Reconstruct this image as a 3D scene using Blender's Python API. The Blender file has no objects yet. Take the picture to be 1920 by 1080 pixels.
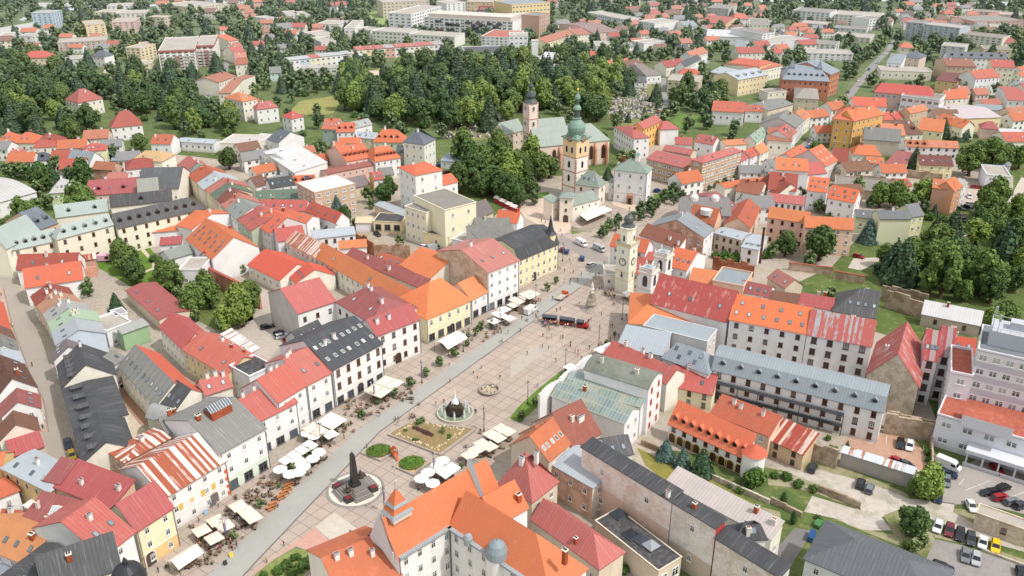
import bpy, math, random
import numpy as np
from mathutils import Vector, Matrix
from mathutils.geometry import tessellate_polygon
rnd = random.Random(7)
sc = bpy.context.scene
col = sc.collection
R = math.radians

# ------------------------------------------------------------------ camera model (metres, camera looks along +Y)
CAM_H, FOC, PITCH = 128.0,1620.0, R(25.0)
_fw = Vector((0, math.cos(PITCH),-math.sin(PITCH)))
_up = Vector((0, math.sin(PITCH), math.cos(PITCH)))
_rt = Vector((1,0,0))
CAMP = Vector((0,0, CAM_H))
_T = [0.0,0.0,1.0]
def T(c=None, r=None):
 # survey sheet: quarter-pixel readings of one sheet of the photograph, or whole-picture readings
 if c is None: _T[:] = [0.0,0.0,1.0]
 else: _T[:] = [480.0 * c, 270.0 * r, 4.0]
def un(p, z=0.0,raw=False):
 x, y = (p[0], p[1]) if raw else (_T[0] + p[0] / _T[2], _T[1] + p[1] / _T[2])
 d = _fw * FOC + _rt * (x - 960) - _up * (y - 540)
 return CAMP + d * ((z - CAM_H) / d.z)
def pr(v):
 q = Vector(v) - CAMP
 w = q.dot(_fw)
 return 960 + FOC * q.dot(_rt) / w, 540 - FOC * q.dot(_up) / w
def dist(v): return (Vector(v) - CAMP).dot(_fw)
def wall_h(p, px):
 # height in metres of a wall whose top is read at p and whose foot is px picture pixels lower
 lo, hi = 0.5,60.0
 for _ in range(40):
  h = (lo + hi) / 2
  t = un(p, h)
  dy = pr((t.x, t.y, 0))[1] - pr(t)[1]
  if dy < px: lo = h
  else: hi = h
 return h

# ------------------------------------------------------------------ objects
def link(o, parent=None):
 col.objects.link(o)
 if parent is not None: o.parent = parent
 return o
def tag(o, label=None, cat=None, group=None, kind=None):
 if label: o['label'] = label
 if cat: o['category'] = cat
 if group: o['group'] = group
 if kind: o['kind'] = kind
 return o
def empty(name, loc=(0,0,0),rz=0.0):
 o = bpy.data.objects.new(name, None)
 o.empty_display_size = 0.5
 o.location = loc; o.rotation_euler = (0,0, rz)
 return link(o)
def thing(name, label, cat, loc=(0,0,0),rz=0.0,group=None):
 return tag(empty(name, loc, rz), label, cat, group)
def copy_tree(o, parent=None):
 c = o.copy(); col.objects.link(c)
 if parent is not None: c.parent = parent
 for ch in list(o.children): copy_tree(ch, c)
 return c
def inst(name, me, parent=None, loc=(0,0,0),rot=(0,0,0),scale=(1,1,1)):
 o = bpy.data.objects.new(name, me)
 o.location = loc; o.rotation_euler = rot; o.scale = scale
 return link(o, parent)

class MB:
 def __init__(s): s.v = []; s.f = []; s.m = []; s.uv = []
 def face(s, pts, m=0,uv=None):
  b = len(s.v); s.v.extend([tuple(p) for p in pts])
  s.f.append(tuple(range(b, b + len(pts)))); s.m.append(m)
  s.uv.append(uv if uv else [(0.0,0.0)] * len(pts))
  return s
 def box(s, x0, x1, y0, y1, z0, z1,m=0,mtop=None, bottom=False):
  P = [(x0, y0, z0),(x1, y0, z0),(x1, y1, z0),(x0, y1, z0),(x0, y0, z1),(x1, y0, z1),(x1, y1, z1),(x0, y1, z1)]
  def q(i, mm, us): s.face([P[k] for k in i], mm, us)
  q((0,1,5,4), m, [(x0, z0),(x1, z0),(x1, z1),(x0, z1)])
  q((1,2,6,5), m, [(y0, z0),(y1, z0),(y1, z1),(y0, z1)])
  q((2,3,7,6), m, [(x1, z0),(x0, z0),(x0, z1),(x1, z1)])
  q((3,0,4,7), m, [(y1, z0),(y0, z0),(y0, z1),(y1, z1)])
  q((4,5,6,7), m if mtop is None else mtop, [(x0, y0),(x1, y0),(x1, y1),(x0, y1)])
  if bottom: q((3,2,1,0), m, [(x0, y1),(x1, y1),(x1, y0),(x0, y0)])
  return s
 def prism(s, poly, z0, z1,m=0,mtop=None, top=True):
  a = sum(poly[i][0] * poly[(i + 1) % len(poly)][1] - poly[(i + 1) % len(poly)][0] * poly[i][1] for i in range(len(poly)))
  if a < 0: poly = poly[::-1]
  n = len(poly); u = 0
  for i in range(n):
   p, q = poly[i], poly[(i + 1) % n]
   L = math.hypot(q[0] - p[0], q[1] - p[1])
   s.face([(p[0], p[1], z0),(q[0], q[1], z0),(q[0], q[1], z1),(p[0], p[1], z1)], m, [(u, z0),(u + L, z0),(u + L, z1),(u, z1)])
   u += L
  if top: s.face([(p[0], p[1], z1) for p in poly], m if mtop is None else mtop, [(p[0], p[1]) for p in poly])
  return s
 def lathe(s, prof, cx=0,cy=0,n=16,m=0,ph=0.0,mats=None, wob=0.0):
  # prof: list of (radius, z) bottom to top
  for k in range(len(prof) - 1):
   (r0, z0),(r1, z1) = prof[k], prof[k + 1]
   mm = mats[k] if mats else m
   for i in range(n):
    a, c = ph + 2 * math.pi * i / n, ph + 2 * math.pi * (i + 1) / n
    pts = [(cx + r0 * math.cos(a), cy + r0 * math.sin(a), z0),(cx + r0 * math.cos(c), cy + r0 * math.sin(c), z0),
                       (cx + r1 * math.cos(c), cy + r1 * math.sin(c), z1),(cx + r1 * math.cos(a), cy + r1 * math.sin(a), z1)]
    u0, u1 = a * max(r0, r1), c * max(r0, r1)
    uv = [(u0, z0),(u1, z0),(u1, z1),(u0, z1)]
    if r1 < 1e-4: pts = pts[:3]; uv = uv[:3]
    elif r0 < 1e-4: pts = [pts[0], pts[2], pts[3]]; uv = [uv[0], uv[2], uv[3]]
    s.face(pts, mm, uv)
  return s
 def tube(s, p, q, r0, r1=None, n=6,m=0,cap=True):
  r1 = r0 if r1 is None else r1
  p, q = Vector(p), Vector(q)
  d = (q - p).normalized()
  a = d.orthogonal().normalized(); b_ = d.cross(a)
  A = [p + (a * math.cos(2 * math.pi * i / n) + b_ * math.sin(2 * math.pi * i / n)) * r0 for i in range(n)]
  B = [q + (a * math.cos(2 * math.pi * i / n) + b_ * math.sin(2 * math.pi * i / n)) * r1 for i in range(n)]
  for i in range(n):
   j = (i + 1) % n
   s.face([A[i], A[j], B[j], B[i]], m)
  if cap: s.face(B, m)
  return s
 def shift(s, dx, dy, dz=0,rz=0.0,start=0):
  c, k = math.cos(rz), math.sin(rz)
  s.v[start:] = [(x * c - y * k + dx, x * k + y * c + dy, z + dz) for x, y, z in s.v[start:]]
  return s
 def mesh(s, name, mats, smooth=False):
  me = bpy.data.meshes.new(name)
  me.from_pydata(s.v, [], s.f)
  for m in mats: me.materials.append(m)
  me.polygons.foreach_set('material_index', s.m)
  l = me.uv_layers.new(name='UVMap')
  flat = [c for u in s.uv for p in u for c in p]
  l.data.foreach_set('uv', flat)
  if smooth: me.polygons.foreach_set('use_smooth', [True] * len(s.f))
  me.update()
  return me
 def build(s, name, mats, parent=None, loc=(0,0,0),rot=(0,0,0),smooth=False):
  if not isinstance(mats, (list, tuple)): mats = [mats]
  return inst(name, s.mesh(name, mats, smooth), parent, loc, rot)

# ------------------------------------------------------------------ materials
def lin(c):
 # sRGB-looking triple or hex -> linear
 if isinstance(c, str):
  c = tuple(int(c[i:i + 2],16) / 255 for i in (0,2,4))
 return tuple((x / 12.92 if x < .04045 else ((x + .055) / 1.055) ** 2.4) for x in c)
def soft(c, k, g=1):
 # sun bleached: pull a pigment towards its own grey
 L = .3 * c[0] + .55 * c[1] + .15 * c[2] + .03
 c = (c[0], c[1] * 1.06, c[2] * .8) if c[0] > 2.2 * c[1] else c   # reds weather towards brown
 return tuple((x * (1 - k) + L * k) * g for x in c)
class NT:
 def __init__(s, name):
  s.mat = bpy.data.materials.new(name); s.mat.use_nodes = True
  s.t = s.mat.node_tree; s.t.nodes.clear()
  s.out = s.n('ShaderNodeOutputMaterial'); s.b = s.n('ShaderNodeBsdfPrincipled')
  s.l(s.b.outputs[0], s.out.inputs[0])
 def n(s, t, **k):
  x = s.t.nodes.new(t)
  for a, v in k.items(): setattr(x, a, v)
  return x
 def l(s, a, b): s.t.links.new(a, b)
 def set(s, sock, v):
  if hasattr(v, 'links') or hasattr(v, 'is_linked'): s.l(v, sock)
  else: sock.default_value = v
 def math(s, op, a, b=None, c=None, clamp=False):
  x = s.n('ShaderNodeMath', operation=op); x.use_clamp = clamp
  s.set(x.inputs[0], a)
  if b is not None: s.set(x.inputs[1], b)
  if c is not None: s.set(x.inputs[2], c)
  return x.outputs[0]
 def noise(s, vec, scale, detail=3,rough=.55,dist=0.0):
  x = s.n('ShaderNodeTexNoise'); s.l(vec, x.inputs['Vector'])
  x.inputs['Scale'].default_value = scale; x.inputs['Detail'].default_value = detail
  x.inputs['Roughness'].default_value = rough; x.inputs['Distortion'].default_value = dist
  return x.outputs['Fac']
 def coord(s, w='UV'):
  return s.n('ShaderNodeTexCoord').outputs[w]
 def pos(s): return s.n('ShaderNodeNewGeometry').outputs['Position']
 def scale(s, vec, v):
  x = s.n('ShaderNodeVectorMath', operation='MULTIPLY'); s.l(vec, x.inputs[0]); x.inputs[1].default_value = v
  return x.outputs[0]
 def sep(s, vec):
  x = s.n('ShaderNodeSeparateXYZ'); s.l(vec, x.inputs[0]); return x.outputs
 def mix(s, f, a, b, mode='MIX'):
  x = s.n('ShaderNodeMix', data_type='RGBA', blend_type=mode)
  s.set(x.inputs[0], f)
  for i, v in ((6, a),(7, b)):
   if isinstance(v, tuple): x.inputs[i].default_value = (*v[:3],1)
   else: s.l(v, x.inputs[i])
  return x.outputs[2]
 def ramp(s, f, stops, interp='LINEAR'):
  x = s.n('ShaderNodeValToRGB'); x.color_ramp.interpolation = interp
  s.l(f, x.inputs[0]); e = x.color_ramp.elements
  while len(e) < len(stops): e.new(.5)
  for k, (p, c) in enumerate(stops):
   e[k].position = p; e[k].color = (*c[:3],1) if isinstance(c, tuple) else (c, c, c, 1)
  return x.outputs[0]
 def rng(s, f, a, b, c=0.0,d=1.0):
  x = s.n('ShaderNodeMapRange'); s.l(f, x.inputs[0])
  for i, v in enumerate((a, b, c, d)): x.inputs[i + 1].default_value = v
  return x.outputs[0]
 def orand(s): return s.n('ShaderNodeObjectInfo').outputs['Random']
 def bump(s, h, strength=.3,d=.05):
  x = s.n('ShaderNodeBump'); x.inputs['Strength'].default_value = strength; x.inputs['Distance'].default_value = d
  s.l(h, x.inputs['Height']); s.l(x.outputs[0], s.b.inputs['Normal'])
 def done(s, colr, rough=.8,spec=.3,metal=0.0):
  # aerial haze painted in: base colour pales with distance along Y
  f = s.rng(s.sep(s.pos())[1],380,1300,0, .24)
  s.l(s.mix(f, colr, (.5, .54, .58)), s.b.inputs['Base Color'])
  s.set(s.b.inputs['Roughness'], rough)
  s.b.inputs['Specular IOR Level'].default_value = spec; s.b.inputs['Metallic'].default_value = metal
  return s.mat
def mul(c, k): return tuple(min(1, x * k) for x in c)
def mx(a, b, t): return tuple(x * (1 - t) + y * t for x, y in zip(a, b))
_M = {}
def cached(fn):
 def g(*a):
  k = (fn.__name__, a)
  if k not in _M: _M[k] = fn(*a)
  return _M[k]
 return g

@cached
def tile(c, age=.35):
 n = NT('roof tiles'); c = soft(lin(c), .2, .9); uv = n.coord(); p = n.pos()
 s = n.sep(uv)
 big = n.noise(p, .22,4, .6)
 col_ = n.mix(n.rng(big, .38, .68,0, age), c, mul(mx(c, (.25, .2, .16), .45), .75))
 streak = n.noise(n.scale(uv, (1.4, .12,1)),1.0,3, .6)
 col_ = n.mix(n.rng(streak, .5, .75,0, .35 * age + .12), col_, mul(c, .62))
 lite = n.noise(p, .6,5, .7)
 col_ = n.mix(n.rng(lite, .55, .8,0, .4), col_, mx(c, (.8, .62, .5), .35))
 cell = n.noise(n.scale(uv, (3.2,2.8,1)),1.0,0)
 col_ = n.mix(n.rng(cell, .3, .7,0, .22), col_, mul(c, .7))
 row = n.math('FRACT', n.math('MULTIPLY', s[1],2.9))
 col_ = n.mix(n.rng(row, 0, .3, .22,0), col_, mul(c, .55))
 n.bump(row, .35, .04)
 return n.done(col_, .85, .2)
@cached
def seam(c, dirt=.3,gap=.75):
 n = NT('standing seam sheet'); c = soft(lin(c), .26, .86); uv = n.coord(); p = n.pos(); s = n.sep(uv)
 fr = n.math('FRACT', n.math('DIVIDE', s[0], gap))
 ln = n.math('LESS_THAN', fr, .12)
 pan = n.math('FLOOR', n.math('DIVIDE', s[0], gap))
 w = n.n('ShaderNodeTexWhiteNoise', noise_dimensions='1D'); n.l(pan, w.inputs['W'])
 col_ = n.mix(n.math('MULTIPLY', w.outputs[0], .16), c, mul(c, .7))
 big = n.noise(p, .18,4, .6)
 col_ = n.mix(n.rng(big, .4, .7,0, dirt), col_, mul(mx(c, (.3, .28, .26), .4), .8))
 st = n.noise(n.scale(uv, (1.6, .14,1)),1.0,4, .65)
 col_ = n.mix(n.rng(st, .52, .78,0, dirt + .15), col_, mx(c, (.75, .7, .66), .4))
 col_ = n.mix(n.math('MULTIPLY', ln, .55), col_, mul(c, .5))
 cross = n.math('LESS_THAN', n.math('FRACT', n.math('DIVIDE', s[1],3.6)), .03)
 col_ = n.mix(n.math('MULTIPLY', cross, .3), col_, mul(c, .6))
 n.bump(ln, .5, .04)
 return n.done(col_, .55, .35)
@cached
def rust(c1, c2,amt=.5,sw=.5):
 n = NT('rusting sheet'); a, b = lin(c1), lin(c2); uv = n.coord(); s = n.sep(uv); p = n.pos()
 pan = n.math('FLOOR', n.math('DIVIDE', s[0], .7))
 w = n.n('ShaderNodeTexWhiteNoise', noise_dimensions='1D'); n.l(pan, w.inputs['W'])
 st = n.noise(n.scale(uv, (2.4, .22,1)),1.0,5, .7)
 pt = n.noise(p, .35,4, .65)
 f = n.math('ADD', n.math('ADD', n.math('MULTIPLY', st, .55), n.math('MULTIPLY', w.outputs[0], sw)), n.math('MULTIPLY', pt, .85 - sw))
 k = n.rng(f, .92 - amt * .55,1.02 - amt * .55)
 col_ = n.mix(n.math('MINIMUM', k, 1.0), a, b)
 fr = n.math('FRACT', n.math('DIVIDE', s[0], .7))
 col_ = n.mix(n.math('MULTIPLY', n.math('LESS_THAN', fr, .1), .4), col_, mul(b, .5))
 return n.done(col_, .7, .25)
@cached
def glazed(c):
 n = NT('old glazed roof'); c = lin(c); uv = n.coord(); s = n.sep(uv); p = n.pos()
 w = n.n('ShaderNodeTexWhiteNoise', noise_dimensions='2D'); fl = n.n('ShaderNodeVectorMath', operation='FLOOR'); n.l(n.scale(uv, (1.1, .42,1)), fl.inputs[0]); n.l(fl.outputs[0], w.inputs[0])
 k = n.mix(n.math('MULTIPLY', w.outputs[0], .6), c, mul(c, .55))
 k = n.mix(n.rng(n.noise(p, .3,5, .7), .46, .66,0, .7), k, lin('a8a084'))
 r = n.math('MAXIMUM', n.math('LESS_THAN', n.math('FRACT', n.math('MULTIPLY', s[0],1.1)), .16), n.math('LESS_THAN', n.math('FRACT', n.math('MULTIPLY', s[1], .42)), .08))
 return n.done(n.mix(n.math('MULTIPLY', r, .7), k, lin('b5b5a6')), .35, .4)
@cached
def felt(c):
 n = NT('flat roof felt'); c = lin(c); p = n.pos()
 a = n.noise(p, .12,5, .65); b = n.noise(p, 1.1,4, .6)
 col_ = n.mix(n.rng(a, .35, .68,0, .6), c, mul(c, .62))
 col_ = n.mix(n.rng(b, .45, .75,0, .4), col_, mx(c, (.5, .47, .43), .5))
 return n.done(col_, .9, .2)
@cached
def plaster(c, dirt=.25):
 n = NT('plaster wall'); c = tuple(min(.84, x * 1.12) for x in soft(lin(c), .18)); p = n.pos(); s = n.sep(p)
 a = n.noise(p, .25,5, .65)
 st = n.noise(n.scale(p, (.9, .9, .1)),1.0,5, .65)
 col_ = n.mix(n.rng(a, .42, .72,0, dirt), c, mul(mx(c, (.34, .3, .26), .5), .8))
 col_ = n.mix(n.rng(st, .52, .8,0, dirt * 1.3), col_, mul(c, .66))
 low = n.rng(s[2],0,1.6, .38,0)
 col_ = n.mix(n.math('MAXIMUM', low, 0.0), col_, mul(mx(c, (.25, .22, .2), .6), .8))
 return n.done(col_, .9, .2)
@cached
def ruin(c1, c2):
 n = NT('worn masonry'); a, b = mul(lin(c1),1.12), mul(lin(c2),1.12); p = n.pos()
 k = n.noise(p, .3,6, .7, .6)
 col_ = n.mix(n.rng(k, .45, .58), a, b)
 j = n.noise(n.scale(p, (1,1,2.6)),1.6,4, .7)
 col_ = n.mix(n.rng(j, .45, .75,0, .55), col_, mul(b, .5))
 n.bump(j, .5, .1)
 return n.done(col_, .95, .15)
@cached
def flat(c, rough=.7,spec=.3,metal=0.0):
 n = NT('plain surface'); c = lin(c)
 k = n.noise(n.pos(),1.3,3, .6)
 return n.done(n.mix(n.rng(k, .4, .75,0, .3), c, mul(c, .75)), rough, spec, metal)
@cached
def glass(kind='d'):
 n = NT('window pane'); r = n.orand()
 st = {'d': [(0, lin('20252b')),(.55, lin('343b44')),(.8, lin('56606a')),(.93, lin('9aa3a8'))],
          'l': [(0, lin('4a565f')),(.6, lin('7d8b94')),(.9, lin('b4bdc2'))],
          'b': [(0, lin('2b1d17')),(.5, lin('3f2f29')),(.8, lin('5b5450')),(.95, lin('8d9296'))],
          'k': [(0, lin('15171a')),(.7, lin('25282c')),(.95, lin('4a4f54'))]}[kind]
 return n.done(n.ramp(r, st), .18, .5)
WHITE = flat('e9e7e2'); OFFW = flat('d8d3c8'); DARK = flat('2b2c2e', .5); IRON = flat('3c3e40', .45, .4)
BRICK = ruin('a8593c', '8c4a34'); STUCCO = flat('e3d9cc'); ZINC = flat('98a6ad', .45, .4); COPPER = flat('7d9c8c', .6)
WOODC = flat('b0743f'); BROWNF = flat('6b4632'); GREYF = flat('5b5e62'); GRASSM = None

# ------------------------------------------------------------------ windows and other repeated building parts
FRM = {'w': WHITE, 'b': BROWNF, 'g': GREYF, 'o': flat('c96a3c'), 'y': flat('d9b46c')}
_wm = {}
def win_mesh(style):
 # unit window 1 wide, 1 high, centred, front at -y ; style: frame letter + pane letter (+ 'x' far: pane kept in the same mesh)
 if style in _wm: return _wm[style]
 fr, gl = FRM[style[0]], glass(style[1])
 far = style.endswith('x')
 m = MB(); t = .11
 for x0, x1, z0, z1 in ((-.5,-.5 + t, -.5, .5),(.5 - t, .5,-.5, .5),(-.5 + t, .5 - t, .5 - t * .8, .5),(-.5 + t, .5 - t, -.5,-.5 + t * .8),
                           (-.04, .04,-.5 + t * .8, .5 - t * .8)):
  m.box(x0, x1,-.09,0, z0, z1)
 m.box(-.5 + t, -.04,-.07,0, .14, .19); m.box(.04, .5 - t, -.07,0, .14, .19)
 m.box(-.58, .58,-.2,0,-.57,-.5)
 p = MB()
 if far:
  m = MB(); m.box(-.5, .5,-.05,0,-.5, .5)
  m.face([(-.4,-.06,-.42),(-.03,-.06,-.42),(-.03,-.06, .42),(-.4,-.06, .42)],1)
  m.face([(.03,-.06,-.42),(.4,-.06,-.42),(.4,-.06, .42),(.03,-.06, .42)],1)
 p.face([(-.5 + t, -.03,-.45),(.5 - t, -.03,-.45),(.5 - t, -.03, .45),(-.5 + t, -.03, .45)])
 _wm[style] = (m.mesh('window', [fr, gl]), None if far else p.mesh('pane', [gl]))
 return _wm[style]
def arch_mesh(style):
 k = 'A' + style
 if k in _wm: return _wm[k]
 fr, gl = FRM[style[0]], glass(style[1])
 def outl(s): return [(-.5 * s, -.5),(.5 * s, -.5)] + [(.5 * s * math.cos(a), .18 + .32 * s * math.sin(a)) for a in [math.pi * i / 8 for i in range(9)]]
 m = MB(); o, i_ = outl(1.0), outl(.8)
 for k2 in range(len(o)):
  j = (k2 + 1) % len(o)
  m.face([(o[k2][0],-.1, o[k2][1]),(o[j][0],-.1, o[j][1]),(i_[j][0],-.1, i_[j][1]),(i_[k2][0],-.1, i_[k2][1])])
  m.face([(o[k2][0],0, o[k2][1]),(o[j][0],0, o[j][1]),(o[j][0],-.1, o[j][1]),(o[k2][0],-.1, o[k2][1])])
 p = MB(); p.face([(x, -.04, z) for x, z in outl(.82)])
 _wm[k] = (m.mesh('window', [fr]), p.mesh('pane', [gl]))
 return _wm[k]
def put_window(root, x, y, z, w, h, rz, style='wd', arch=False, name='window'):
 fm, pm = arch_mesh(style) if arch else win_mesh(style)
 o = inst(name, fm, root, (x, y, z),(0,0, rz),(w, 1, h))
 if pm: inst('pane', pm, o)
 return o
_bits = {}
def chimney_mesh(kind):
 if kind in _bits: return _bits[kind]
 m = MB(); bm = {'w': WHITE, 'b': BRICK, 'g': OFFW}[kind]
 m.box(-.4, .4,-.35, .35,-1.6,1.5); m.box(-.5, .5,-.45, .45,1.5,1.66,1,bottom=True)
 for x in (-.2, .2): m.box(x - .12, x + .12,-.14, .14,1.66,1.9,2)
 _bits[kind] = m.mesh('chimney', [bm, OFFW if kind != 'w' else ZINC, BRICK if kind != 'b' else DARK])
 return _bits[kind]
def skylight_mesh(kind):
 k = 'sky' + kind
 if k in _bits: return _bits[k]
 m = MB(); m.box(-.45, .45,-.65, .65,-.05, .12,0)
 m.face([(-.34,-.52, .125),(.34,-.52, .125),(.34, .52, .125),(-.34, .52, .125)],1)
 _bits[k] = m.mesh('skylight', [GREYF if kind != 'w' else OFFW, glass('l' if kind != 'd' else 'd')])
 return _bits[k]
def dormer_mesh(roofm, wallm):
 k = ('dorm', roofm.name, wallm.name)
 if k in _bits: return _bits[k]
 m = MB(); w, h, d = .75,1.15,2.6
 m.face([(-w, 0,0),(w, 0,0),(w, 0, h),(0,0, h + .6),(-w, 0, h)],1)
 m.face([(-w, d, 0),(-w, 0,0),(-w, 0, h),(-w, d, h)],1); m.face([(w, 0,0),(w, d, 0),(w, d, h),(w, 0, h)],1)
 m.face([(-w - .15,-.2, h - .1),(0,-.2, h + .68),(0, d, h + .68),(-w - .15, d, h - .1)],0,[(0,0),(0,1),(3,1),(3,0)])
 m.face([(0,-.2, h + .68),(w + .15,-.2, h - .1),(w + .15, d, h - .1),(0, d, h + .68)],0,[(0,0),(0,1),(3,1),(3,0)])
 m.face([(-.5,-.02, .2),(.5,-.02, .2),(.5,-.02, h),(-.5,-.02, h)],2)
 _bits[k] = m.mesh('dormer', [roofm, roofm, glass('k')])
 return _bits[k]

# ------------------------------------------------------------------ buildings
BLD = {}
WCOUNT = [0]
class Bld: pass
def solid(m, faces, t, mats, uvs):
 # faces: list of point lists (the top skin); closes it downward by t
 ed = {}
 key = lambda p: (round(p[0],3), round(p[1],3), round(p[2],3))
 for f, mm, uv in zip(faces, mats, uvs):
  m.face(f, mm, uv)
  m.face([(p[0], p[1], p[2] - t) for p in reversed(f)], mm)
  for i in range(len(f)):
   a, b_ = f[i], f[(i + 1) % len(f)]
   k = (key(a), key(b_)); r = (k[1], k[0])
   if r in ed: del ed[r]
   else: ed[k] = (a, b_, mm)
 for a, b_, mm in ed.values():
  m.face([(a[0], a[1], a[2] - t),(b_[0], b_[1], b_[2] - t), b_, a], mm)
def bld(label, A, B, h, rh=3.0,roof=None, wall=None, k='g', Rg=None, C=None, D=None, hip=(0,0),n=None, sp=3.3,win='wd', sides='f',
  name='town_house', cat='house', ch=None, sky=0,skyk='l', dorm=0,dz=.3,rf=.5,o=.4,back=None, ww=1.05,wh=1.55,shop=None, wl=None, wr=None, wf=None,
  z0=0.0,parapet=.5,corn=False, door=False, arch=False, skip=(),base=None, seed=None, W=None, group=None):
 rg = random.Random(seed if seed is not None else label)
 if h < 0: h = wall_h(A, -h)
 a, b_ = un(A, h), un(B, h)
 if C is not None: q = un(C, h)
 elif Rg is not None:
  pa, pb = [(_T[0] + p[0] / _T[2], _T[1] + p[1] / _T[2]) for p in (A, B)]; pg = (_T[0] + Rg[0] / _T[2], _T[1] + Rg[1] / _T[2])
  sg = -1 if (pb[0] - pa[0]) * (pg[1] - pa[1]) - (pb[1] - pa[1]) * (pg[0] - pa[0]) > 0 else 1
  for _ in range(14):
   # the ridge must lie on the side of the eaves where it is seen, at least 3 m in
   q = un(Rg, h + rh); uu = (b_ - a).normalized()
   if sg * (q - a).dot(Vector((-uu.y, uu.x, 0))) > 3.2: break
   rh *= .86
 else: q = None
 u = (b_ - a); u.z = 0
 nrm = Vector((-u.y, u.x, 0)).normalized()
 if q is not None: side = (q - a).dot(nrm)
 else: side = 1 if nrm.dot(Vector((a.x, a.y, 0))) > 0 else -1
 if side < 0: a, b_ = b_, a; u = -u; nrm = -nrm
 Wd = u.length if W is None else W
 if D is None:
  d = abs((q - a).dot(nrm))
  D = d if (C is not None or k in 's') else d / rf
 D = max(D, 2.0)
 rz = math.atan2(u.y, u.x)
 root = thing(name, label, cat, (a.x, a.y, z0), rz, group)
 S = Bld(); S.root, S.W, S.D, S.h, S.rh, S.rz, S.a, S.u, S.n = root, Wd, D, h, rh, rz, a, u.normalized(), nrm
 roof = roof or tile('c8553a'); wall = wall or plaster('e4dccb')
 hl, hr = hip
 if k == 'g': prof = [(0, h),(D * rf, h + rh),(D, h)]
 elif k == 'm': prof = [(0, h),(min(1.6, D * .18), h + rh * .68),(D * .5, h + rh),(D - min(1.6, D * .18), h + rh * .68),(D, h)]
 elif k == 's': prof = [(0, h),(D, h + rh)]
 elif k == 'a': prof = [(D * i / 10, h + rh * math.sin(math.pi * i / 10) ** .8) for i in range(11)]
 else: prof = [(0, h),(D, h)]
 zr = max(z for _, z in prof)
 def zp(y):
  for i in range(len(prof) - 1):
   if prof[i][0] <= y <= prof[i + 1][0] + 1e-6:
    t = (y - prof[i][0]) / max(1e-6, prof[i + 1][0] - prof[i][0]); return prof[i][1] * (1 - t) + prof[i + 1][1] * t
  return h
 S.zp = zp
 # walls
 m = MB(); wallL = [wf or wall, wr or wall, wall, wl or wall]
 zs = lambda e: [(D, h)] if e else []
 m.face([(0,0,0),(Wd, 0,0),(Wd, 0, h),(0,0, h)],0)
 zb = prof[-1][1]
 m.face([(Wd, D, 0),(0, D, 0),(0, D, zb),(Wd, D, zb)],2)
 endp = [(y, z) for y, z in prof]
 for x, s_, mi, hp in ((Wd, 1,1, hr),(0,-1,3, hl)):
  top = [(x, y, z) for y, z in (endp if hp == 0 else [(0, h),(D, zb if k == 's' else h)])]
  pts = [(x, D, 0)] + top[::-1] + [(x, 0,0)]
  m.face(pts if s_ < 0 else pts[::-1], mi)
 m.build('wall', wallL, root)
 # roof
 m = MB(); t = .16
 if k == 'f':
  pp = parapet
  m.box(-.12, Wd + .12,-.12, D + .12, h + .002, h + .12,0,bottom=True)
  for bx in ((-.15, Wd + .15,-.15, .15),(-.15, Wd + .15, D - .15, D + .15),(-.15, .15, .15, D - .15),(Wd - .15, Wd + .15, .15, D - .15)):
   m.box(*bx, h + .12, h + .12 + pp, 1,bottom=True)
  S.roof = m.build('roof', [roof, wall], root)
 else:
  k0 = (prof[1][1] - prof[0][1]) / max(.3, prof[1][0] - prof[0][0]); k1 = (prof[-2][1] - prof[-1][1]) / max(.3, prof[-1][0] - prof[-2][0])
  P = list(prof); P[0] = (-o, h - o * min(k0,1.2)); P[-1] = (D + o, prof[-1][1] - o * max(min(k1,1.2),-1.2))
  P = [(y, z + t) for y, z in P]
  zlo = P[0][1]; zhi = max(z for _, z in P)
  og = min(.25, o)
  def xl(z): return -og if hl == 0 else -o + (hl + o) * (z - zlo) / (zhi - zlo)
  def xr(z): return Wd + og if hr == 0 else Wd + o - (hr + o) * (z - zlo) / (zhi - zlo)
  F, ms, uvs = [],[],[]; L = 0
  for i in range(len(P) - 1):
   (y0, z0_),(y1, z1_) = P[i], P[i + 1]
   f = [(xl(z0_), y0, z0_),(xr(z0_), y0, z0_),(xr(z1_), y1, z1_),(xl(z1_), y1, z1_)]
   dl = math.hypot(y1 - y0, z1_ - z0_)
   bk = (i >= (len(P) - 1) / 2)
   uv = [(p[0], L if j < 2 else L + dl) for j, p in enumerate(f)]
   if f[2][0] - f[3][0] < .02: f = f[:3]; uv = uv[:3]
   if f[1][0] - f[0][0] < .02: f = [f[0]] + f[2:]; uv = [uv[0]] + uv[2:]
   F.append(f); ms.append(1 if (bk and back) else 0); uvs.append(uv); L += dl
  if hl > 0:
   f = [(xl(z), y, z) for y, z in P]; F.append(f); ms.append(0); uvs.append([(p[1], math.hypot(p[0] + o, p[2] - zlo)) for p in f])
  if hr > 0:
   f = [(xr(z), y, z) for y, z in P][::-1]; F.append(f); ms.append(0); uvs.append([(p[1], math.hypot(Wd + o - p[0], p[2] - zlo)) for p in f])
  solid(m, F, t, ms, uvs)
  S.roof = m.build('roof', [roof, back or roof], root)
 near = dist(a)
 # chimneys, roof windows, dormers
 if ch is None: ch = 0 if k == 'f' else (3 if near < 330 else 2)
 chs = ch if isinstance(ch, (list, tuple)) else None
 cs = chs if chs is not None else [(rg.uniform(max(.08, hl / Wd), min(.92,1 - hr / Wd)), rg.choice((.36, .42, .6, .5)), rg.choice('wwbg')) for _ in range(ch)]
 for fx, fy, kd in cs:
  s_ = rg.uniform(.85,1.25)
  inst('chimney', chimney_mesh(kd), S.roof, (fx * Wd, fy * D, zp(fy * D) + .1),(0,0,0),(s_, s_, rg.uniform(.8,1.1)))
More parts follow.
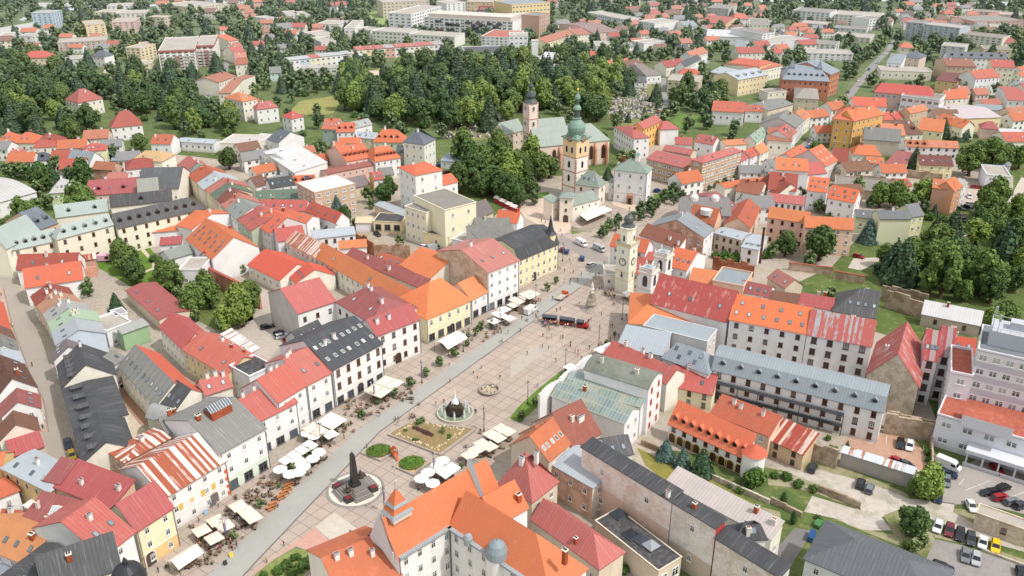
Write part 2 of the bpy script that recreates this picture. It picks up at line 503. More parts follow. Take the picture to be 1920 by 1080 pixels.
 sl = math.atan2(prof[1][1] - prof[0][1], prof[1][0] - prof[0][0]) if k in 'gs' else 0
 if not sky and k == 'g' and near < 520 and not dorm and h < 14.5: sky = rg.choice((0,0,2,3))
 if sky:
  rows = sky if isinstance(sky, (list, tuple)) else (sky,)
  for ri, c_ in enumerate(rows):
   fy = (rf if k == 'g' else 1.0) * (.4 if len(rows) == 1 else (.28 + .4 * ri / (len(rows) - 1)))
   for i in range(c_):
    x = (hl * .5 + (Wd - hl * .5 - hr * .5) * (i + .5 + rg.uniform(-.12, .12)) / c_)
    inst('skylight', skylight_mesh(skyk), S.roof, (x, fy * D, zp(fy * D) + .17),(sl, 0,0))
 if dorm:
  dm = dormer_mesh(roof, wall)
  fy = dz * .5
  for i in range(dorm):
   x = hl * .35 + (Wd - hl * .35 - hr * .35) * (i + .5) / dorm
   inst('dormer', dm, S.roof, (x, fy * D, zp(fy * D) - .05))
 # windows
 if n is None: n = max(1, round(h / 3.5))
 if near > 430 and not win.endswith('x'): win = win + 'x'
 if n:
  fh = h / n
  for sd in sides:
   Lw = Wd if sd in 'fb' else D
   cn = max(1, int((Lw - .8) / sp))
   st_ = Lw / cn
   for fl in range(n):
    for i in range(cn):
     if (sd, fl, i) in skip or (sd, fl) in skip: continue
     c_ = (i + .5) * st_
     w_, h_, zc, stl, ar = ww, min(wh, fh * .6), fh * fl + fh * .54, win, arch
     if fl == 0 and shop and sd in shop:
      w_, h_, zc, stl, ar = min(st_ * .62,2.4), min(fh * .68,2.4), fh * .42, 'gk' + ('x' if win.endswith('x') else ''), False
     if rg.random() < .12 and not ar: stl = stl[0] + 'l' + stl[2:]
     x, y, rr = {'f': (c_, -.015,0), 'r': (Wd + .015, c_, math.pi / 2), 'b': (Wd - c_, D + .015, math.pi), 'l': (-.015, D - c_, -math.pi / 2)}[sd]
     nm = 'shop_window' if stl.startswith('gk') and shop else 'window'
     if dist(root.matrix_basis @ Vector((x, y, zc))) < 60: continue
     put_window(root, x, y, zc, w_, h_, rr, stl, ar, nm); WCOUNT[0] += 1
 if door:
  m = MB(); w2 = 1.1
  pts = [(-w2,0),(w2,0)] + [(w2 * math.cos(a_),2.3 + w2 * math.sin(a_)) for a_ in [math.pi * i / 8 for i in range(9)]]
  m.face([(x, -.06, z) for x, z in pts],0)
  q2 = [(x * 1.22, z * 1.07) for x, z in pts]; m.face([(x, -.04, z) for x, z in q2],1)
  m.build('doorway', [glass('b'), STUCCO], root, ((door if door is not True else .5) * Wd, 0, .02))
 if corn:
  for x in (.12, Wd - .26): m = MB(); m.box(x, x + .14,-.16,-.02, .05, h - .1); m.build('downpipe', GREYF, root)
  m = MB(); m.box(-.05, Wd + .05,-.28,-.002, h - .42, h - .12,bottom=True); m.box(-.02, Wd + .02,-.12,-.002, h / n - .2 + .15, h / n + .1,bottom=True)
  m.build('cornice', [STUCCO], root)
 if base:
  m = MB(); hb = h / max(n, 1) if base[1] is None else base[1]
  m.box(0, Wd, -.01,-.002,0, hb); m.build('plinth', [plaster(base[0])], root)
 BLD[label] = S
 return S
def add_box(S, name, x0, x1, y0, y1, z0, z1, mat, parent=None):
 m = MB(); m.box(x0, x1, y0, y1, z0, z1,bottom=True)
 return m.build(name, mat, parent or S.root)
# ------------------------------------------------------------------ ground sheets
def sheet(name, polys, mat, z, kind='structure', label=None, cat=None):
 m = MB()
 for poly in polys:
  P = [un(p, 0) for p in poly]
  for p in P: p.z = z
  for t in tessellate_polygon([P]):
   tri = [P[i] for i in t]
   nz = (tri[1] - tri[0]).cross(tri[2] - tri[0]).z
   if nz < 0: tri = tri[::-1]
   m.face([tuple(p) for p in tri],0,[(p.x, p.y) for p in tri])
 o = m.build(name, mat)
 return tag(o, label, cat, kind=kind)
def grass_mat(a, b_, dry=.3):
 n = NT('grass'); p = n.pos(); A, B_ = lin(a), lin(b_)
 k = n.noise(p, .12,5, .65); f = n.noise(p, 1.5,4, .7)
 c_ = n.mix(n.rng(k, .38, .64), A, B_)
 c_ = n.mix(n.rng(f, .4, .7,0, .5), c_, mul(A, .55))
 c_ = n.mix(n.rng(n.noise(p, .35,3, .6), .56, .72,0, dry), c_, lin('a39a6a'))
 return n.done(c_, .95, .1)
def soil_mat(a, b_, c2,green=0.0):
 n = NT('trodden ground'); p = n.pos(); A, B_, C_ = lin(a), lin(b_), lin(c2)
 k = n.noise(p, .08,6, .65); f = n.noise(p, .7,5, .7)
 c_ = n.mix(n.rng(k, .4, .62), A, B_)
 c_ = n.mix(n.rng(f, .45, .72,0, .6), c_, C_)
 if green: c_ = n.mix(n.rng(n.noise(p, .16,5, .7), .52, .6,0, green), c_, lin('66733f'))
 return n.done(c_, .95, .1)
def paving_mat(a, line, gap_fac=.6):
 T(1,3); zA, zB, zC = (480 + 0,0), None, None
 f = lambda x, y: un((560 + x / 8,900 + y / 8),0, True)
 A, B_, C_ = f(340,415), f(490,310), f(485,500)
 e1, e2 = B_ - A, C_ - A
 ang = math.atan2(e1.y, e1.x); L = (e1.length + e2.length) / 2
 n = NT('square paving'); p = n.pos()
 mp = n.n('ShaderNodeMapping', vector_type='TEXTURE'); n.l(p, mp.inputs[0])
 mp.inputs['Location'].default_value = A; mp.inputs['Rotation'].default_value = (0,0, ang); mp.inputs['Scale'].default_value = (L, L, L)
 s = n.sep(mp.outputs[0])
 fx, fy = n.math('FRACT', s[0]), n.math('FRACT', s[1])
 d = n.math('MINIMUM', n.math('MINIMUM', fx, n.math('SUBTRACT', 1.0, fx)), n.math('MINIMUM', fy, n.math('SUBTRACT', 1.0, fy)))
 w = n.n('ShaderNodeTexWhiteNoise', noise_dimensions='3D')
 fl = n.n('ShaderNodeVectorMath', operation='FLOOR'); n.l(mp.outputs[0], fl.inputs[0])
 s2 = n.sep(fl.outputs[0]); cb = n.n('ShaderNodeCombineXYZ'); n.l(s2[0], cb.inputs[0]); n.l(s2[1], cb.inputs[1]); n.l(cb.outputs[0], w.inputs[0])
 base = n.mix(w.outputs[0], lin(a), mul(lin(a), .86))
 big = n.noise(p, .06,4, .6)
 base = n.mix(n.rng(big, .4, .68,0, .45), base, lin('bdb0a3'))
 sm = n.math('FRACT', n.math('MULTIPLY', s[0],8.0)); sm2 = n.math('FRACT', n.math('MULTIPLY', s[1],8.0))
 base = n.mix(n.math('MULTIPLY', n.math('MAXIMUM', n.math('LESS_THAN', sm, .07), n.math('LESS_THAN', sm2, .07)), .22), base, mul(lin(line), .9))
 base = n.mix(n.rng(n.noise(p, .9,5, .7), .5, .78,0, .4), base, mul(lin(a), .72))
 c_ = n.mix(n.math('MULTIPLY', n.math('LESS_THAN', d, .026), .62), base, lin(line))
 return n.done(c_, .85, .25)
def asphalt(c, dirt=.4):
 n = NT('asphalt'); p = n.pos(); C_ = lin(c)
 c_ = n.mix(n.rng(n.noise(p, .1,5, .65), .4, .66,0, dirt), C_, mul(C_, .7))
 c_ = n.mix(n.rng(n.noise(p, 1.2,4, .7), .45, .75,0, .35), c_, mx(C_, (.5, .47, .43), .35))
 return n.done(c_, .9, .2)
GRASS, MEADOW, LAWN = grass_mat('5a6a38', '7d8450', .45), grass_mat('8d9150', 'a09a5e', .6), grass_mat('5d7a35', '6f8a40', .15)
PAVE = paving_mat('b0a296', '655c57')
STRIPM = asphalt('a3a39d', .3); ROADM = asphalt('8b8a88'); LOTM = asphalt('a19b96'); STREETM = asphalt('a39a90', .3)
GRAVEL = soil_mat('b3aca2', 'c2bab0', '958c80', .35); YARD = soil_mat('a99f93', 'b5aa9c', '8d8377', .3); BROWNY = soil_mat('b08d78', 'b99a86', '9a7a68')
BEIGEP = soil_mat('c4b6a4', 'cdc0ae', 'a99c8c')
def ground():
 m = MB(); s = 9000
 m.face([(-s, -600,0),(s, -600,0),(s, 9000,0),(-s, 9000,0)])
 tag(m.build('ground', grass_mat('536638', '6d7a48', .4)),kind='structure')
ground()
T()
sheet('town_ground', [[(-300,1500),(-300,540),(130,470),(260,420),(330,290),(420,300),(600,330),(760,330),(900,430),(1010,330),(1140,330),(1200,250),(1300,300),(1440,280),(1560,330),
       (1800,300),(1900,330),(1900,370),(1760,390),(1640,410),(1560,500),(1430,560),(1700,640),(1760,800),(1560,900),(1240,840),(1300,1500)]], YARD, .03)
sheet('square_paving', [[(150,1400),(330,1000),(430,925),(600,800),(780,660),(900,585),(1050,500),(1036,440),(1070,415),(1230,360),(1330,350),(1360,370),(1240,410),(1150,445),(1150,500),(1210,560),(1180,640),(1060,700),(960,800),(930,880),(780,1030),(600,1400)]], PAVE, .06)
strip_poly = [(310,1160),(480,989),(668,810),(960,608),(1050,540),(1140,478),(1158,490),(1087,540),(960,631),(712,810),(480,1054),(384,1160)]
sheet('paved_carriageway', [strip_poly], STRIPM, .09)
m = MB()
for k in range(5,12):
 if k + 1 > 11: break
a_ = [un(p, 0) for p in strip_poly]
for seg in ((7,8),(8,9),(9,10),(10,11)):
 p, q = a_[seg[0]], a_[seg[1]]; d = (q - p).normalized() * .16; nn = Vector((-d.y, d.x, 0))
 m.face([(p.x - nn.x, p.y - nn.y, .11),(q.x - nn.x, q.y - nn.y, .11),(q.x + nn.x, q.y + nn.y, .11),(p.x + nn.x, p.y + nn.y, .11)])
tag(m.build('drain_line', flat('6a6662')),kind='structure')
T(1,3)
sheet('grey_paving_field', [[(445,715),(590,605),(800,755),(640,890)]], soil_mat('c0b7ac', 'c8c0b4', 'ada397'), .085)
sheet('pink_paving_field', [[(440,722),(636,890),(560,960),(300,1100),(-100,1200),(-20,1050)]], soil_mat('bf9588', 'c79f90', 'ab877b'), .085)
T(2,2)
sheet('worn_paving_field', [[(-10,560),(170,435),(290,450),(-10,680)],[(330,800),(360,790),(380,800),(350,815)]], soil_mat('aea69d', 'b4aca3', '9d958b'), .085)
T(2,2)
sheet('hall_front_lawn', [[(-20,980),(60,880),(200,755),(340,645),(440,590),(440,640),(290,730),(190,820),(215,870),(60,1010)]], LAWN, .085)
T()
sheet('narrow_street', [[(-30,470),(18,520),(38,545),(75,627),(100,700),(122,810),(160,872),(98,880),(85,830),(72,765),(55,700),(25,615),(3,540),(-30,500)]], STREETM, .06)
T(0,2)
m_kerb = MB()
for (x0, y0),(x1, y1) in (((25,0),(95,290)),((95,290),(225,640)),((225,640),(330,850)),((330,850),(365,1080))):
 p, q = un((x0, y0)), un((x1, y1)); d = (q - p).normalized(); nn = Vector((-d.y, d.x, 0)) * .12
 L_ = (q - p).length; s0 = len(m_kerb.v); m_kerb.box(0, L_, -.12, .12, .05, .2); m_kerb.shift(p.x, p.y, 0, math.atan2(d.y, d.x), s0)
tag(m_kerb.build('street_kerb', flat('8d8378')),kind='structure')
sheet('narrow_street_pavement', [[(-20,0),(22,0),(92,290),(222,640),(327,850),(362,1080),(290,1080),(290,830),(200,640),(60,280)]], soil_mat('b49c8c', 'bda697', '9c8677'), .08)
T(3,3)
sheet('car_park', [[(1290,290),(1500,240),(1560,210),(2100,330),(2100,660),(1600,540),(1400,545),(1270,525)]], LOTM, .06)
sheet('gravel_drive', [[(20,245),(280,310),(380,290),(560,330),(830,400),(1050,500),(1270,520),(1400,540),(1390,600),(1560,690),(1920,790),(1920,900),(1740,850),(1480,760),(1240,660),(1010,600),(850,640),(930,740),(700,740),(500,650),(270,600),(330,480),(660,580),(690,530),(380,400),(110,290)]], GRAVEL, .06)
sheet('gravel_lot', [[(1230,800),(1450,850),(1920,1010),(2100,1300),(1700,1400),(1180,960)]], soil_mat('908c8a', '9a9592', '7d7874', .1), .06)
sheet('brown_yard', [[(600,40),(830,40),(850,20),(960,20),(1100,60),(1170,150),(1210,270),(1130,340),(1110,270),(560,110)]], BROWNY, .06)
sheet('dark_yard', [[(60,880),(200,720),(330,740),(240,900),(120,1080),(-60,1080)]], asphalt('7d7a78'), .06)
m = MB()
def line(mb, p, q, w=.12,z=.1):
 p, q = un(p), un(q); d = (q - p).normalized(); nn = Vector((-d.y, d.x, 0)) * w / 2
 mb.face([(p.x - nn.x, p.y - nn.y, z),(q.x - nn.x, q.y - nn.y, z),(q.x + nn.x, q.y + nn.y, z),(p.x + nn.x, p.y + nn.y, z)])
for a in (((1565,220),(1630,300)),((1650,240),(1715,325)),((1740,270),(1805,350)),((1820,285),(1895,375)),((1905,305),(1990,400)),((1480,440),(1660,370)),((1560,475),(1720,405)),((1640,500),(1840,420)),((1730,520),(1930,450)),((1575,395),(1620,425)),((1430,400),(1470,355)),((1780,370),(1860,395))):
 line(m, *a)
for a in (((745,90),(810,75)),((890,25),(885,90)),((1090,30),(1100,130)),((1170,100),(1160,165)),((1130,280),(1115,345)),((520,30),(660,70))): line(m, *a)
tag(m.build('parking_lines', flat('dedbd4')),kind='structure')
sheet('yard_grass', [[(1390,570),(1560,600),(1950,745),(1950,810),(1600,720),(1400,610)],[(865,625),(1000,575),(1230,690),(1250,800),(1190,950),(1000,860),(500,660),(700,730),(940,770)],[(270,290),(320,210),(520,250),(830,370),(1050,470),(1060,500),(800,400),(560,330),(400,280)],
   [(0,320),(60,300),(120,300),(400,400),(690,560),(700,590),(380,470),(200,420),(0,400)],[(1250,740),(1450,800),(1930,960),(1930,1010),(1500,850),(1240,790)],[(-60,560),(90,600),(110,720),(60,800),(-60,700)]], soil_mat('a09a80', '86845e', '73714c', .9), .07)
T(2,3)
sheet('lawn_behind_range', [[(940,120),(1090,190),(1260,290),(1500,360),(1950,620),(1950,700),(1500,440),(1200,340),(1150,370),(1000,250)]], grass_mat('7b7a3e', '98904e', .5), .07)
T(0,1)
sheet('convent_garden_lawn', [[(700,830),(880,770),(1090,740),(1240,920),(1330,1100),(1250,1200),(1000,1080),(740,930)]], LAWN, .07)
sheet('garden_path', [[(1040,780),(1075,780),(1170,890),(1160,940),(1080,970),(1070,960),(1140,930),(1140,890)]], BEIGEP, .085)
sheet('long_street', [[(1200,100),(1310,150),(1440,310),(1640,480),(1760,600),(1980,760),(1980,830),(1720,660),(1560,540),(1480,440),(1290,240)]], STREETM, .06)
T(0,2)
sheet('back_gardens', [[(1250,-40),(1900,-40),(1900,240),(1640,330),(1400,200),(1370,130),(1200,20)]], GRASS, .07)
sheet('slate_court', [[(740,800),(860,800),(1100,1080),(880,1200),(800,1080)]], BEIGEP, .07)
sheet('brick_court', [[(840,760),(930,680),(1100,920),(1110,1040),(1050,1020)]], soil_mat('a88470', 'b08d7a', '8f6f5f'), .08)
sheet('car_court', [[(1900,0),(2200,60),(2250,260),(2000,560),(1750,340),(1840,250),(1900,200)]], soil_mat('b5aba0', 'bdb4a8', '9d9388'), .07)
T(1,0)
sheet('hill_meadow', [[(240,845),(330,760),(610,715),(640,760),(580,850),(430,870)]], MEADOW, .07)
sheet('green_hill', [[(830,100),(1060,55),(1060,190),(870,205)]], grass_mat('7d9a4a', '94a657', .3), .07)
sheet('terrace_meadow', [[(800,545),(980,500),(1330,490),(1500,430),(1560,470),(1400,545),(860,560)],[(840,545),(1000,540),(1000,550)]], MEADOW, .07)
sheet('hill_lane', [[(735,420),(762,420),(815,530),(1325,535),(1325,560),(880,582),(780,560)],[(640,260),(665,260),(700,360),(740,400),(720,410),(665,350)]], BEIGEP, .09)
sheet('cemetery_ground', [[(1380,1010),(1480,880),(1700,760),(1920,800),(1920,960),(1800,1030),(1520,1080)],[(2640,880),(2600,720),(2640,620),(2960,610),(3000,760),(2980,830),(2800,980)]], grass_mat('6f7a45', '8c8a5c', .6), .07)
T(2,0)
sheet('school_lawn', [[(1190,910),(1260,855),(1440,870),(1390,945),(1260,965)]], LAWN, .08)
sheet('cemetery_road', [[(1105,585),(1155,585),(1155,680),(1185,800),(1150,900),(1090,890),(1135,780),(1118,650)],[(1350,520),(1480,450),(1480,470),(1370,540)]], ROADM, .09)
T(3,0)
sheet('tree_lined_street', [[(-60,1450),(100,1270),(250,1080),(340,1000),(440,850),(500,780),(560,700),(620,620),(720,530),(800,450),(870,390),(930,300),(965,300),(905,400),(835,470),(775,560),(700,640),(640,720),(580,770),(520,800),(480,870),(400,1000),(310,1110),(160,1300),(40,1450)]], ROADM, .09)
sheet('street_verge', [[(340,990),(440,845),(560,690),(720,520),(740,530),(600,690),(480,830),(370,990)]], GRASS, .11)
sheet('bend_road', [[(1560,790),(1600,700),(1700,660),(1720,680),(1640,730),(1610,800),(1400,870),(1390,850)]], ROADM, .09)
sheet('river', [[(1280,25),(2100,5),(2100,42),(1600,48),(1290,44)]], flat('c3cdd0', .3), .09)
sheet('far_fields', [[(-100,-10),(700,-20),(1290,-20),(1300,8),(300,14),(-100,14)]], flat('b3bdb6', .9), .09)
T(0,0)
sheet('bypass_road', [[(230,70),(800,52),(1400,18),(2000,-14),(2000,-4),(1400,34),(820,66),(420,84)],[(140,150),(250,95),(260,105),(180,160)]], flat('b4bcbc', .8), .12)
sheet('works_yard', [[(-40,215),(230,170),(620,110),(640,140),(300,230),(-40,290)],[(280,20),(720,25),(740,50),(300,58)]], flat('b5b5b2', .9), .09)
sheet('hill_street', [[(1545,225),(1605,215),(1710,380),(1720,460),(1700,590),(1600,700),(1490,840),(1465,800),(1480,760),(1560,690),(1660,590),(1680,460),(1670,390)]], ROADM, .09)
sheet('slope_clearings', [[(670,600),(770,570),(780,650),(680,680)],[(1150,560),(1280,570),(1280,605),(1150,600)],[(0,370),(100,380),(100,400),(0,400)]], MEADOW, .08)
sheet('slope_lane', [[(780,530),(830,470),(840,480),(800,560),(800,690),(760,680),(760,600)]], BEIGEP, .09)
T(3,1)
sheet('garden_lane', [[(1330,690),(1560,620),(1590,640),(1420,720),(1340,710)],[(1740,480),(1850,340),(1900,250),(1960,270),(1860,480)],[(600,930),(640,860),(860,850),(850,870),(700,950)]], soil_mat('bcb2a6', 'c4bbb0', 'a1978b'), .08)
sheet('small_car_park', [[(1420,440),(1500,340),(1640,330),(1780,380),(1700,440),(1560,520)]], soil_mat('b3a49a', 'beb0a6', '98897e'), .07)
T(2,1)
sheet('castle_forecourt', [[(0,470),(280,390),(300,560),(440,590),(440,660),(360,680),(270,640),(100,560)],[(720,400),(900,410),(1000,440),(960,520),(760,460)]], soil_mat('c9b7a6', 'd0bfae', 'b09e8e'), .1)
sheet('castle_green', [[(440,640),(600,645),(450,678)],[(880,430),(980,420),(1000,450),(930,455)],[(1060,380),(1110,370),(1120,420),(1070,420)],[(190,370),(280,360),(270,400),(190,415)]], LAWN, .13)
sheet('upper_road', [[(360,690),(500,740),(720,850),(720,900),(560,860),(350,740)]], asphalt('97908a'), .1)
# ------------------------------------------------------------------ the town, house by house
ORANGE, ORED, TERRA, SALM = tile('e8743c', .2), tile('d9583a', .25), tile('c4583c', .45), tile('cf6a50', .4)
BRT, MARR, BROWN, OLDT = tile('a85a44', .5), tile('a0443c', .4), tile('84544a', .5), tile('b4694c', .6)
REDS, CRIM, MAROON, PINKS = seam('cf5048', .25), seam('c0404a', .2), seam('a8464c', .25), seam('cc6a68', .4)
SLATE, DGREY, GREYS, LGREY = seam('43474d', .3), seam('55565a', .35), seam('84857f', .45), seam('a9adaa', .4)
BLUEG, PALEB, PALEG, GREENS = seam('8fa0aa', .25), seam('b4c2cc', .2), seam('a9bdb6', .3), seam('5d7a63', .35)
COPR = seam('8aa393', .45, .6); WHITES = seam('d9dadb', .2); MAUVE = seam('7c6c72', .3)
RUST1 = rust('cfcac4', '9e5840', .5, .74); RUST2 = rust('ad5c56', '9fa3a8', .36, .3); RUST3 = rust('c8b4a8', '9c5a44', .6); RUST4 = rust('b0605a', 'b4a6a2', .3, .2)
FELTD, FELTG, FELTB, FELTL = felt('4a4b4d'), felt('8b8780'), felt('b0604c'), felt('b0aaa0')
CREAM, IVORY, WHT, GREYW, YEL, OCHRE, PINKW, PEACH, BEIGE, PGREEN = (plaster('e6dccb'), plaster('ece6dc'), plaster('ebe8e2'), plaster('c9c8c6'), plaster('e9d9ae'),
 plaster('d9b878'), plaster('e3c2b2'), plaster('ddb495'), plaster('d3c3ab', .4), plaster('c9d2b0'))
LILAC, BLUEW = plaster('c9c6d2', .12), plaster('b9c8d6')
RUINB, RUINW, RUINP = ruin('d2c4b1', 'b7a691'), ruin('dcd5ca', 'c9b9a8'), ruin('d3ab97', 'a98672')
b = bld
# --- west side of the square, near end
T(0,3)
b('three-storey white house with rust striped sheet roof and orange painted corner blocks', (1235,488),(1692,212),-66,4.5, RUST1, IVORY, Rg=(1215,155),n=3,sp=3.6,win='wd', ch=0,corn=True, door=.72,seed=1)
b('rear wing with rust streaked hipped sheet roof behind the striped house', (935,225),(1275,45),9,2.5, RUST1, PEACH, Rg=(1010,100),hip=(5,0),n=2,sides='fl', ch=1)
b('pale yellow corner house with crimson sheet roof beside the big white marquee', (1020,740),(1295,560),-74,4.5, CRIM, YEL, Rg=(1110,395),n=3,sp=3.6,win='ww' if 0 else 'wd', ch=0,corn=True, door=.2,base=('e6bb72', 3.4))
b('white house with bright red sheet roof next to the dark roofed corner building', (770,932),(1005,748),12,5, REDS, IVORY, Rg=(690,510),n=3,sp=4.2,ch=[(.5, .35, 'w')],corn=True)
b('long courtyard range with crimson sheet roof and glazed lantern', (410,408),(838,578),8.5,2.6, CRIM, PEACH, k='s', Rg=(650,242),n=2,ch=[(.35, .35, 'w'),(.9, .6, 'w')])
S = b('low court range with faded crimson roof under the glazed lantern', (150,665),(420,738),8.0,2.2, MAROON, BEIGE, k='s', Rg=(440,487),n=2,ch=[(.2, .5, 'g'),(.7, .2, 'g')])
b('small dark red hipped roof house above the yellow court wall', (335,358),(452,388),9,2, MAROON, YEL, k='s', Rg=(560,226),n=2,ch=0)
DGC = b('corner building with black sheet roof and small black dome at the picture foot', (330,1210),(905,1012),12,4.5, SLATE, CREAM, Rg=(600,826),n=3,ch=[(.4, .3, 'b')])
b('dark roofed rear part of the black corner building', (150,1190),(520,905),10,3, SLATE, CREAM, Rg=(300,930),n=2,ch=0)
b('lilac walled house with orange tiled roof and four roof windows at left edge', (-160,842),(232,998),7,3.6, tile('d9874f', .25), LILAC, Rg=(400,780),n=2,sky=4,ch=[(.8, .35, 'b')])
b('low lean-to with blue grey glazed roof below the lilac wall', (-80,1062),(140,1082),4, .8, BLUEG, LILAC, k='s', Rg=(20,1010),n=0,ch=0)
b('arcaded yellow house with pale blue sheet roof beside the narrow street', (15,268),(372,445),8,1.8, PALEB, OCHRE, C=(482,240),hip=(2,2),n=2,sp=2.8,arch=True, win='wb', ch=[(.5, .45, 'w')])
b('crimson roofed house with timber gable above the blue roof', (90,182),(328,104),6,2.2, CRIM, BEIGE, C=(290,-10),n=1,sides='fr', ch=0)
b('small orange tiled house with white posts at left edge', (-40,505),(135,435),5,2, tile('cd5f38', .3), WHT, C=(45,335),hip=(2,2),n=1,ch=0)
b('low terracotta roof beside the white courtyard awning', (0,640),(150,657),4,1.2, TERRA, BEIGE, C=(236,600),n=1,ch=[(.5, .3, 'w')])
b('yellow painted house at the left edge above the blue roof', (-150,280),(0,275),7,2, ORANGE, OCHRE, C=(40,150),n=2,ch=0)
# --- east side near end
T(1,3)
OB = b('orange roofed town hall wing along the square with stepped turret', (1068,948),(1838,472),15,6.5, ORANGE, IVORY, Rg=(1440,366),n=4,sp=3.0,ch=0,corn=True, wh=1.9,win='wd', skip=())
OB2 = b('orange roofed town hall rear wing with grey domed bay', (1452,715),(2215,1230),15,6.0, ORANGE, IVORY, Rg=(1920,652),hip=(0,8),n=4,sp=3.6,ch=[(.97, .45, 'b')],corn=True, wh=1.9)
b('lower house with terracotta and pink sheet roof and capped chimneys', (640,1265),(1088,1062),11,4, tile('d4693f', .3), CREAM, Rg=(720,850),n=3,ch=[(.2, .42, 'w'),(.42, .4, 'w'),(.72, .3, 'w')])
b('short orange roofed cross wing with white gable behind the town hall', (1805,690),(2035,560),15,4, ORANGE, WHT, Rg=(1920,370),n=3,sides='r', ch=[(.85, .15, 'b')])
T(2,3)
b('house with tall rose pyramid roof and two white chimneys', (-100,382),(150,515),10.5,7.5, seam('cf5c5c', .2), BEIGE, C=(352,368),hip=(5.5,5.5),n=2,sides='fr', ch=[(.42, .35, 'w'),(.72, .52, 'w')],sky=0)
b('house with weathered orange tiles and a row of five roof windows', (275,216),(432,82),11,4.5, tile('cf6a3c', .4), BEIGE, Rg=(125,37),n=2,sky=5,skyk='w', ch=0)
b('grey sheet roofed house with bare pink brick side', (285,232),(605,415),-59,1.0, PALEB, WHT, C=(805,272),hip=(.5, .5),wf=ruin('e0bca8', 'bf9a86'),n=2,sides='fr', sp=3.4,ch=[(.62, .4, 'b')],sky=0,wr=RUINW)
b('long narrow range with black sheet roof and tall patched side wall', (525,112),(1198,520),15,2.4, SLATE, WHT, k='s', base=('dcc0a8', 7.5),Rg=(1342,488),wf=ruin('ece6de', 'dccbbc'),n=2,sp=9,ch=[(.95, .1, 'w')])
b('second black roofed range with pale grey blind wall and red end', (1205,527),(1530,722),15,2.4, SLATE, GREYW, k='s', base=('c4b29e', 5.5),Rg=(1655,690),wf=ruin('e2ded8', 'd2cac0'),wr=flat('b9473e'),n=2,sp=9,ch=[(.4, .5, 'b')])
b('third black roofed range running out of the picture foot', (1530,795),(2010,1090),13,2.2, SLATE, GREYW, k='s', Rg=(1850,860),wf=ruin('e3ded8', 'd0c2b5'),n=2,sp=7,ch=0)
b('white house with black hipped roof behind the third black range', (1680,800),(1905,790),10,2.6, SLATE, WHT, C=(1835,690),hip=(4,4),n=2,sides='fr', ch=[(.4, .1, 'g')])
b('small house with two black roof slopes under the white chimney gable', (720,190),(905,158),9.5,3, SLATE, WHT, Rg=(800,32),n=1,sky=2,ch=0)
b('low house with rose hipped sheet roof and brick chimney', (148,648),(655,1018),7,3.2, seam('d05a5c', .25), BEIGE, C=(838,893),hip=(0,5),n=1,sp=3.2,sides='f', ch=[(.62, .12, 'b')],dorm=0, z0=0)
GT = b('flat roofed terrace building with dark felt and small glass pyramids', (625,668),(1100,1045),6, .4, FELTD, BEIGE, k='f', C=(1245,920),n=1,sides='r', parapet=.12,ch=0,sp=2.6,ww=2.0,wh=2.4)
b('low shed with dusty white corrugated roof behind the black range', (1155,378),(1945,800),8,1.6, seam('cfc2bc', .4), CREAM, k='s', Rg=(1275,288),n=1,sides='r', ch=[(.78, .8, 'b'),(.95, .7, 'g')])
T(2,2)
OD = b('arcaded house with orange roof and red dormer band in the yard', (1178,1010),(1752,1272),-33,4.2, tile('ee6f45', .1), IVORY, k='s', Rg=(1270,872),n=2,sp=2.9,arch=False, win='bb', dorm=9,dz=.42,ch=0)
b('plain terracotta roofed block behind the dormer house', (1490,940),(1930,1110),7,2.4, TERRA, PEACH, k='s', Rg=(1560,800),n=2,ch=[(.25, .8, 'w'),(.38, .7, 'w'),(.75, .75, 'w')])
T(3,3)
b('old ochre house with rust streaked roof and boarded doors', (0,50),(265,168),-30,2.4, rust('cdb8ac', '9d4a3c', .55), plaster('cdb186', .6),k='s', Rg=(342,4),n=2,sp=3.2,win='bd', ch=0)
b('long grey garage wall with narrow corrugated roof by the car park', (553,152),(1090,318),-26, .4, rust('c3cbd0', 'a06a4c', .2), plaster('a29c96', .4),k='s', Rg=(1116,276),n=0,ch=0)
b('large office block with slate grey hipped sheet roof at bottom right', (281,948),(1262,1358),9,3.4, seam('636a72', .12), WHT, C=(470,677),hip=(7,7),n=2,sp=4,ch=0)
b('old stone faced building at the car park edge', (1562,612),(2010,770),-28, .3, FELTL, RUINB, k='f', C=(1585,545),n=1,sp=7,win='bb', parapet=.3)
# --- left narrow street, west row
T(0,2)
b('orange roof at the left edge, uppermost of the western street row', (75,312),(18,110),6,3, ORED, WHT, Rg=(-40,250),n=2,sides='f')
b('brown tiled house with two roof windows in the western street row', (112,388),(78,314),6,3, BROWN, WHT, Rg=(0,350),n=2,sky=2,ch=0)
b('grey sheet roofed house in the western street row', (137,472),(113,392),6,3, GREYS, CREAM, Rg=(20,420),n=2,ch=0)
b('pale blue sheet roofed house in the western street row', (180,566),(140,476),6,2.6, PALEB, WHT, Rg=(30,515),n=2,ch=0)
b('white gabled house with dark brown tiles in the western street row', (272,742),(172,566),6,4.4, tile('6e4640', .4), IVORY, Rg=(96,690),n=2,sides='fl', sp=3.4,ch=[(.5, .7, 'b'),(.3, .3, 'b')])
b('faded red sheet roofed house below the white gable', (300,900),(288,800),6,3.2, MAROON, IVORY, Rg=(130,800),n=2,ch=0,sides='fl')
b('house with brown and grey patched roof above the blue roofed arcade', (292,1070),(268,970),6,3.4, BROWN, CREAM, Rg=(95,900),n=2,sides='fl', ch=0)
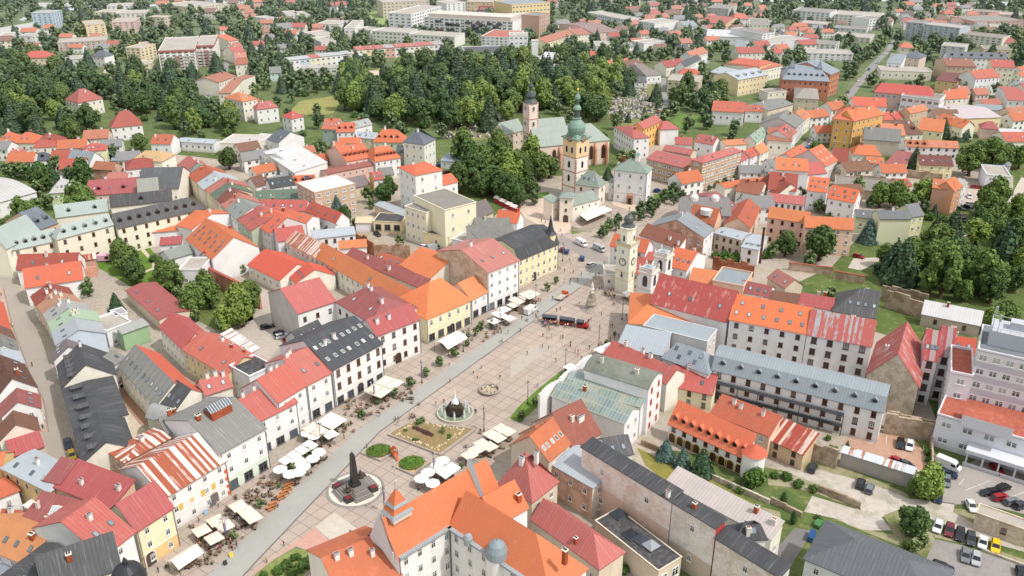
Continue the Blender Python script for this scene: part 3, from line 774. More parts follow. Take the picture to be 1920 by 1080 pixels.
# --- left narrow street, east row
b('narrow house with dark red roof at the top of the eastern street row', (275,132),(236,62),7,3, MARR, PGREEN, D=11,Rg=(395,12),n=2)
b('narrow house with tan tiled roof in the eastern street row', (328,192),(278,128),7,3.2, tile('c08a68', .4), PEACH, D=11,Rg=(430,75),n=2,sides='fl')
b('narrow house with light grey roof in the eastern street row', (366,262),(330,196),7.5,3.2, LGREY, PGREEN, D=12,Rg=(500,110),n=2,sides='fl', sky=2)
b('narrow house with mint green sheet roof in the eastern street row', (398,335),(368,262),8,3, seam('a3c49c', .15), PGREEN, D=13,Rg=(560,160),n=2,sides='fl', ch=[(.5, .6, 'g'),(.7, .5, 'g')])
b('house with pale blue grey roof and roof terrace in the eastern street row', (425,425),(396,340),8,3, seam('aab4bc', .2), BLUEW, D=13,Rg=(590,285),n=2,sides='fl', sky=2,ch=0)
b('mauve roofed house with parapet beside the dark slate range', (405,545),(390,488),8,3.2, MAUVE, WHT, Rg=(520,460),n=2,sides='fl', sky=2,ch=0)
b('low white courtyard house with flat roof and terrace', (800,330),(985,262),5.5, .3, FELTL, WHT, k='f', C=(720,235),n=2,sp=3,ch=0)
b('small flat roofed pavilion with pale sheet roof by the carport', (868,215),(955,190),5.5, .3, LGREY, WHT, k='f', C=(840,170),n=1,ch=0,parapet=.2)
b('white courtyard house with green band under a grey roof', (918,345),(1112,275),6, .8, LGREY, plaster('8db082'),k='s', Rg=(885,300),n=0,ch=0)
b('dark slate house with pale dormers, upper of the curved slate range', (470,748),(432,580),8.5,5, SLATE, CREAM, D=13,Rg=(560,600),n=2,dorm=5,ch=[(.15, .5, 'w')],sides='fr', hip=(0,0))
b('dark slate house with pale dormers, middle of the curved slate range', (560,1060),(470,760),8.5,4.6, SLATE, CREAM, D=12,Rg=(600,880),n=2,dorm=4,ch=0,sides='fr')
b('dark slate house with pale dormers, lowest of the curved slate range', (625,1310),(560,1075),8.5,4.2, SLATE, CREAM, D=11,Rg=(700,1130),n=2,dorm=3,ch=0,sides='f')
b('grey gatehouse with archway and curved ribbed roof across the slate court', (800,615),(935,520),8,3, GREYS, WHT, Rg=(880,445),n=2,door=.6,sky=2,ch=0)
b('long range with ribbed grey roof on one slope and red on the other', (892,585),(1172,880),8,4.6, seam('8b8b82', .4,2.6), CREAM, Rg=(1062,470),back=ORED, n=2,sp=2.9,dorm=0,sky=(9,),ch=0)
b('continuation of the ribbed range with dark glassy roof', (1200,868),(1302,938),8,4.4, seam('4b4f52', .3), CREAM, Rg=(1345,702),back=ORED, n=2,sky=3,ch=0)
b('open carport with long crimson sheet roof', (946,18),(1195,240),4.2,1.0, seam('b5484e', .15), BEIGE, C=(1372,128),n=0,ch=0)
b('courtyard wing with bright red sheet roof and cream wall', (1198,290),(1368,452),8,3.2, seam('cc4444', .12), CREAM, Rg=(1315,206),n=2,sp=2.6,ch=0)
b('courtyard wing with orange red roof and mustard plaster wall', (1372,457),(1700,655),8,3.2, seam('d95c46', .2), plaster('dfcb96', .5),Rg=(1510,336),n=2,sp=3.0,ch=[(.65, .6, 'b'),(.8, .75, 'b'),(.35, .7, 'w')])
b('low court building with ribbed white roof behind the brick chimneys', (1655,350),(1860,500),8,1.2, rust('d9d9d6', 'a58c7c', .25), GREYW, k='s', Rg=(1760,330),n=1,ch=0)
b('flat roofed court block with dark grey felt and white wall', (1725,590),(1870,672),9.5, .3, FELTD, WHT, k='f', C=(1885,500),n=1,sides='fr', parapet=.5)
b('red roofed court range behind the white houses of the square', (1540,800),(1740,735),10,3, REDS, CREAM, Rg=(1480,700),n=1,ch=[(.3, .5, 'w'),(.6, .5, 'w'),(.85, .4, 'w')])
b('barrel roofed low court building beside the slate court', (1100,960),(1230,1000),7,2, LGREY, PGREEN, k='a', C=(1215,890),n=1,ch=0)
b('green grey house with weathered ribbed sheet roof and glass lantern', (1650,1240),(1990,1052),-76,4.2, seam('8b8c86', .45), WHT, Rg=(1740,832),n=3,sp=3.4,shop='f', ch=[(.15, .45, 'b')],corn=True, base=('cfe0cc', 3.6))
b('rear wing with weathered grey roof behind the green ground floor house', (1250,1090),(1440,1020),9,2.5, GREYS, BEIGE, Rg=(1290,950),n=1,ch=[(.4, .5, 'b'),(.6, .5, 'b')])
# --- west side of the square, middle
T(1,2)
b('white house with orange red sheet roof and arched ground floor windows', (-2,1010),(305,853),-62,4.2, REDS, WHT, Rg=(-30,785),n=3,sp=3.6,ch=[(.1, .5, 'w'),(.4, .55, 'w')],corn=True, shop='f')
b('cream house with broad red sheet roof set back behind two chimneys', (160,858),(376,726),12,4.4, seam('d4523f', .2), WHT, Rg=(215,572),n=3,sp=3.6,ch=[(.5, .55, 'w'),(.75, .6, 'w')],corn=True)
b('narrow ivory house with salmon red roof left of the black roof', (378,728),(566,632),-68,4.6, seam('d25c54', .2), IVORY, Rg=(362,456),n=3,sp=3.3,ch=[(.15, .5, 'w'),(.4, .6, 'w')],corn=True, shop='f')
b('dark grey roofed four-storey house with many roof windows on the square', (572,614),(945,416),-71,5.2, seam('454b54', .12, .5), IVORY, Rg=(715,222),n=3,sp=3.2,win='bb', ww=1.2,wh=2.0,sky=(7,8),skyk='w', ch=[(.22, .32, 'w'),(.42, .35, 'w')],corn=True, shop='f', door=.5)
b('dark roofed rear wing behind the four-storey house', (330,420),(520,330),9,3.4, SLATE, GREYW, Rg=(520,212),n=1,ch=0)
b('white palace front with crimson sheet roof and arched portal', (905,358),(1228,232),-66,3.4, CRIM, IVORY, Rg=(1060,150),n=3,sp=3.5,win='bd', ww=1.15,wh=1.7,ch=[(.15, .3, 'w'),(.42, .3, 'w')],corn=True, door=.45)
b('crimson roofed courtyard wing of the white palace', (600,102),(870,266),11.5,4, MAROON, IVORY, hip=(5,5),Rg=(840,5),n=2,sp=3.4,win='bd', ch=[(.25, .55, 'w'),(.4, .5, 'w'),(.8, .4, 'w')])
b('salmon roofed rear wing of the white palace with grey gable wall', (312,190),(597,98),11.5,4.6, seam('d0585c', .2), IVORY, Rg=(205,2),n=2,sp=3.2,win='bd', wl=plaster('bdbab6', .4),ch=0)
b('yellow palace with big orange hipped roof and small gable', (1278,230),(1612,87),-48,6.5, tile('f07a34', .15), YEL, Rg=(1470,-110),hip=(9,5),n=2,sp=3.4,wh=2.0,win='wd', shop='f', dorm=0,ch=0,corn=True, door=.55)
b('low white house with orange roof between the yellow palace and the pink roof', (1614,86),(1738,26),-38,4, tile('e5824a', .2), WHT, Rg=(1600,-75),n=2,sp=3,ch=0,shop='f', corn=True)
T()
b('white three-storey house with faded pink sheet roof', (914,511),(973,488),-73,4.2, seam('cd6d6c', .35), WHT, Rg=(911,452),n=4,sp=3.1,ch=[(.3, .5, 'w')],shop='f', corn=True, wl=RUINB)
YO = b('ornate yellow house with dark mansard roof and corner spire', (971,487),(1047,455.5),-53,5, SLATE, plaster('e8d7a4'),k='m', Rg=(930,435),D=15,n=3,sp=2.8,wh=1.9,sky=0,dorm=0,ch=0,corn=True, door=.4)
# --- wings behind the west side
T(1,1)
b('long court wing with orange tiled roof and rust patched end', (440,842),(1225,1282),7.5,4.2, tile('e27a40', .3), CREAM, Rg=(1000,1005),n=2,sp=3.2,ch=0)
b('rust patched sheet roofed wing joined to the long orange roof', (225,735),(440,842),8,3, rust('cdbeb4', 'a0644c', .5), CREAM, Rg=(395,700),n=2,sp=3,ch=0)
b('wing with crimson sheet roof between the orange court roofs', (670,840),(1250,1085),6.5,2.2, MAROON, CREAM, k='s', Rg=(760,800),n=1,ch=[(.25, .6, 'w'),(.55, .4, 'w')])
b('arcaded loggia house with orange tiled roof in the court', (1085,905),(1300,1015),8,4.2, tile('e5773a', .25), CREAM, Rg=(1200,758),n=1,sp=2.6,ww=1.8,wh=2.4,arch=True, win='wb', ch=0,wl=WHT)
b('small stepped orange roof pair beside the loggia house', (900,860),(1080,920),5,1.2, TERRA, WHT, C=(1060,850),n=1,ch=0)
b('orange pantile roof over the yard by the tall brick wall', (625,785),(830,770),6,1.2, tile('d97a44', .3), WHT, k='s', Rg=(735,725),n=1,ch=0)
b('white gallery house with pale sheet roof in the rear court', (430,710),(745,675),7.5,1.4, PALEB, WHT, C=(570,635),n=2,sp=2.6,win='bd', ch=[(.6, .6, 'w')])
b('dark red brick roofed lean-to beside the pink roofed house', (1420,830),(1600,900),8,1.5, MARR, RUINP, k='s', Rg=(1560,760),n=0,ch=0)
# red wings in the car court
b('long red tiled wing with cream wall on the car court', (-60,905),(180,1022),5.5,3.6, tile('dc4f38', .12), CREAM, Rg=(0,760),n=1,sp=3.4,ch=0)
b('short red tiled house with bare cream gable on the car court', (255,990),(300,1045),5.5,3.6, tile('dc4f38', .12), CREAM, Rg=(375,868),n=1,ch=0)
# --- east side of the square
T(2,2)
b('baroque church nave with weathered red sheet roof and arched windows', (1040,108),(1612,250),13,7, rust('a8524e', 'c08a84', .3, .12), WHT, Rg=(1640,12),n=1,sp=6,ww=2.2,wh=4.5,arch=True, win='wd', ch=0)
b('orange roofed hipped house between the church and the glazed blue roofs', (880,262),(1440,300),9,5, tile('ea7a35', .2), WHT, Rg=(1195,55),hip=(12,14),n=2,ch=[(.5, .3, 'w'),(.68, .25, 'w')])
b('blue grey flat roofed block with glazed strip near the church', (985,285),(1465,405),11, .3, seam('9fb3bd', .2), GREYW, k='f', C=(1095,207),n=2,sides='r', parapet=.15)
b('pale wedge shaped building with blue sheet roof facing the square', (790,440),(1130,505),9,2.2, seam('a9bac4', .15), GREYW, k='s', Rg=(955,300),n=0,ch=0)
b('blue grey mansard house with roof windows beside the red L-shaped house', (1130,520),(1472,640),9,3.6, seam('93a5b0', .2), WHT, Rg=(1200,395),hip=(2,4),n=2,sky=(2,3),ch=0)
b('yellow house with red sheet roof and white chimneys behind the grey gallery block', (1165,728),(1502,800),-31,3, seam('cf4a44', .2), YEL, Rg=(1350,602),n=2,sp=3.6,win='bd', ch=[(.35, .45, 'w'),(.8, .9, 'w'),(.02, .8, 'w')],sky=2)
b('narrow red roofed wing reaching to the square beside the glazed hall', (690,492),(1160,715),9,2.6, seam('cc4f46', .25), CREAM, Rg=(850,436),n=1,ch=[(.2, .5, 'g'),(.45, .6, 'w'),(.6, .5, 'w')])
EH = b('white hall with curved olive grey roof and red framed windows', (545,603),(1025,752),14,1.6, felt('7d8279'), WHT, k='a', C=(640,497),n=4,sides='r', sp=3.2,win='ob', ch=[(.2, .3, 'g'),(.75, .3, 'g')])
b('low hall with weathered glazed green roofs and white parapet', (395,725),(965,890),9.4,1.8, glazed('8ba09b'), WHT, k='s', Rg=(480,640),n=0,ch=0)
b('second low glazed green roof with scalloped white end gables', (300,805),(845,1012),9,2.2, glazed('84999a'), WHT, Rg=(385,712),n=2,sides='r', sp=2.6,ch=[(.35, .5, 'b')],rf=.5)
b('maroon hipped roof house with rust tiled slope near the flower bed', (455,1195),(662,1082),9,6, tile('a4564e', .4), BEIGE, Rg=(450,868),n=2,ch=[(.4, .3, 'g'),(.6, .25, 'w'),(.7, .25, 'w')],hip=(0,0))
b('rust orange tiled house below the maroon roof', (300,1250),(440,1170),9.5,5, tile('c9643c', .4), BEIGE, Rg=(290,975),n=2,sky=1,ch=[(.3, .4, 'w')])
T()
BB = b('long white gallery block with blue grey mansard roof and black balconies', (1336,691),(1656,771),-57,4.6, seam('98a9b1', .2), WHT, k='m', Rg=(1660,722),n=3,sp=3.6,win='bb', ww=1.2,wh=2.0,dorm=9,dz=.12,ch=0)
b('long white college wing with bright orange tiled roof', (1368,598),(1512,625.5),14,5, tile('ee7030', .1), WHT, Rg=(1523,577),n=4,sp=3.6,ww=1.2,win='bd', sky=(6,4),ch=[(.3, .8, 'w'),(.85, .8, 'w')])
b('long white college wing with red and grey weathered sheet roof', (1513,626),(1634,648.5),14,5, RUST2, WHT, Rg=(1694,610.5),n=4,sp=4.0,ww=1.5,wh=1.9,win='bd', ch=[(.15, .85, 'g'),(.25, .85, 'g'),(.65, .8, 'g')])
b('stone gabled college end building with red streaked roof', (1722.5,725),(1737,661),-60,8, RUST4, RUINB, Rg=(1680,677),n=4,sp=4.5,win='bd', ch=[(.4, .75, 'g')],seed=5,wf=WHT)
b('white quoined tower house with rust red hipped roof, left of two', (1731,671.5),(1757.5,676),14,6, rust('b04c4c', 'a89a98', .35), WHT, D=11,n=4,sp=3.2,ww=1.5,wh=2,win='bd', ch=[(.2, .7, 'g')])
b('white quoined tower house with rust red hipped roof, right of two', (1759.5,664.5),(1785,669),14,6, rust('a85058', 'a89a98', .35), WHT, D=11,n=4,sp=3.2,ww=1.5,wh=2,win='bd', ch=[(.9, .7, 'g')])
b('low house with orange red tiled roofs behind the grey tower block', (1786,658),(1828,664),11,4, tile('d84f38', .3), CREAM, Rg=(1775,628),n=2,ch=[(.1, .5, 'g')])
GTW = b('grey office tower block with ribbon windows and rooftop antennas', (1834,657),(2015,697),23, .4, felt('7d8388'), plaster('d6d7e0', .05),k='f', D=15,n=6,sp=2.5,ww=2.0,wh=1.6,win='wl', parapet=.5,sides='fl', skip=[('f', 0),('f', 1)])
b('grey lower office wing with brick red roof terrace', (1783,700),(1824,708),16, .4, FELTB, plaster('d6d7e0', .05),k='f', D=15,n=4,sp=2.6,ww=2.0,wh=1.6,win='wl', parapet=.7,sides='fl')
GAX = b('grey office annex with wide brick red flat roof', (1758,778),(2010,852),9, .4, FELTB, plaster('d6d7e0', .05),k='f', C=(1772,730),n=2,sp=4.6,ww=2.6,wh=1.5,win='wl', parapet=.5)
b('long white shed with pale sheet roof beside the ruined wall', (1729,588),(1838,610),4.2,2.6, WHITES, plaster('b9aa9a', .5),k='s', Rg=(1740,566),n=1,sp=6,win='bd', ch=[(.4, .9, 'b')])
b('charcoal roofed house with half hipped gable below the park trees', (1562,582),(1641,596),6,6, DGREY, plaster('d8c8a8'),Rg=(1618,541),n=1,sky=4,ch=[(.7, .7, 'w')],hip=(7,0))
b('crimson roofed low house behind the orange college roof', (1498,570),(1560,581),5,2.2, CRIM, WHT, Rg=(1522,552),n=1,ch=[(.5, .7, 'g'),(.7, .6, 'b')])
b('brown flat pitched roof behind the orange college roof', (1440,562),(1500,570),5,1.8, BROWN, BEIGE, k='s', Rg=(1450,547),n=0,ch=0)
b('small maroon roofed house with roof lights next to the brown pitched roof', (1385,545),(1440,557),6,2.2, MAROON, WHT, Rg=(1405,528),n=1,sky=4,ch=0)
# --- the castle side and the north east
T(2,1)
b('white house with orange roof at the foot of the clock tower', (738,760),(1000,812),12,3.2, tile('d8643a', .25), WHT, Rg=(870,690),n=4,sp=3.2,ch=0,sky=2,seed=3)
b('cream corner cafe building with rounded front beside the clock tower', (700,985),(880,985),5, .4, FELTL, CREAM, k='f', D=8,n=1,ch=0,sp=2.4,parapet=.4)
b('low house with red sheet roof between the clock tower and the church towers', (880,955),(980,980),7,4, REDS, CREAM, Rg=(1010,805),n=2,ch=0)
b('white house with orange roof and four roof windows behind the church towers', (1155,910),(1310,948),8,4, tile('e0673a', .2), WHT, Rg=(1260,780),n=2,sky=4,ch=[(.6, .8, 'g')])
b('plain orange roofed low building behind the church nave', (1325,1035),(1500,1062),6,2, tile('df7a45', .3), WHT, k='s', Rg=(1440,945),n=1,ch=0)
b('flat blue grey roofed block with roof hatch behind the church', (1505,1030),(1735,1075),8, .8, BLUEG, PEACH, k='f', C=(1580,930),n=1,ch=0)
b('white block with pale sheet roof and brown windows', (1520,668),(1720,720),7, .8, PALEB, plaster('d2bfa6', .3),C=(1560,615),n=2,sp=2.4,win='bd', ch=0)
b('second white block with pale sheet roof and pink ground floor', (1720,772),(1850,795),6.5, .8, PALEB, WHT, C=(1745,668),n=2,sp=3,win='bd', ch=0)
b('grey blue sheet roofed theatre barn with bare brick gable', (1440,705),(1512,640),10,5, seam('8b979f', .3), WHT, Rg=(1250,560),rf=.5,n=2,sides='fl', wl=RUINP, ch=[(.4, .5, 'g')])
b('collapsed dark roofed house with white chimneys beside the brick gable', (960,680),(1250,780),9,3, tile('9d5a50', .6), WHT, k='s', Rg=(1000,600),n=0,ch=[(.7, .4, 'w'),(.95, .2, 'w')])
b('house with patched orange tiles and big dish shaped rooflight', (1330,560),(1520,600),9,5, tile('d2693f', .55), PEACH, Rg=(1370,452),n=1,ch=[(.5, .8, 'g')])
b('grey sheet roofed hall with white ventilation hoods', (1290,530),(1645,540),9,4, seam('868280', .3), GREYW, Rg=(1420,400),n=1,ch=0)
b('crimson roofed hall with rows of roof windows and white gable', (1650,525),(1728,490),8,4.5, seam('a85058', .2), WHT, Rg=(1490,375),n=2,sides='f', sky=(5,4),ch=0)
b('peach gabled house beside the crimson hall', (1785,630),(1860,480),8,3.5, TERRA, PEACH, Rg=(1740,470),n=2,ch=0)
b('orange tiled house on the street behind the small square', (1600,330),(1760,300),7,3.4, tile('dc6a38', .4), CREAM, Rg=(1650,285),n=1,ch=[(.6, .6, 'g')])
b('long brown tiled house row with stepped gables', (1680,350),(1860,380),7,3.6, tile('a8604c', .4), CREAM, Rg=(1760,270),n=2,ch=2)
b('red brown tiled corner house above the stepped row', (1830,300),(1990,380),7,4, MARR, CREAM, Rg=(1880,200),n=2,ch=2)
MH = b('white cubic stone house with green hipped roof and small roof turret', (765,190),(1015,218),15,4.2, COPR, WHT, C=(1078,178),hip=(6,6),n=3,sp=4.2,sides='fr', wh=1.9,ch=[(.2, .55, 'b')],corn=True, seed=9)
b('low white annex with arcaded gallery beside the cubic stone house', (728,285),(845,300),8.5,1, COPR, WHT, k='s', Rg=(760,262),n=2,sp=3,ch=0)
b('brown brick school block with red hipped roof and glazed stair', (1430,140),(1722,52),14,2.6, seam('cf5a58', .3), plaster('bd9c72', .3),Rg=(1480,75),hip=(6,3),n=5,sp=2.9,ww=2.2,wh=1.5,win='wl', sides='fl', ch=0)
b('brown brick school wing with long red sheet roof', (1010,110),(1290,180),9.5,2.4, seam('c8565a', .3), plaster('bd9c72', .3),Rg=(1130,60),n=3,sp=2.9,ww=2.1,wh=1.4,win='wl', ch=0)
b('red roofed rear wing of the brown school', (1130,45),(1340,80),9,2.2, seam('c8565a', .35), BEIGE, Rg=(1200,15),n=1,ch=0)
b('white street house with red roof next to the brown school', (1720,130),(1790,90),9,3, REDS, WHT, Rg=(1720,70),n=3,ch=1)
b('white street house with deep red tiles, second beyond the brown school', (1790,100),(1860,65),9,3, ORED, WHT, Rg=(1770,40),n=3,ch=1)
b('cream street house with orange roof, third beyond the brown school', (1860,75),(1925,40),9,3, tile('dd8a5c', .3), CREAM, Rg=(1840,10),n=3,ch=1)
T(2,0)
b('yellow and white school with red hipped roof and wings', (915,1040),(1030,1030),11,3, seam('c9504f', .25), WHT, C=(905,940),hip=(4,4),n=3,sides='fl', sp=3,ch=1)
b('yellow school wing with long red sheet roof', (985,968),(1120,905),12,3, seam('cc5554', .25), plaster('e3ae4e'),Rg=(1040,880),n=3,sp=3.2,win='bd', ch=0)
b('white end block with red hipped roof beside the yellow school', (1115,972),(1250,965),9,2.6, seam('cf5050', .25), WHT, C=(1200,915),hip=(4,4),n=0,ch=0)
b('white house with orange tiled roof above the school lawn', (1500,830),(1740,845),8,3.6, tile('cd5b42', .3), WHT, Rg=(1690,765),n=1,sides='fr', ch=1,sky=0)
b('low white wing with orange roof and roof lights above the school lawn', (1750,830),(1880,835),7,3.4, tile('d25e40', .3), WHT, Rg=(1800,790),n=1,sky=6,ch=0)
b('red roofed house at the near side of the school street', (1225,1080),(1350,1085),8,3, seam('c54c4c', .3), WHT, Rg=(1300,1030),n=1,ch=1)
b('red roofed gabled white house beside the school street', (1370,1060),(1510,1085),8,4, seam('c9504f', .3), WHT, Rg=(1440,1012),n=1,ch=1)
b('long orange and pink tiled house backing on the school', (1600,1090),(1760,1078),8,3, tile('dc8258', .4), CREAM, Rg=(1680,1045),n=1,ch=1)
b('green sheet roofed street house', (1830,1070),(1920,1000),9,3, seam('8fb096', .3), CREAM, Rg=(1850,970),n=2,ch=1)
b('broad hall with pale tin roof and small domed skylights', (1490,540),(1720,585),9,2.5, PALEB, plaster('d9c79a'),Rg=(1540,495),n=2,sky=4,ch=0)
b('long yellow hotel with slate roof and red pavilion corners', (1620,470),(1860,500),11,2.5, ORED, plaster('e0cd92'),Rg=(1680,430),n=3,hip=(4,4),ch=1)
b('cream hotel front range with pale roof and dormers', (1700,600),(1920,560),11,3, PALEB, plaster('e0cf9e'),Rg=(1760,520),n=3,dorm=4,ch=0)
b('grey flat roofed terrace block with dark balconies', (1165,605),(1400,620),8, .3, FELTL, plaster('c2b596', .4),k='f', C=(1170,555),n=2,sp=3.4,ww=2.2,ch=0)
b('red hipped house behind the grey terrace block', (1250,555),(1410,560),6,3, ORED, CREAM, Rg=(1320,515),hip=(4,4),n=1,ch=1)
b('low dark roofed bungalow by the cemetery gate', (920,615),(1010,615),4,1.4, DGREY, WHT, C=(930,575),n=1,ch=0)
b('house with hipped grey brown roof near the cemetery road', (1010,570),(1120,560),6,4, tile('8d847c', .4), WHT, Rg=(1080,470),hip=(3,3),n=1,ch=1)
b('long brown roofed white gabled house above the cemetery', (890,515),(1020,500),7,3.4, BROWN, WHT, Rg=(930,445),n=2,ch=1,sides='fr')
b('orange tiled row house above the cemetery', (740,490),(890,470),7,3.2, tile('cf5a40', .35), PEACH, Rg=(820,440),n=2,ch=1)
b('small white house with red roof beside the wood edge', (550,425),(640,430),6,2.8, ORED, WHT, Rg=(590,385),n=1,ch=1)
b('long salmon roofed apartment house with cream wall on the slope', (250,320),(460,255),9,3, tile('bd6a52', .3), plaster('e6d3ac'),Rg=(320,250),n=2,sp=3,ch=0)
b('flat roofed grey cube house on the slope', (630,350),(750,350),7, .3, FELTL, GREYW, k='f', C=(640,312),n=2,ch=0)
b('pale villa with two orange gables on the slope', (495,265),(640,250),7,3, tile('b9695a', .4), CREAM, Rg=(560,205),n=2,ch=1)
b('pink walled double house with grey mansard roof on the slope', (620,250),(800,235),8,3, tile('9a7c78', .4), PINKW, Rg=(700,172),n=2,ch=1)
b('white cube villa with flat roof in the hillside gardens', (900,310),(990,330),7, .3, FELTL, WHT, k='f', C=(930,265),n=2,ch=0)
b('long white modern terrace with glazed front', (565,95),(850,150),9, .3, FELTL, WHT, k='f', C=(570,65),n=3,sp=3.5,ww=2.4,win='wl', ch=0)
b('stepped white flats with flat roofs on the ridge road', (950,160),(1070,180),10, .3, FELTL, WHT, k='f', C=(960,112),n=3,sp=3,ch=0)
b('tall grey tower block far beyond the cemetery', (1465,60),(1625,70),-18, .3, FELTG, plaster('b9b6b0'),k='f', C=(1480,30),n=9,sp=3.2,ww=2,win='wl', ch=0)
b('villa with grey and blue gabled roof near the tower block', (1300,205),(1400,200),7,4, BLUEG, CREAM, Rg=(1350,155),n=2,ch=1)
b('white and orange villa right of the tower block', (1665,140),(1775,140),7,4, ORED, WHT, Rg=(1720,100),n=2,hip=(3,3),ch=1)
b('red roofed row beside the villas on the ridge', (1410,165),(1600,180),6,3, tile('c04c44', .3), PEACH, Rg=(1500,120),n=1,ch=2)
b('low white flats with grey roof on the ridge', (1780,185),(1930,190),9, .3, FELTG, CREAM, k='f', C=(1790,140),n=3,ch=0)
b('broad white hall roof among the red ridge houses', (1460,270),(1750,280),7,1, WHITES, WHT, Rg=(1600,240),n=1,ch=0)
b('big white cube block with blank side on the ridge', (1800,290),(1930,320),-17, .3, FELTL, plaster('d6dbe0'),k='f', C=(1830,210),n=6,sp=3,win='wl', ch=0)
b('light blue house with gabled roof near the ridge road', (1670,350),(1740,355),6,3.4, BLUEG, BLUEW, Rg=(1700,300),n=1,ch=1)
b('red tiled house row below the white cube block', (1700,400),(1900,395),7,3.6, tile('b84a44', .3), CREAM, Rg=(1800,350),n=2,ch=2)
b('salmon gabled street houses on the cemetery road', (1350,430),(1470,390),8,3.6, tile('c9745c', .4), WHT, Rg=(1400,360),n=2,ch=1)
b('dark hipped villa above the cemetery road', (1250,375),(1345,375),6,3.4, DGREY, CREAM, Rg=(1290,330),hip=(3,3),n=1,ch=1)
b('white stepped house with black roof on the cemetery road', (1300,500),(1420,440),8,3, SLATE, WHT, Rg=(1340,430),n=2,ch=1)
b('deep red tiled house left of the cemetery road', (1160,505),(1300,480),7,3.4, tile('b04244', .3), CREAM, Rg=(1240,440),n=1,ch=1)
# --- right hand side, middle
T(3,1)
b('white gabled house with orange roof on the upper lane', (180,110),(290,40),7,4, tile('e0673c', .2), WHT, Rg=(60,120),n=0,ch=0)
b('white house with large orange roof and red skylights', (430,165),(520,120),9,6, tile('e56a48', .15), GREYW, Rg=(330,35),n=1,sky=(3,3),skyk='w', ch=0)
b('maroon roofed house behind the large orange roof', (480,130),(600,140),7,4, MARR, GREYW, Rg=(500,30),n=0,ch=0)
b('long white blind house with orange roof end', (60,190),(300,205),10,3.4, tile('e47642', .2), WHT, Rg=(150,105),n=0,ch=[(.6, .2, 'w')])
b('red roofed gable beyond the white blind house', (300,230),(440,215),8,3.4, REDS, WHT, Rg=(300,140),n=1,ch=0)
b('brick red tiled house with galleried white front', (0,335),(210,355),8,5, tile('b04a40', .35), WHT, Rg=(50,210),n=1,sp=2.2,wh=1.8,ch=1)
b('white house with bright orange roof and seven roof lights, left of a pair', (295,345),(440,362),9,4, tile('ee6a34', .1), WHT, Rg=(400,252),n=2,sky=(4,3),ch=0)
b('white house with bright orange roof and seven roof lights, right of a pair', (450,400),(650,438),9,4, tile('ee6a34', .1), WHT, Rg=(600,332),n=2,sky=(4,3),ch=0,sides='fr')
b('white balcony house with rose sheet roof in the gardens', (0,425),(270,455),8,2.2, seam('cf5d62', .2), WHT, Rg=(100,378),n=2,sp=2.2,win='bd', wh=2,ch=0)
b('peach apartment house with orange gables and white dormer boxes', (0,545),(300,590),11,3.6, tile('e27c44', .25), plaster('e3b79c'),Rg=(90,480),n=3,sp=3,win='bd', ch=0)
b('peach apartment house wing with balconies and orange roof', (280,620),(640,640),11,3.6, tile('e27640', .25), plaster('e6c0a4'),Rg=(400,545),n=3,sp=3,sides='fr', win='wd', ch=0)
b('pale green apartment house with grey roof and bare gable', (840,560),(1075,560),11,3.6, seam('6f7479', .2), plaster('d0d3ae', .1),Rg=(900,500),n=3,sp=3.2,sides='r', wf=plaster('d0d3ae', .1),ch=[(.5, .5, 'w')])
b('second pale green apartment house with grey gabled roof', (1080,545),(1170,530),11,4, seam('757b80', .2), plaster('d9d4a0', .1),Rg=(1040,455),n=3,sp=2.6,sides='fr', ch=0)
b('low grey roofed green wing beside the tall spruce', (660,545),(840,560),7,2, seam('6f7479', .2), plaster('cfd0a4', .1),Rg=(720,495),n=1,ch=0)
b('orange and salmon block with gabled end by the small car park', (1235,325),(1400,345),11,3, tile('d9764c', .35), plaster('d79a80'),Rg=(1330,270),n=0,ch=0)
b('salmon block with balconies facing the small car park', (1395,350),(1455,310),11,3, tile('e5743e', .25), plaster('dc9478'),Rg=(1370,265),n=3,sides='f', ch=0)
b('white narrow house attached to the salmon block', (1455,320),(1495,290),10,2.5, LGREY, WHT, Rg=(1420,270),n=3,ch=0)
b('yellow house with dark red roof and four roof windows', (1140,155),(1390,165),6.5,3, tile('7e4648', .25), plaster('e4d49c'),Rg=(1260,85),n=2,sp=3,sky=4,ch=0)
b('white apartment house with salmon roof above the dark red roof', (1200,20),(1430,30),9,2.6, tile('de7a5a', .25), WHT, Rg=(1300,-25),n=3,sp=3,win='bd', ch=0,sky=4)
b('white apartment house with brown dormers left of the salmon roof', (1040,15),(1200,25),9,2.6, tile('c7714f', .3), WHT, Rg=(1100,-30),n=3,sp=3,ch=0,dorm=3)
b('cluster house with orange half hipped roof in the walled yards', (640,75),(850,85),7,3.6, tile('e0733f', .2), CREAM, Rg=(700,5),n=1,ch=1,hip=(3,3))
b('low orange tiled row in the walled yards', (740,150),(870,160),4.5,1.8, tile('d9713f', .3), BEIGE, Rg=(800,100),n=0,ch=0)
b('crimson sheet roofed shed in the walled yards', (870,155),(1010,180),4.5,2.4, seam('b04c50', .4), BEIGE, Rg=(960,60),n=0,ch=0)
b('pink house beside the long garden walls', (990,320),(1080,310),6,2, TERRA, PINKW, C=(1000,270),n=1,ch=0)
b('long low felt roofed garages along the garden walls', (500,330),(990,380),4, .3, FELTG, plaster('b3a08c', .5),k='f', C=(520,240),n=0,ch=0)
b('white garage block with pale flat roof on the right', (1640,235),(1820,250),7, .3, FELTL, plaster('d9dde2'),k='f', C=(1665,165),n=2,sp=4,ww=2.6,win='wl', ch=0)
b('long low blue grey roofed depot on the right', (1620,150),(1820,165),4, .8, BLUEG, GREYW, C=(1630,120),n=0,ch=0)
b('reddish roofed house at the foot of the garden lane', (0,1000),(130,1080),5,3, seam('c46868', .4), BEIGE, Rg=(60,930),n=0,ch=0)
T(3,0)
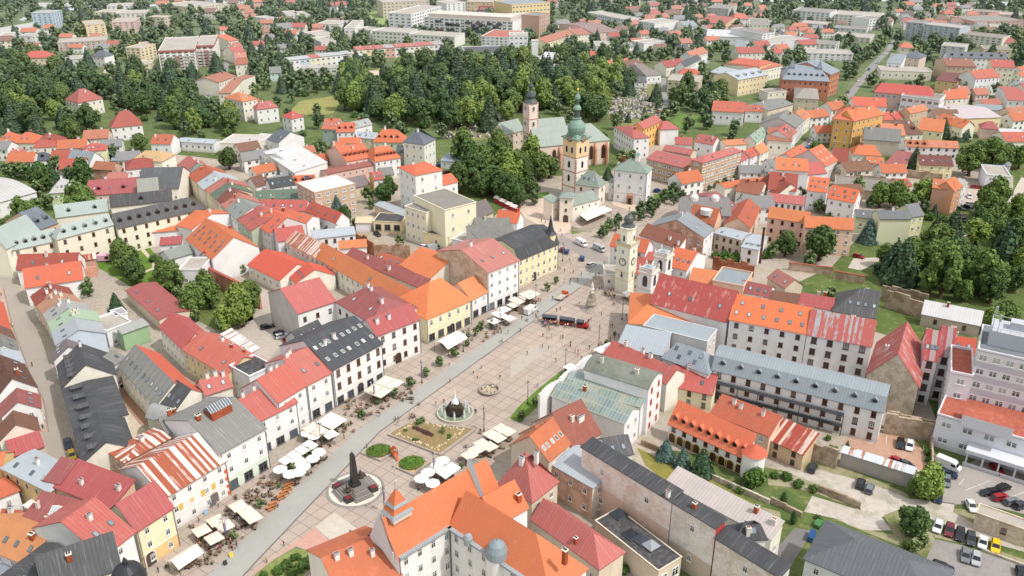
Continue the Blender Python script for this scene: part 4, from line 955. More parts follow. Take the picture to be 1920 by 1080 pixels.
b('ochre corner palace with orange mansard roof and rich window frames', (490,890),(640,905),16,5, tile('dd6a40', .2), plaster('dba53e', .15),Rg=(620,800),rf=.5,hip=(6,0),n=4,sp=3.2,win='wd', wh=2,ch=2,dorm=0,corn=True)
b('ochre palace long side front with orange roof', (640,905),(870,855),16,5, tile('e0703f', .2), plaster('dba53e', .15),Rg=(740,800),n=4,sp=3.4,wh=2,ch=2,hip=(0,4),corn=True)
b('house with bright red orange roof behind the ochre palace', (640,790),(890,800),12,3.5, tile('e05a40', .2), WHT, Rg=(740,730),n=2,ch=1)
b('red brick and white school with long red roof', (800,690),(1240,725),13,4, tile('cc4844', .15), plaster('c9a69c'),Rg=(900,625),n=3,sp=3.2,ww=1.8,win='wl', ch=0,hip=(3,3))
b('white school block with red framed window bands', (1000,720),(1290,755),13, .4, FELTG, plaster('dfe3e8'),k='f', D=16,n=3,sp=3.2,ww=2.4,win='ol', sides='fr', ch=0)
b('beige flats with orange tiled roof below the white school', (1070,850),(1200,820),12,2.6, tile('e27a48', .25), plaster('c3ad88', .3),Rg=(1090,800),n=3,sp=3,ch=1)
b('red roofed town house right of the ochre palace', (860,915),(960,890),9,3, tile('cf5648', .25), CREAM, Rg=(890,840),n=2,ch=1)
b('second red roofed town house right of the ochre palace', (960,895),(1020,880),9,3, tile('cd4c44', .3), CREAM, Rg=(960,840),n=2,ch=1)
b('brown dormered house below the beige flats', (1000,1010),(1160,1005),8,4, tile('7d5048', .4), CREAM, Rg=(1020,900),n=2,ch=1,dorm=2)
b('salmon tiled house with grey lower slope', (860,1010),(1030,1015),8,4, tile('dd7e60', .3), GREYW, Rg=(950,930),n=1,ch=1)
b('grey gabled house in the foreground of the ochre palace', (720,1040),(990,1060),8,5, GREYS, plaster('cabfaf', .3),Rg=(850,960),n=0,ch=1)
b('yellow half timbered house with orange roof', (1130,970),(1310,990),8,4.6, tile('de7440', .25), plaster('e8d7a8'),Rg=(1250,890),n=2,ch=1)
b('house with bright orange roof and white roof box', (1260,900),(1460,960),8,4, tile('ea7438', .15), CREAM, Rg=(1350,860),n=1,sky=2,ch=1)
b('pale pink sheet roofed hall with yellow wall', (1440,890),(1750,880),8,2, seam('d0c0c4', .2), plaster('e3d49c'),Rg=(1550,810),n=1,ch=0)
b('house with crimson barrel hipped roof', (1600,960),(1730,970),6,3.5, seam('bd4650', .15), PINKW, Rg=(1660,910),hip=(3,3),n=0,ch=0)
b('white long shed with grey roof at right edge', (1760,1020),(1940,1030),5,1.2, WHITES, WHT, C=(1770,965),n=1,ch=0)
b('red roofed house at the right edge below the hall', (1790,1060),(1960,1060),6,3, tile('cf5c4c', .2), CREAM, Rg=(1850,990),n=1,ch=0)
b('old red tiled long house at the street junction', (0,1050),(180,1060),8,4, tile('b46a58', .5), CREAM, Rg=(80,960),n=1,ch=2)
b('tan roofed tall gabled house at the street junction', (210,960),(270,900),10,4.5, GREYS, GREYW, Rg=(150,820),n=2,ch=1)
b('orange roofed narrow house at the street junction', (270,900),(320,865),9,3.5, tile('d87a50', .35), CREAM, Rg=(240,820),n=2,ch=1)
b('red sheet roofed house nearest the street junction', (160,1040),(215,985),9,3.4, REDS, WHT, Rg=(130,930),n=2,ch=1)
b('beige villa with hipped pale roof and brown windows', (205,735),(380,745),8,3, tile('a39c92', .3), plaster('cfc0a4', .3),Rg=(300,665),hip=(5,5),n=2,ch=1)
BK = b('red brick museum with blue grey roof, spires and dormers', (110,595),(460,612),13,6, seam('8b9ca8', .2), plaster('b96a52', .3),Rg=(260,490),hip=(6,6),n=3,sp=3,win='bd', dorm=7,ch=0)
b('tall red brick museum cross wing with blue grey roof', (470,560),(540,530),15,6, seam('8b9ca8', .2), plaster('c07358', .3),Rg=(330,455),n=4,sp=3,win='bd', sides='fl', ch=1)
b('low flat roofed house left of the beige villa', (0,700),(140,690),6, .5, FELTG, CREAM, k='f', C=(20,670),n=2,ch=0)
b('grey roofed workshop row left of the beige villa', (0,830),(190,780),6,2, GREYS, BEIGE, Rg=(100,740),n=0,ch=1)
b('orange brown roofed courtyard hotel at the left', (-80,530),(110,490),9,1.5, tile('d0644c', .3), CREAM, Rg=(0,450),n=2,ch=0)
b('blue grey hipped house with peach wall on the tree lined street', (890,470),(1000,480),9,4, BLUEG, WHT, Rg=(960,405),n=2,ch=1)
b('dark blue hipped house with peach wall on the tree lined street', (1000,425),(1135,440),11,3, seam('5b6975', .2), plaster('d9c2b0'),Rg=(1060,385),hip=(4,4),n=3,ch=1)
b('orange roofed gabled corner house on the tree lined street', (990,355),(1090,360),9,4, tile('dd6a44', .2), CREAM, Rg=(1040,320),hip=(3,3),n=2,ch=1)
b('low flat row with arched entrance on the tree lined street', (850,530),(1230,545),6, .4, FELTL, CREAM, k='f', C=(880,500),n=1,ch=0,sp=4)
b('yellow and maroon guest house behind the round trees', (1260,600),(1420,620),8,3, tile('7f4146', .2), plaster('dfb770'),Rg=(1340,540),n=2,ch=0)
b('beige flats with brown hipped roof on the upper right', (1345,495),(1560,500),12,3, tile('a05e50', .3), plaster('c4a888', .3),Rg=(1450,440),n=3,sp=3,ch=2)
b('long white house with dark blue mansard roof on the upper right', (1345,430),(1790,440),13,4, seam('5a6672', .2), WHT, Rg=(1500,390),n=4,sp=3.2,dorm=6,ch=2)
b('cream corner house with red roof and turret on the upper right', (1680,500),(1850,510),14,3, tile('c9504c', .25), plaster('ead9bc'),Rg=(1750,450),n=4,sp=3,ch=2)
b('white corner house with orange red roof and attic windows', (1560,590),(1740,575),12,4, tile('cf5f4a', .3), WHT, Rg=(1620,520),n=3,sp=3,sky=3,ch=2)
b('orange gabled house by the copper beech', (1340,740),(1500,730),9,4.5, tile('e2693e', .2), CREAM, Rg=(1400,670),n=2,ch=1)
b('salmon gabled house beside the copper beech', (1440,700),(1520,700),10,4, tile('c4786a', .3), PINKW, Rg=(1480,645),n=2,ch=1)
b('white low flats with red roof at the right road bend', (1800,750),(1950,760),8,2, tile('c35a56', .3), WHT, Rg=(1870,680),n=2,ch=0)
b('small red roofed house at the right road bend', (1620,790),(1760,780),5,2.5, tile('b8655a', .35), CREAM, Rg=(1690,740),n=1,ch=0)
b('grey blue roofed low house at the right road bend', (1560,820),(1760,830),5,2, BLUEG, WHT, Rg=(1650,785),n=1,ch=0)
for i, a in enumerate([
  ('long white flats with stepped roofs at the far left of the field', 185,80,465,100,-17,55, 'e6e4df', 4),('long cream flats beside the tree lined street far away', 500,110,850,130,-18,80, 'dedccf', 4),
  ('white slab end block right of the long cream flats', 760,150,860,140,-20,118, 'e9e9e8', 4),('maroon banded flats below the stepped white flats', 230,175,440,190,-12,150, 'a07878', 4),
  ('grey low office with ribbon glazing among far trees', 500,210,740,225,-9,192, 'c2c6c8', 2),('pale school wing behind the tree lined street', 490,270,770,290,-9,240, 'd3cdbd', 3),
  ('white terraced flats with dark penthouse', 110,310,510,340,-13,285, 'e2e2de', 4),('white and charcoal modern flats', 290,400,640,410,-13,370, 'd9dadb', 3),
  ('grey tower block with blank grey gable', 1040,170,1165,180,-32,145, 'a6a9b4', 8),('blue and red banded panel tower block', 1170,185,1440,215,-32,160, 'a9b3bf', 8),
  ('cream panel block with brown balconies', 1430,255,1760,290,-22,232, 'd6cdbb', 5),('grey flats with white gable beside the cream panel block', 1300,345,1480,360,-30,318, 'c2c3c4', 7),
  ('salmon long barracks with white roof at the far right', 1550,165,1920,155,-14,120, 'cf9c8a', 3),('white school block at the far right', 1670,205,1860,215,-10,185, 'd8d6cf', 3),
  ('tan far flats at the upper right edge', 1510,85,1730,100,-11,68, 'cdb9a2', 4),('cream far flats at the right edge of the fields', 1730,110,1900,120,-10,90, 'd9c4a0', 4),
  ('white tall flats at the left edge of the museum', -40,260,50,250,-27,190, 'd6d6d4', 7),('cream flats behind the museum at the left edge', -40,170,58,165,-14,148, 'b9a698', 4),
  ('low yellow works hall right of the grey flats', 1620,370,1830,380,8,345, 'd7cba6', 2)]):
 b(a[0],(a[1], a[2]),(a[3], a[4]), a[5], .3, FELTL if i % 2 else FELTG, plaster(a[7], .15),k='f', C=(a[1] + 15, a[6]),n=a[8],sp=4.2,ww=2.6,wh=1.5,win='wd', ch=0,name='apartment_block', cat='apartment block')
for a in [('red roofed villa left of the field in the far trees', 155,225,225,225, 'c95a50'),('orange tiled villa behind the brick museum', 290,245,360,245, 'd0674c'),
          ('dark roofed villa in the far trees at top', 995,105,1100,110, '6b5a58'),('grey roofed villa in the far trees at top', 1130,115,1220,120, '8a8580'),
          ('orange roofed far villa near the river fields', 1315,105,1410,105, 'cf5a3c'),('brown roofed far villa behind the panel block', 1370,165,1470,165, '9a6b60'),
          ('red roofed house at the right edge of the panel block', 1780,320,1870,320, 'b84a48'),('red tiled hall left of the brick museum', 10,395,105,400, 'd25a4a'),
          ('dark roofed house in the trees above the red hall', 80,245,120,245, '5b6470'),('brown roofed far house right of the slab block', 860,155,930,160, 'a0766a')]:
 b(a[0],(a[1], a[2]),(a[3], a[4]),6,3.2, tile(a[5], .3), CREAM, D=10,hip=(3,3),n=2,sp=3.5,ch=1,name='villa')
# --- left half, upper
T(0,1)
b('long convent wing with pale copper roof and five pointed dormers', (62,800),(440,718),-50,5, PALEG, plaster('ecdcc4', .15),Rg=(430,628),hip=(5,0),n=3,sp=4.2,win='bb', dorm=5,ch=0,sides='fl')
b('higher convent wing with pale copper roof and five dormers', (425,712),(848,602),12,6, PALEG, plaster('ecdcc4', .15),Rg=(832,517),hip=(4,0),n=3,sp=4.2,win='bb', dorm=5,ch=0)
b('long convent wing with charcoal roof and nine dormers', (880,628),(1535,480),11,6, seam('48484c', .2), plaster('ecdcc4', .15),Rg=(1270,432),n=3,sp=3.8,win='bb', dorm=9,ch=[(.8, .7, 'w')],hip=(0,5))
b('convent gable wing with pale copper roof and white pediment', (45,780),(300,655),12,7, PALEG, plaster('ecdcc4', .15),Rg=(145,553),n=2,ch=0)
b('convent court wing with blue grey sheet roof', (300,640),(432,592),9,5, seam('6c7b88', .2), PEACH, Rg=(250,480),n=2,win='bb', ch=0,dorm=2)
b('convent rear wing with pale copper roof behind the court tree', (420,550),(815,500),9,4, PALEG, CREAM, Rg=(800,412),n=1,dorm=2,ch=0)
b('convent church block with dark charcoal hipped roof', (830,470),(1290,420),11,6, seam('4c4b4f', .2), CREAM, Rg=(1100,360),n=1,ch=0,dorm=1)
b('tall charcoal roofed house behind the convent', (1030,340),(1340,330),9,6, seam('5a5f64', .25), CREAM, Rg=(1160,178),n=1,ch=[(.6, .6, 'w')])
b('house with grey green patched roof beside the charcoal roof', (1035,365),(1190,350),9,4, seam('9a9f90', .3), CREAM, Rg=(1130,255),n=1,ch=0)
b('white gabled house with red and orange tiled planes at lower left of the garden', (190,1075),(622,1010),7,4.5, tile('da6244', .25), WHT, Rg=(400,905),n=1,sides='fr', ch=[(.4, .7, 'w')],sky=2)
b('house with faded red roof behind the tiled planes', (125,940),(575,925),6.5,4, tile('b04c42', .35), WHT, Rg=(350,822),n=1,ch=1)
b('pink brick garden wall house with striped tin roof', (520,890),(715,860),5,1.4, RUST1, plaster('cf9a86', .4),k='s', Rg=(640,835),n=0,ch=0)
b('low crimson roofed row with dormers beside the convent', (640,388),(1012,362),7,3.4, seam('b94a54', .2), LGREY if 0 else PINKW, Rg=(740,268),n=2,dorm=2,ch=1,sky=3)
b('pink weathered roof behind the crimson row', (800,258),(950,255),6,2.4, PINKS, WHT, Rg=(860,215),n=0,ch=0)
b('white house with dark red hipped roof near the yellow roof', (945,192),(1148,170),9,3, tile('a84a48', .25), WHT, Rg=(1050,105),hip=(4,3),n=2,sides='fl', ch=0)
b('house with mustard yellow sheet roof', (990,120),(1215,130),8,3, seam('d8aa60', .2), CREAM, Rg=(1100,50),hip=(4,4),n=0,ch=0)
b('blue corrugated shed by the mustard roof', (835,125),(985,115),4, .8, seam('8fa8be', .15), BLUEW, Rg=(910,85),n=0,ch=0)
b('old house with brown tiled roof beside the white shed', (690,185),(840,195),7,3.4, OLDT, RUINP, Rg=(745,130),n=0,ch=1)
b('pale yellow villa with red hipped roof', (617,55),(790,42),9,4, tile('cc5450', .2), plaster('ecdca6'),Rg=(700,-5),hip=(4,4),n=2,sp=3.4,sides='fr', ch=1,name='villa')
b('grey blue gabled white villa left of the yellow villa', (500,130),(670,150),7,4.5, BLUEG, WHT, Rg=(590,48),n=2,sides='fl', ch=1,name='villa')
b('dark blue hipped white villa with attic', (250,125),(390,112),6,4, seam('4f5a68', .2), WHT, Rg=(310,62),hip=(3,3),n=2,ch=1,dorm=1,name='villa')
b('white villa with rose sheet roof and glazed porch at left', (48,110),(205,98),6,4, seam('cf5a56', .2), WHT, Rg=(120,42),hip=(2,2),n=2,ch=1,dorm=1,name='villa')
b('cream villa with red roof at the wood edge', (245,25),(420,15),8,4, tile('c05450', .25), CREAM, Rg=(330,-30),hip=(3,3),n=2,ch=1,name='villa')
b('pale green house with hipped light grey roof in the gardens', (372,368),(545,355),8,4, seam('c0bfba', .2), plaster('c3d2a6'),Rg=(460,262),hip=(4,4),n=2,sp=4,ch=1,name='villa')
b('large white vaulted hall among trees at the left edge', (-120,470),(270,360),7,2.5, seam('c9c8c4', .35,1.6), WHT, k='a', C=(-10,245),n=1,ch=0)
b('orange complex with many roof windows and white gable end', (1398,712),(1592,862),9,6, tile('d86c3c', .2), WHT, Rg=(1512,532),n=1,sky=(5,5,4),ch=[(.15, .9, 'b')])
b('low orange roof in front of the charcoal convent wing', (1075,668),(1420,640),6,2, tile('e2733c', .2), WHT, Rg=(1200,625),n=1,sky=2,ch=0)
b('small orange roofed house at the convent corner', (1325,610),(1440,640),8,3, tile('df6a38', .2), WHT, Rg=(1470,497),n=1,ch=1)
b('white cube house with crimson roof beside the garden', (1200,760),(1360,745),6.5, .8, CRIM, WHT, k='s', Rg=(1240,705),n=2,sp=4,ch=0)
b('house with grey green patched roof beside the garden path', (1272,865),(1445,815),6,2.5, seam('8d968c', .4), WHT, Rg=(1370,762),n=1,ch=0)
b('white workshop with outside balcony by the brick wall', (1345,950),(1510,950),8,1, FELTL, WHT, k='f', C=(1370,860),n=1,ch=0)
b('plain white gable house beside the orange complex', (1600,880),(1900,775),7,4, tile('d2563c', .2), WHT, Rg=(1780,720),n=0,ch=0)
STREET = [((1330,158),(1392,215),(1420,95), 'cc524a', 's', 'red sheet roofed house, first of the long street row'),
 ((1392,212),(1412,232),(1460,115), '8d9a90', 's', 'narrow grey green roofed house, second of the long street row'),
 ((1412,232),(1472,290),(1540,165), 'c25a40', 't', 'terracotta roofed house, third of the long street row'),
 ((1475,285),(1532,340),(1600,200), 'b5c3cc', 's', 'pale blue roofed house, fourth of the long street row'),
 ((1535,335),(1578,375),(1660,240), 'cb6058', 's', 'pink red roofed house, fifth of the long street row'),
 ((1578,375),(1622,415),(1690,280), '5c7658', 's', 'green roofed house, sixth of the long street row'),
 ((1622,410),(1665,452),(1730,330), '8d4c46', 't', 'dark maroon roofed house, seventh of the long street row'),
 ((1662,450),(1700,490),(1790,375), 'd06a5e', 's', 'salmon roofed house, eighth of the long street row'),
 ((1695,490),(1775,565),(1830,420), '8f9890', 's', 'grey green roofed white house, ninth of the long street row'),
 ((1778,560),(1885,650),(1915,440), 'c4453f', 's', 'deep red roofed green house, tenth of the long street row')]
for i, (A_, B_, R_, c_, k_, l_) in enumerate(STREET):
 b(l_, A_, B_, 8.5,3.6, tile(c_, .35) if k_ == 't' else seam(c_, .35), plaster(('e6d9c4', 'd9d2c8', 'e4d2b0', 'ded6c6', 'e3d7a8', 'd8c6aa', 'e3dbb0', 'e0cfb0', 'e6e3dc', 'a9b59a')[i]),Rg=R_, n=2,sp=2.9,win='wd', ch=1,sky=1 if i % 2 else 0)
T(1,1)
b('grey walled house with bright orange red roof, eleventh of the long street row', (-30,590),(108,668),9,4.4, tile('df6244', .2), GREYW, Rg=(80,470),n=3,sp=2.6,sky=(3,3),ch=1)
b('house with rose and orange roof behind the street row', (110,520),(380,590),8,3.4, tile('d9694a', .3), WHT, Rg=(260,500),n=1,sides='fr', ch=1,sky=2)
b('long crimson roofed court wing with roof windows', (20,490),(370,500),7,3.4, seam('cc4a48', .2), WHT, Rg=(200,420),n=1,sky=5,ch=1)
b('crimson sheet roofed low wing with orange end behind the street row', (370,500),(600,590),7,3.2, tile('c95240', .3), WHT, Rg=(520,470),n=1,sky=4,ch=0)
b('red court roof joined to the rust patched wing', (165,730),(370,700),8,2.8, seam('cc4b45', .2), WHT, Rg=(260,620),n=1,ch=1)
b('green weathered sheet roof court house with white gable', (0,420),(320,400),6,2.6, GREENS, WHT, Rg=(150,345),n=1,sky=4,ch=0)
b('modern house with black gabled roof and white walls', (110,330),(290,300),7,3, seam('3f4348', .1), WHT, Rg=(200,245),n=2,ch=0,sky=4)
b('white villa with brown roof by the black gabled house', (0,320),(105,290),6,3.4, BROWN, WHT, Rg=(40,230),n=1,ch=1)
b('house with orange mansard roof and solar panels', (270,300),(440,290),7,3, tile('d8693f', .25), WHT, Rg=(350,235),n=1,dorm=3,ch=0)
b('beige four-storey flats with white flat roof and balconies', (438,368),(746,300),13, .6, felt('dcdcda'), plaster('c2a586', .25),k='f', C=(385,278),n=4,sp=3.4,ww=1.8,win='wl', sides='fl', parapet=.25,name='apartment_block', cat='apartment block')
b('pink long house with dark red sheet roof', (540,225),(912,150),8,2.6, seam('a8514c', .25), plaster('ddb0a0'),Rg=(720,160),n=2,sp=3,ch=0)
b('older long roof in line with the pink house', (400,190),(540,215),7,2.4, seam('a0605c', .4), PINKW, Rg=(470,155),n=1,ch=0)
b('yellow house with red roof and white balcony', (885,270),(960,262),8,2, seam('c9504a', .2), WHT, Rg=(890,210),n=2,wl=plaster('dcb35a'),ch=0)
b('barn with big brown sheet roof beside the yellow house', (720,330),(850,300),5,4, MAUVE, BEIGE, Rg=(790,235),n=0,ch=0)
b('old house with grey green sheet roof behind the yellow balcony house', (940,235),(1035,225),7,3, GREYS, BEIGE, Rg=(930,180),n=0,ch=0)
WH = b('tall white tower house with orange hipped roof and red clad attic', (1195,235),(1395,195),20,2, tile('e8623c', .1), plaster('dededb', .12),C=(1030,180),hip=(4,4),n=4,sp=4,ww=1.0,wh=1.9,sides='fl', ch=[(.3, .6, 'w')])
b('white annex with orange gabled roof beside the tower house', (1328,325),(1512,280),13,2.4, tile('e6643e', .1), plaster('e2e2df', .1),Rg=(1300,258),n=2,sides='fl', ch=0)
TH = b('big cream theatre with flat grey roof and stair tower', (1415,500),(1650,440),17, .4, FELTG, plaster('e8dcba', .12),k='f', C=(1165,395),n=3,sp=6,sides='f', parapet=.25)
b('cream theatre foyer block with small windows and concrete roof', (1115,470),(1275,520),14, .4, FELTG, plaster('e8dcc0', .12),k='f', C=(1330,490),n=3,sp=2.2,ww=1.1,win='wl', parapet=.25)
b('low yellow theatre annex with curved dark roof', (1255,665),(1445,700),6, .4, FELTD, plaster('e6d3a0', .15),k='f', C=(1285,640),n=1,ch=0,sp=8,parapet=.2)
b('yellow garages with dark felt roof below the theatre', (880,580),(1090,590),5, .3, FELTD, plaster('e3d0a0', .15),k='f', C=(950,520),n=1,sp=3.2,ww=2.4,wh=2.4,win='gk', parapet=.15)
b('narrow shed with long pale blue roof beside the theatre', (890,455),(1115,545),5, .6, seam('aebbc2', .2), BEIGE, C=(960,432),n=0,ch=0)
b('small white and yellow kiosk house in the rear garden', (745,590),(860,590),4,1, seam('e6cf9a', .2), WHT, C=(790,545),n=0,ch=0)
b('large brown sheet roofed barn beside the theatre', (1585,590),(1780,505),8,6, seam('766a66', .25), BEIGE, Rg=(1700,420),n=0,ch=[(.5, .5, 'w')])
b('small house with blue grey sheet roof below the theatre', (1460,620),(1575,660),6,3, seam('8a9ba6', .2), CREAM, Rg=(1545,575),n=1,sides='r', ch=1)
b('white flat roofed court house with tiled terrace', (1470,720),(1560,740),6, .3, FELTL, WHT, k='f', C=(1530,665),n=1,ch=0)
b('grey sheet roofed house with white modern dormer below the barn', (1640,640),(1900,640),8,3.6, GREYS, WHT, Rg=(1780,555),n=1,ch=1)
b('orange tiled house beside the red market stalls', (1800,570),(1960,590),7,3.6, tile('df653a', .2), WHT, Rg=(1880,500),n=1,ch=1)
b('grey bitumen roofed hall in front of the yellow ornate house', (1690,740),(1980,690),10,1.2, felt('7c7c78'), GREYW, k='s', Rg=(1700,600),n=0,ch=0)
T(1,0)
b('green and white corner house with orange roof and curved white gable', (495,965),(610,970),11,4, tile('d26a50', .25), plaster('8fa596'),Rg=(590,890),n=3,sp=2.8,sky=3,ch=1)
b('white house with orange mansard roof beside the green corner house', (605,990),(740,985),10,3.4, tile('d9664a', .25), WHT, Rg=(660,920),n=3,sp=2.8,dorm=3,ch=1)
b('white house with pale grey roof and curved gable', (740,960),(870,930),9,3, LGREY, WHT, Rg=(760,905),n=1,ch=1)
b('long white house with pale blue roof below the curved gable', (745,1030),(895,1040),8,3, PALEB, plaster('dcc9a0'),Rg=(820,990),n=2,sky=3,ch=1)
b('orange half hipped house with dormers near the cemetery', (880,1060),(1100,1065),9,5, tile('df6a3a', .15), PGREEN, Rg=(960,970),hip=(4,4),n=2,dorm=4,ch=1,sky=2)
b('white villa with slate blue pyramid roof and arcaded attic', (1105,1062),(1260,1082),14,5.5, seam('66727d', .12), plaster('e6e0d4', .12),C=(1385,1045),hip=(7,7),n=3,sp=3,sides='fr', ch=[(.5, .4, 'w')],sky=2,name='villa')
b('orange roofed row end below the white mansard house', (620,1075),(780,1072),9,3, tile('da6842', .2), WHT, Rg=(680,1032),n=2,ch=1)
b('white villa with rose roof and round dormer left of the field', (5,820),(165,800),9,3.6, seam('cb5050', .2), WHT, Rg=(80,760),hip=(3,3),n=2,sides='fr', ch=1,name='villa')
b('small white cube villa with red pyramid roof by the meadow', (265,890),(355,870),8,3, tile('d24c44', .1), WHT, C=(205,870),hip=(4,4),n=2,sides='fl', ch=0,name='villa')
b('red roofed villa at the left edge of the meadow', (-60,780),(35,750),8,4, tile('d9583f', .2), PINKW, Rg=(0,720),hip=(3,3),n=2,ch=1,name='villa')
b('house with dark blue roof and roof lights below the meadow', (85,1045),(170,1070),8,4, seam('5b6874', .15), WHT, Rg=(170,965),n=1,sky=3,ch=0)
b('pale hall with flat white roof below the meadow', (-40,1050),(90,1060),6,1, WHITES, WHT, k='f', C=(0,1005),n=1,ch=0)
b('mint green small house with grey gable roof on the wooded slope', (105,550),(190,545),6,3.6, GREYS, plaster('b9d8d0'),Rg=(150,500),n=2,ch=0,name='villa')
b('long low concrete house with flat roofs on the wooded slope', (340,520),(610,510),5, .3, FELTL, GREYW, k='f', C=(345,498),n=1,sp=5,ww=3.5,win='wd', ch=0)
T(1,1)
b('long modern white house with slanted roof and black roof openings', (280,160),(470,110),8,3, seam('dcdcda', .06), WHT, Rg=(330,30),n=2,sp=3,sides='fl', ch=0,seed=4)
b('modern white house long front with slim windows', (60,60),(290,215),9,2, seam('dcdcda', .06), plaster('e2e0da', .08),k='s', Rg=(400,60),n=3,sp=3,win='wd', sky=4,skyk='d', ch=0)
b('cream mansard house with orange roof and many dormers', (680,130),(880,95),10,4, tile('dc6844', .2), plaster('e3b9a8'),Rg=(750,0),n=3,sp=2.8,dorm=6,ch=1)
b('cream house with broad orange mansard and dormer row', (895,130),(1082,100),10,4.5, tile('e06c40', .15), IVORY, Rg=(930,20),hip=(3,3),n=3,sp=2.8,dorm=6,ch=1)
b('white house with orange roof at the row end', (590,50),(680,40),9,3.5, tile('db6742', .2), GREYW, Rg=(620,-15),n=3,ch=1)
b('low blue grey roofed shed beside the parked cars', (1385,125),(1510,135),4,1.2, seam('93a7b4', .15), WHT, C=(1400,65),n=1,ch=0)
b('open timber house beside the slate pyramid villa', (1055,60),(1105,60),7,2.5, seam('4f5560', .2), plaster('a9a39a'),Rg=(1080,10),n=1,ch=0)
# far left and hospital hill
T(0,0)
BF1 = b('large white balcony flats with red parapets on the wooded slope', (1185,390),(1460,378),-40, .4, FELTL, plaster('e3dfd8', .12),k='f', C=(1185,290),n=7,sp=3.6,ww=2.6,win='bl', sides='fr', name='apartment_block', cat='apartment block', corn=False)
BF2 = b('right stepped part of the large white balcony flats', (1465,350),(1600,345),-38, .4, FELTL, plaster('e0dbd3', .12),k='f', C=(1460,275),n=6,sp=3.6,ww=2.6,win='bl', name='apartment_block', cat='apartment block')
for a in [('yellow and white unfinished tower block with orange lift shaft', 640,190,790,180,-28,165, 'e2c48a', 8),('pink and white panel block beside the unfinished tower', 835,170,1010,165,-22,145, 'ddb3ac', 6),
          ('cream panel block at the back, left part', 710,95,870,95,-16,80, 'ded3ac', 6),('white panel block at the back, right part', 870,105,1085,100,-16,88, 'dcd8cf', 6),
          ('white low panel row furthest back', 800,50,1000,45,-9,36, 'dcdcdc', 5),('sky blue and white tower block by the bypass', 235,100,385,100,-31,85, 'a9c6dc', 10),
          ('unfinished concrete frame building with open floors', 430,325,800,305,-16,300, 'b9a48c', 4),('yellow corner block with grey attic among trees', 940,360,1050,365,-27,330, 'e3cc9c', 5),
          ('pink flats behind the yellow corner block', 1060,350,1130,345,-14,325, 'd9aaa0', 4),('yellow low school with window band among trees', 1000,485,1130,480,-13,465, 'e3d7b0', 2),
          ('cream far flats on the ridge above the wood', 1450,60,1680,30,-14,12, 'dccdb4', 5),('orange ended low block behind the pink panel block', 1110,130,1230,135,9,118, 'c9b9a0', 3),
          ('white pavilion with flat roof between trees, left', 0,275,95,270,8,255, 'dcdcda', 2),('white pavilion with flat roof between trees, right', 140,270,235,272,7,255, 'cfcfca', 2),
          ('white hall with pale roof in front of the concrete frame', 480,450,600,445,6,430, 'd2cfc8', 1)]:
 b(a[0],(a[1], a[2]),(a[3], a[4]), a[5], .3, FELTL, plaster(a[7], .12),k='f', C=(a[1] + 8, a[6] - 6),n=a[8],sp=4,ww=2.6,wh=1.5,win='wd', ch=0,name='apartment_block', cat='apartment block', sides='fr')
b('cream institute with red hipped roof in the left wood', (158,435),(375,430),9,4, tile('cf4f44', .1), plaster('e0d0b0'),Rg=(260,382),hip=(6,6),n=2,sp=4,ch=0)
b('villa with tall red pyramid roof in the left wood', (585,770),(768,735),9,7, seam('bd4c48', .15), CREAM, Rg=(650,660),hip=(6,6),n=2,sides='fl', ch=1,name='villa')
b('white villa with broad red hipped roof below the left wood', (835,955),(1065,930),8,7, tile('b85450', .25), WHT, Rg=(950,830),hip=(6,5),n=2,sides='fl', ch=2,name='villa')
b('dark blue hipped house beside the white hall in the wood', (690,420),(780,425),8,4, seam('5b6474', .2), WHT, Rg=(740,378),hip=(3,3),n=2,ch=0,name='villa')
for a in [('terracotta hipped villa, bottom of the left villa row', -20,1065,100,1062, 'd9693f'),('orange hipped villa with roof lights at left', 100,1070,250,1072, 'd9683c'),('dark red hipped villa right of the orange villa', 260,1078,410,1080, 'a8443f')]:
 b(a[0],(a[1], a[2]),(a[3], a[4]),6,4, tile(a[5], .2), CREAM, D=12,hip=(4,4),n=1,sky=2,ch=1,name='villa')
b('red roofed house with glazed gable at the wood foot', (1130,1075),(1280,1078),7,4, tile('c9603f', .25), WHT, Rg=(1200,1008),n=1,ch=1)
b('broad white flat hall at the wood foot', (1650,1075),(1930,1085),7, .8, seam('cfc8be', .2), CREAM, k='f', C=(1680,1010),n=1,ch=0)
b('blue and white low house at the wood foot', (1330,1060),(1600,1078),5, .8, PALEB, WHT, C=(1360,1030),n=1,ch=0)
b('cream flats with orange hipped roof and balconies on the hill street', (1820,762),(1925,740),12,3.6, tile('df7a4c', .15), CREAM, C=(1705,725),hip=(4,4),n=3,sp=2.8,sides='fl', ch=2)
for i, a in enumerate([('salmon roofed row house on the hill street, lowest', 1640,700,1730,700,9,600, 'b9705c'),('brown roofed row house on the hill street, second', 1640,620,1770,570,9,540, 'b26a58'),
          ('rust roofed row house on the hill street, third', 1765,485,1860,480,9,440, 'b85a42'),('pink roofed row house on the hill street, fourth', 1765,435,1850,430,9,395, 'cf7a74'),
          ('crimson roofed row house on the hill street, fifth', 1755,395,1840,385,9,350, 'c9544c'),('faded roofed row house on the hill street, sixth', 1745,355,1820,345,9,318, 'b8665c'),
          ('orange roofed row house on the hill street, seventh', 1715,310,1790,300,9,252, 'e0673a'),('small white house with orange roof at the top of the hill street', 1650,225,1710,222,7,198, 'd96a4a')]):
 b(a[0],(a[1], a[2]),(a[3], a[4]), a[5],2.6, tile(a[7], .3), CREAM, Rg=(a[1] + 25, a[6]),n=2,sp=3,ch=1)
T(1,0)
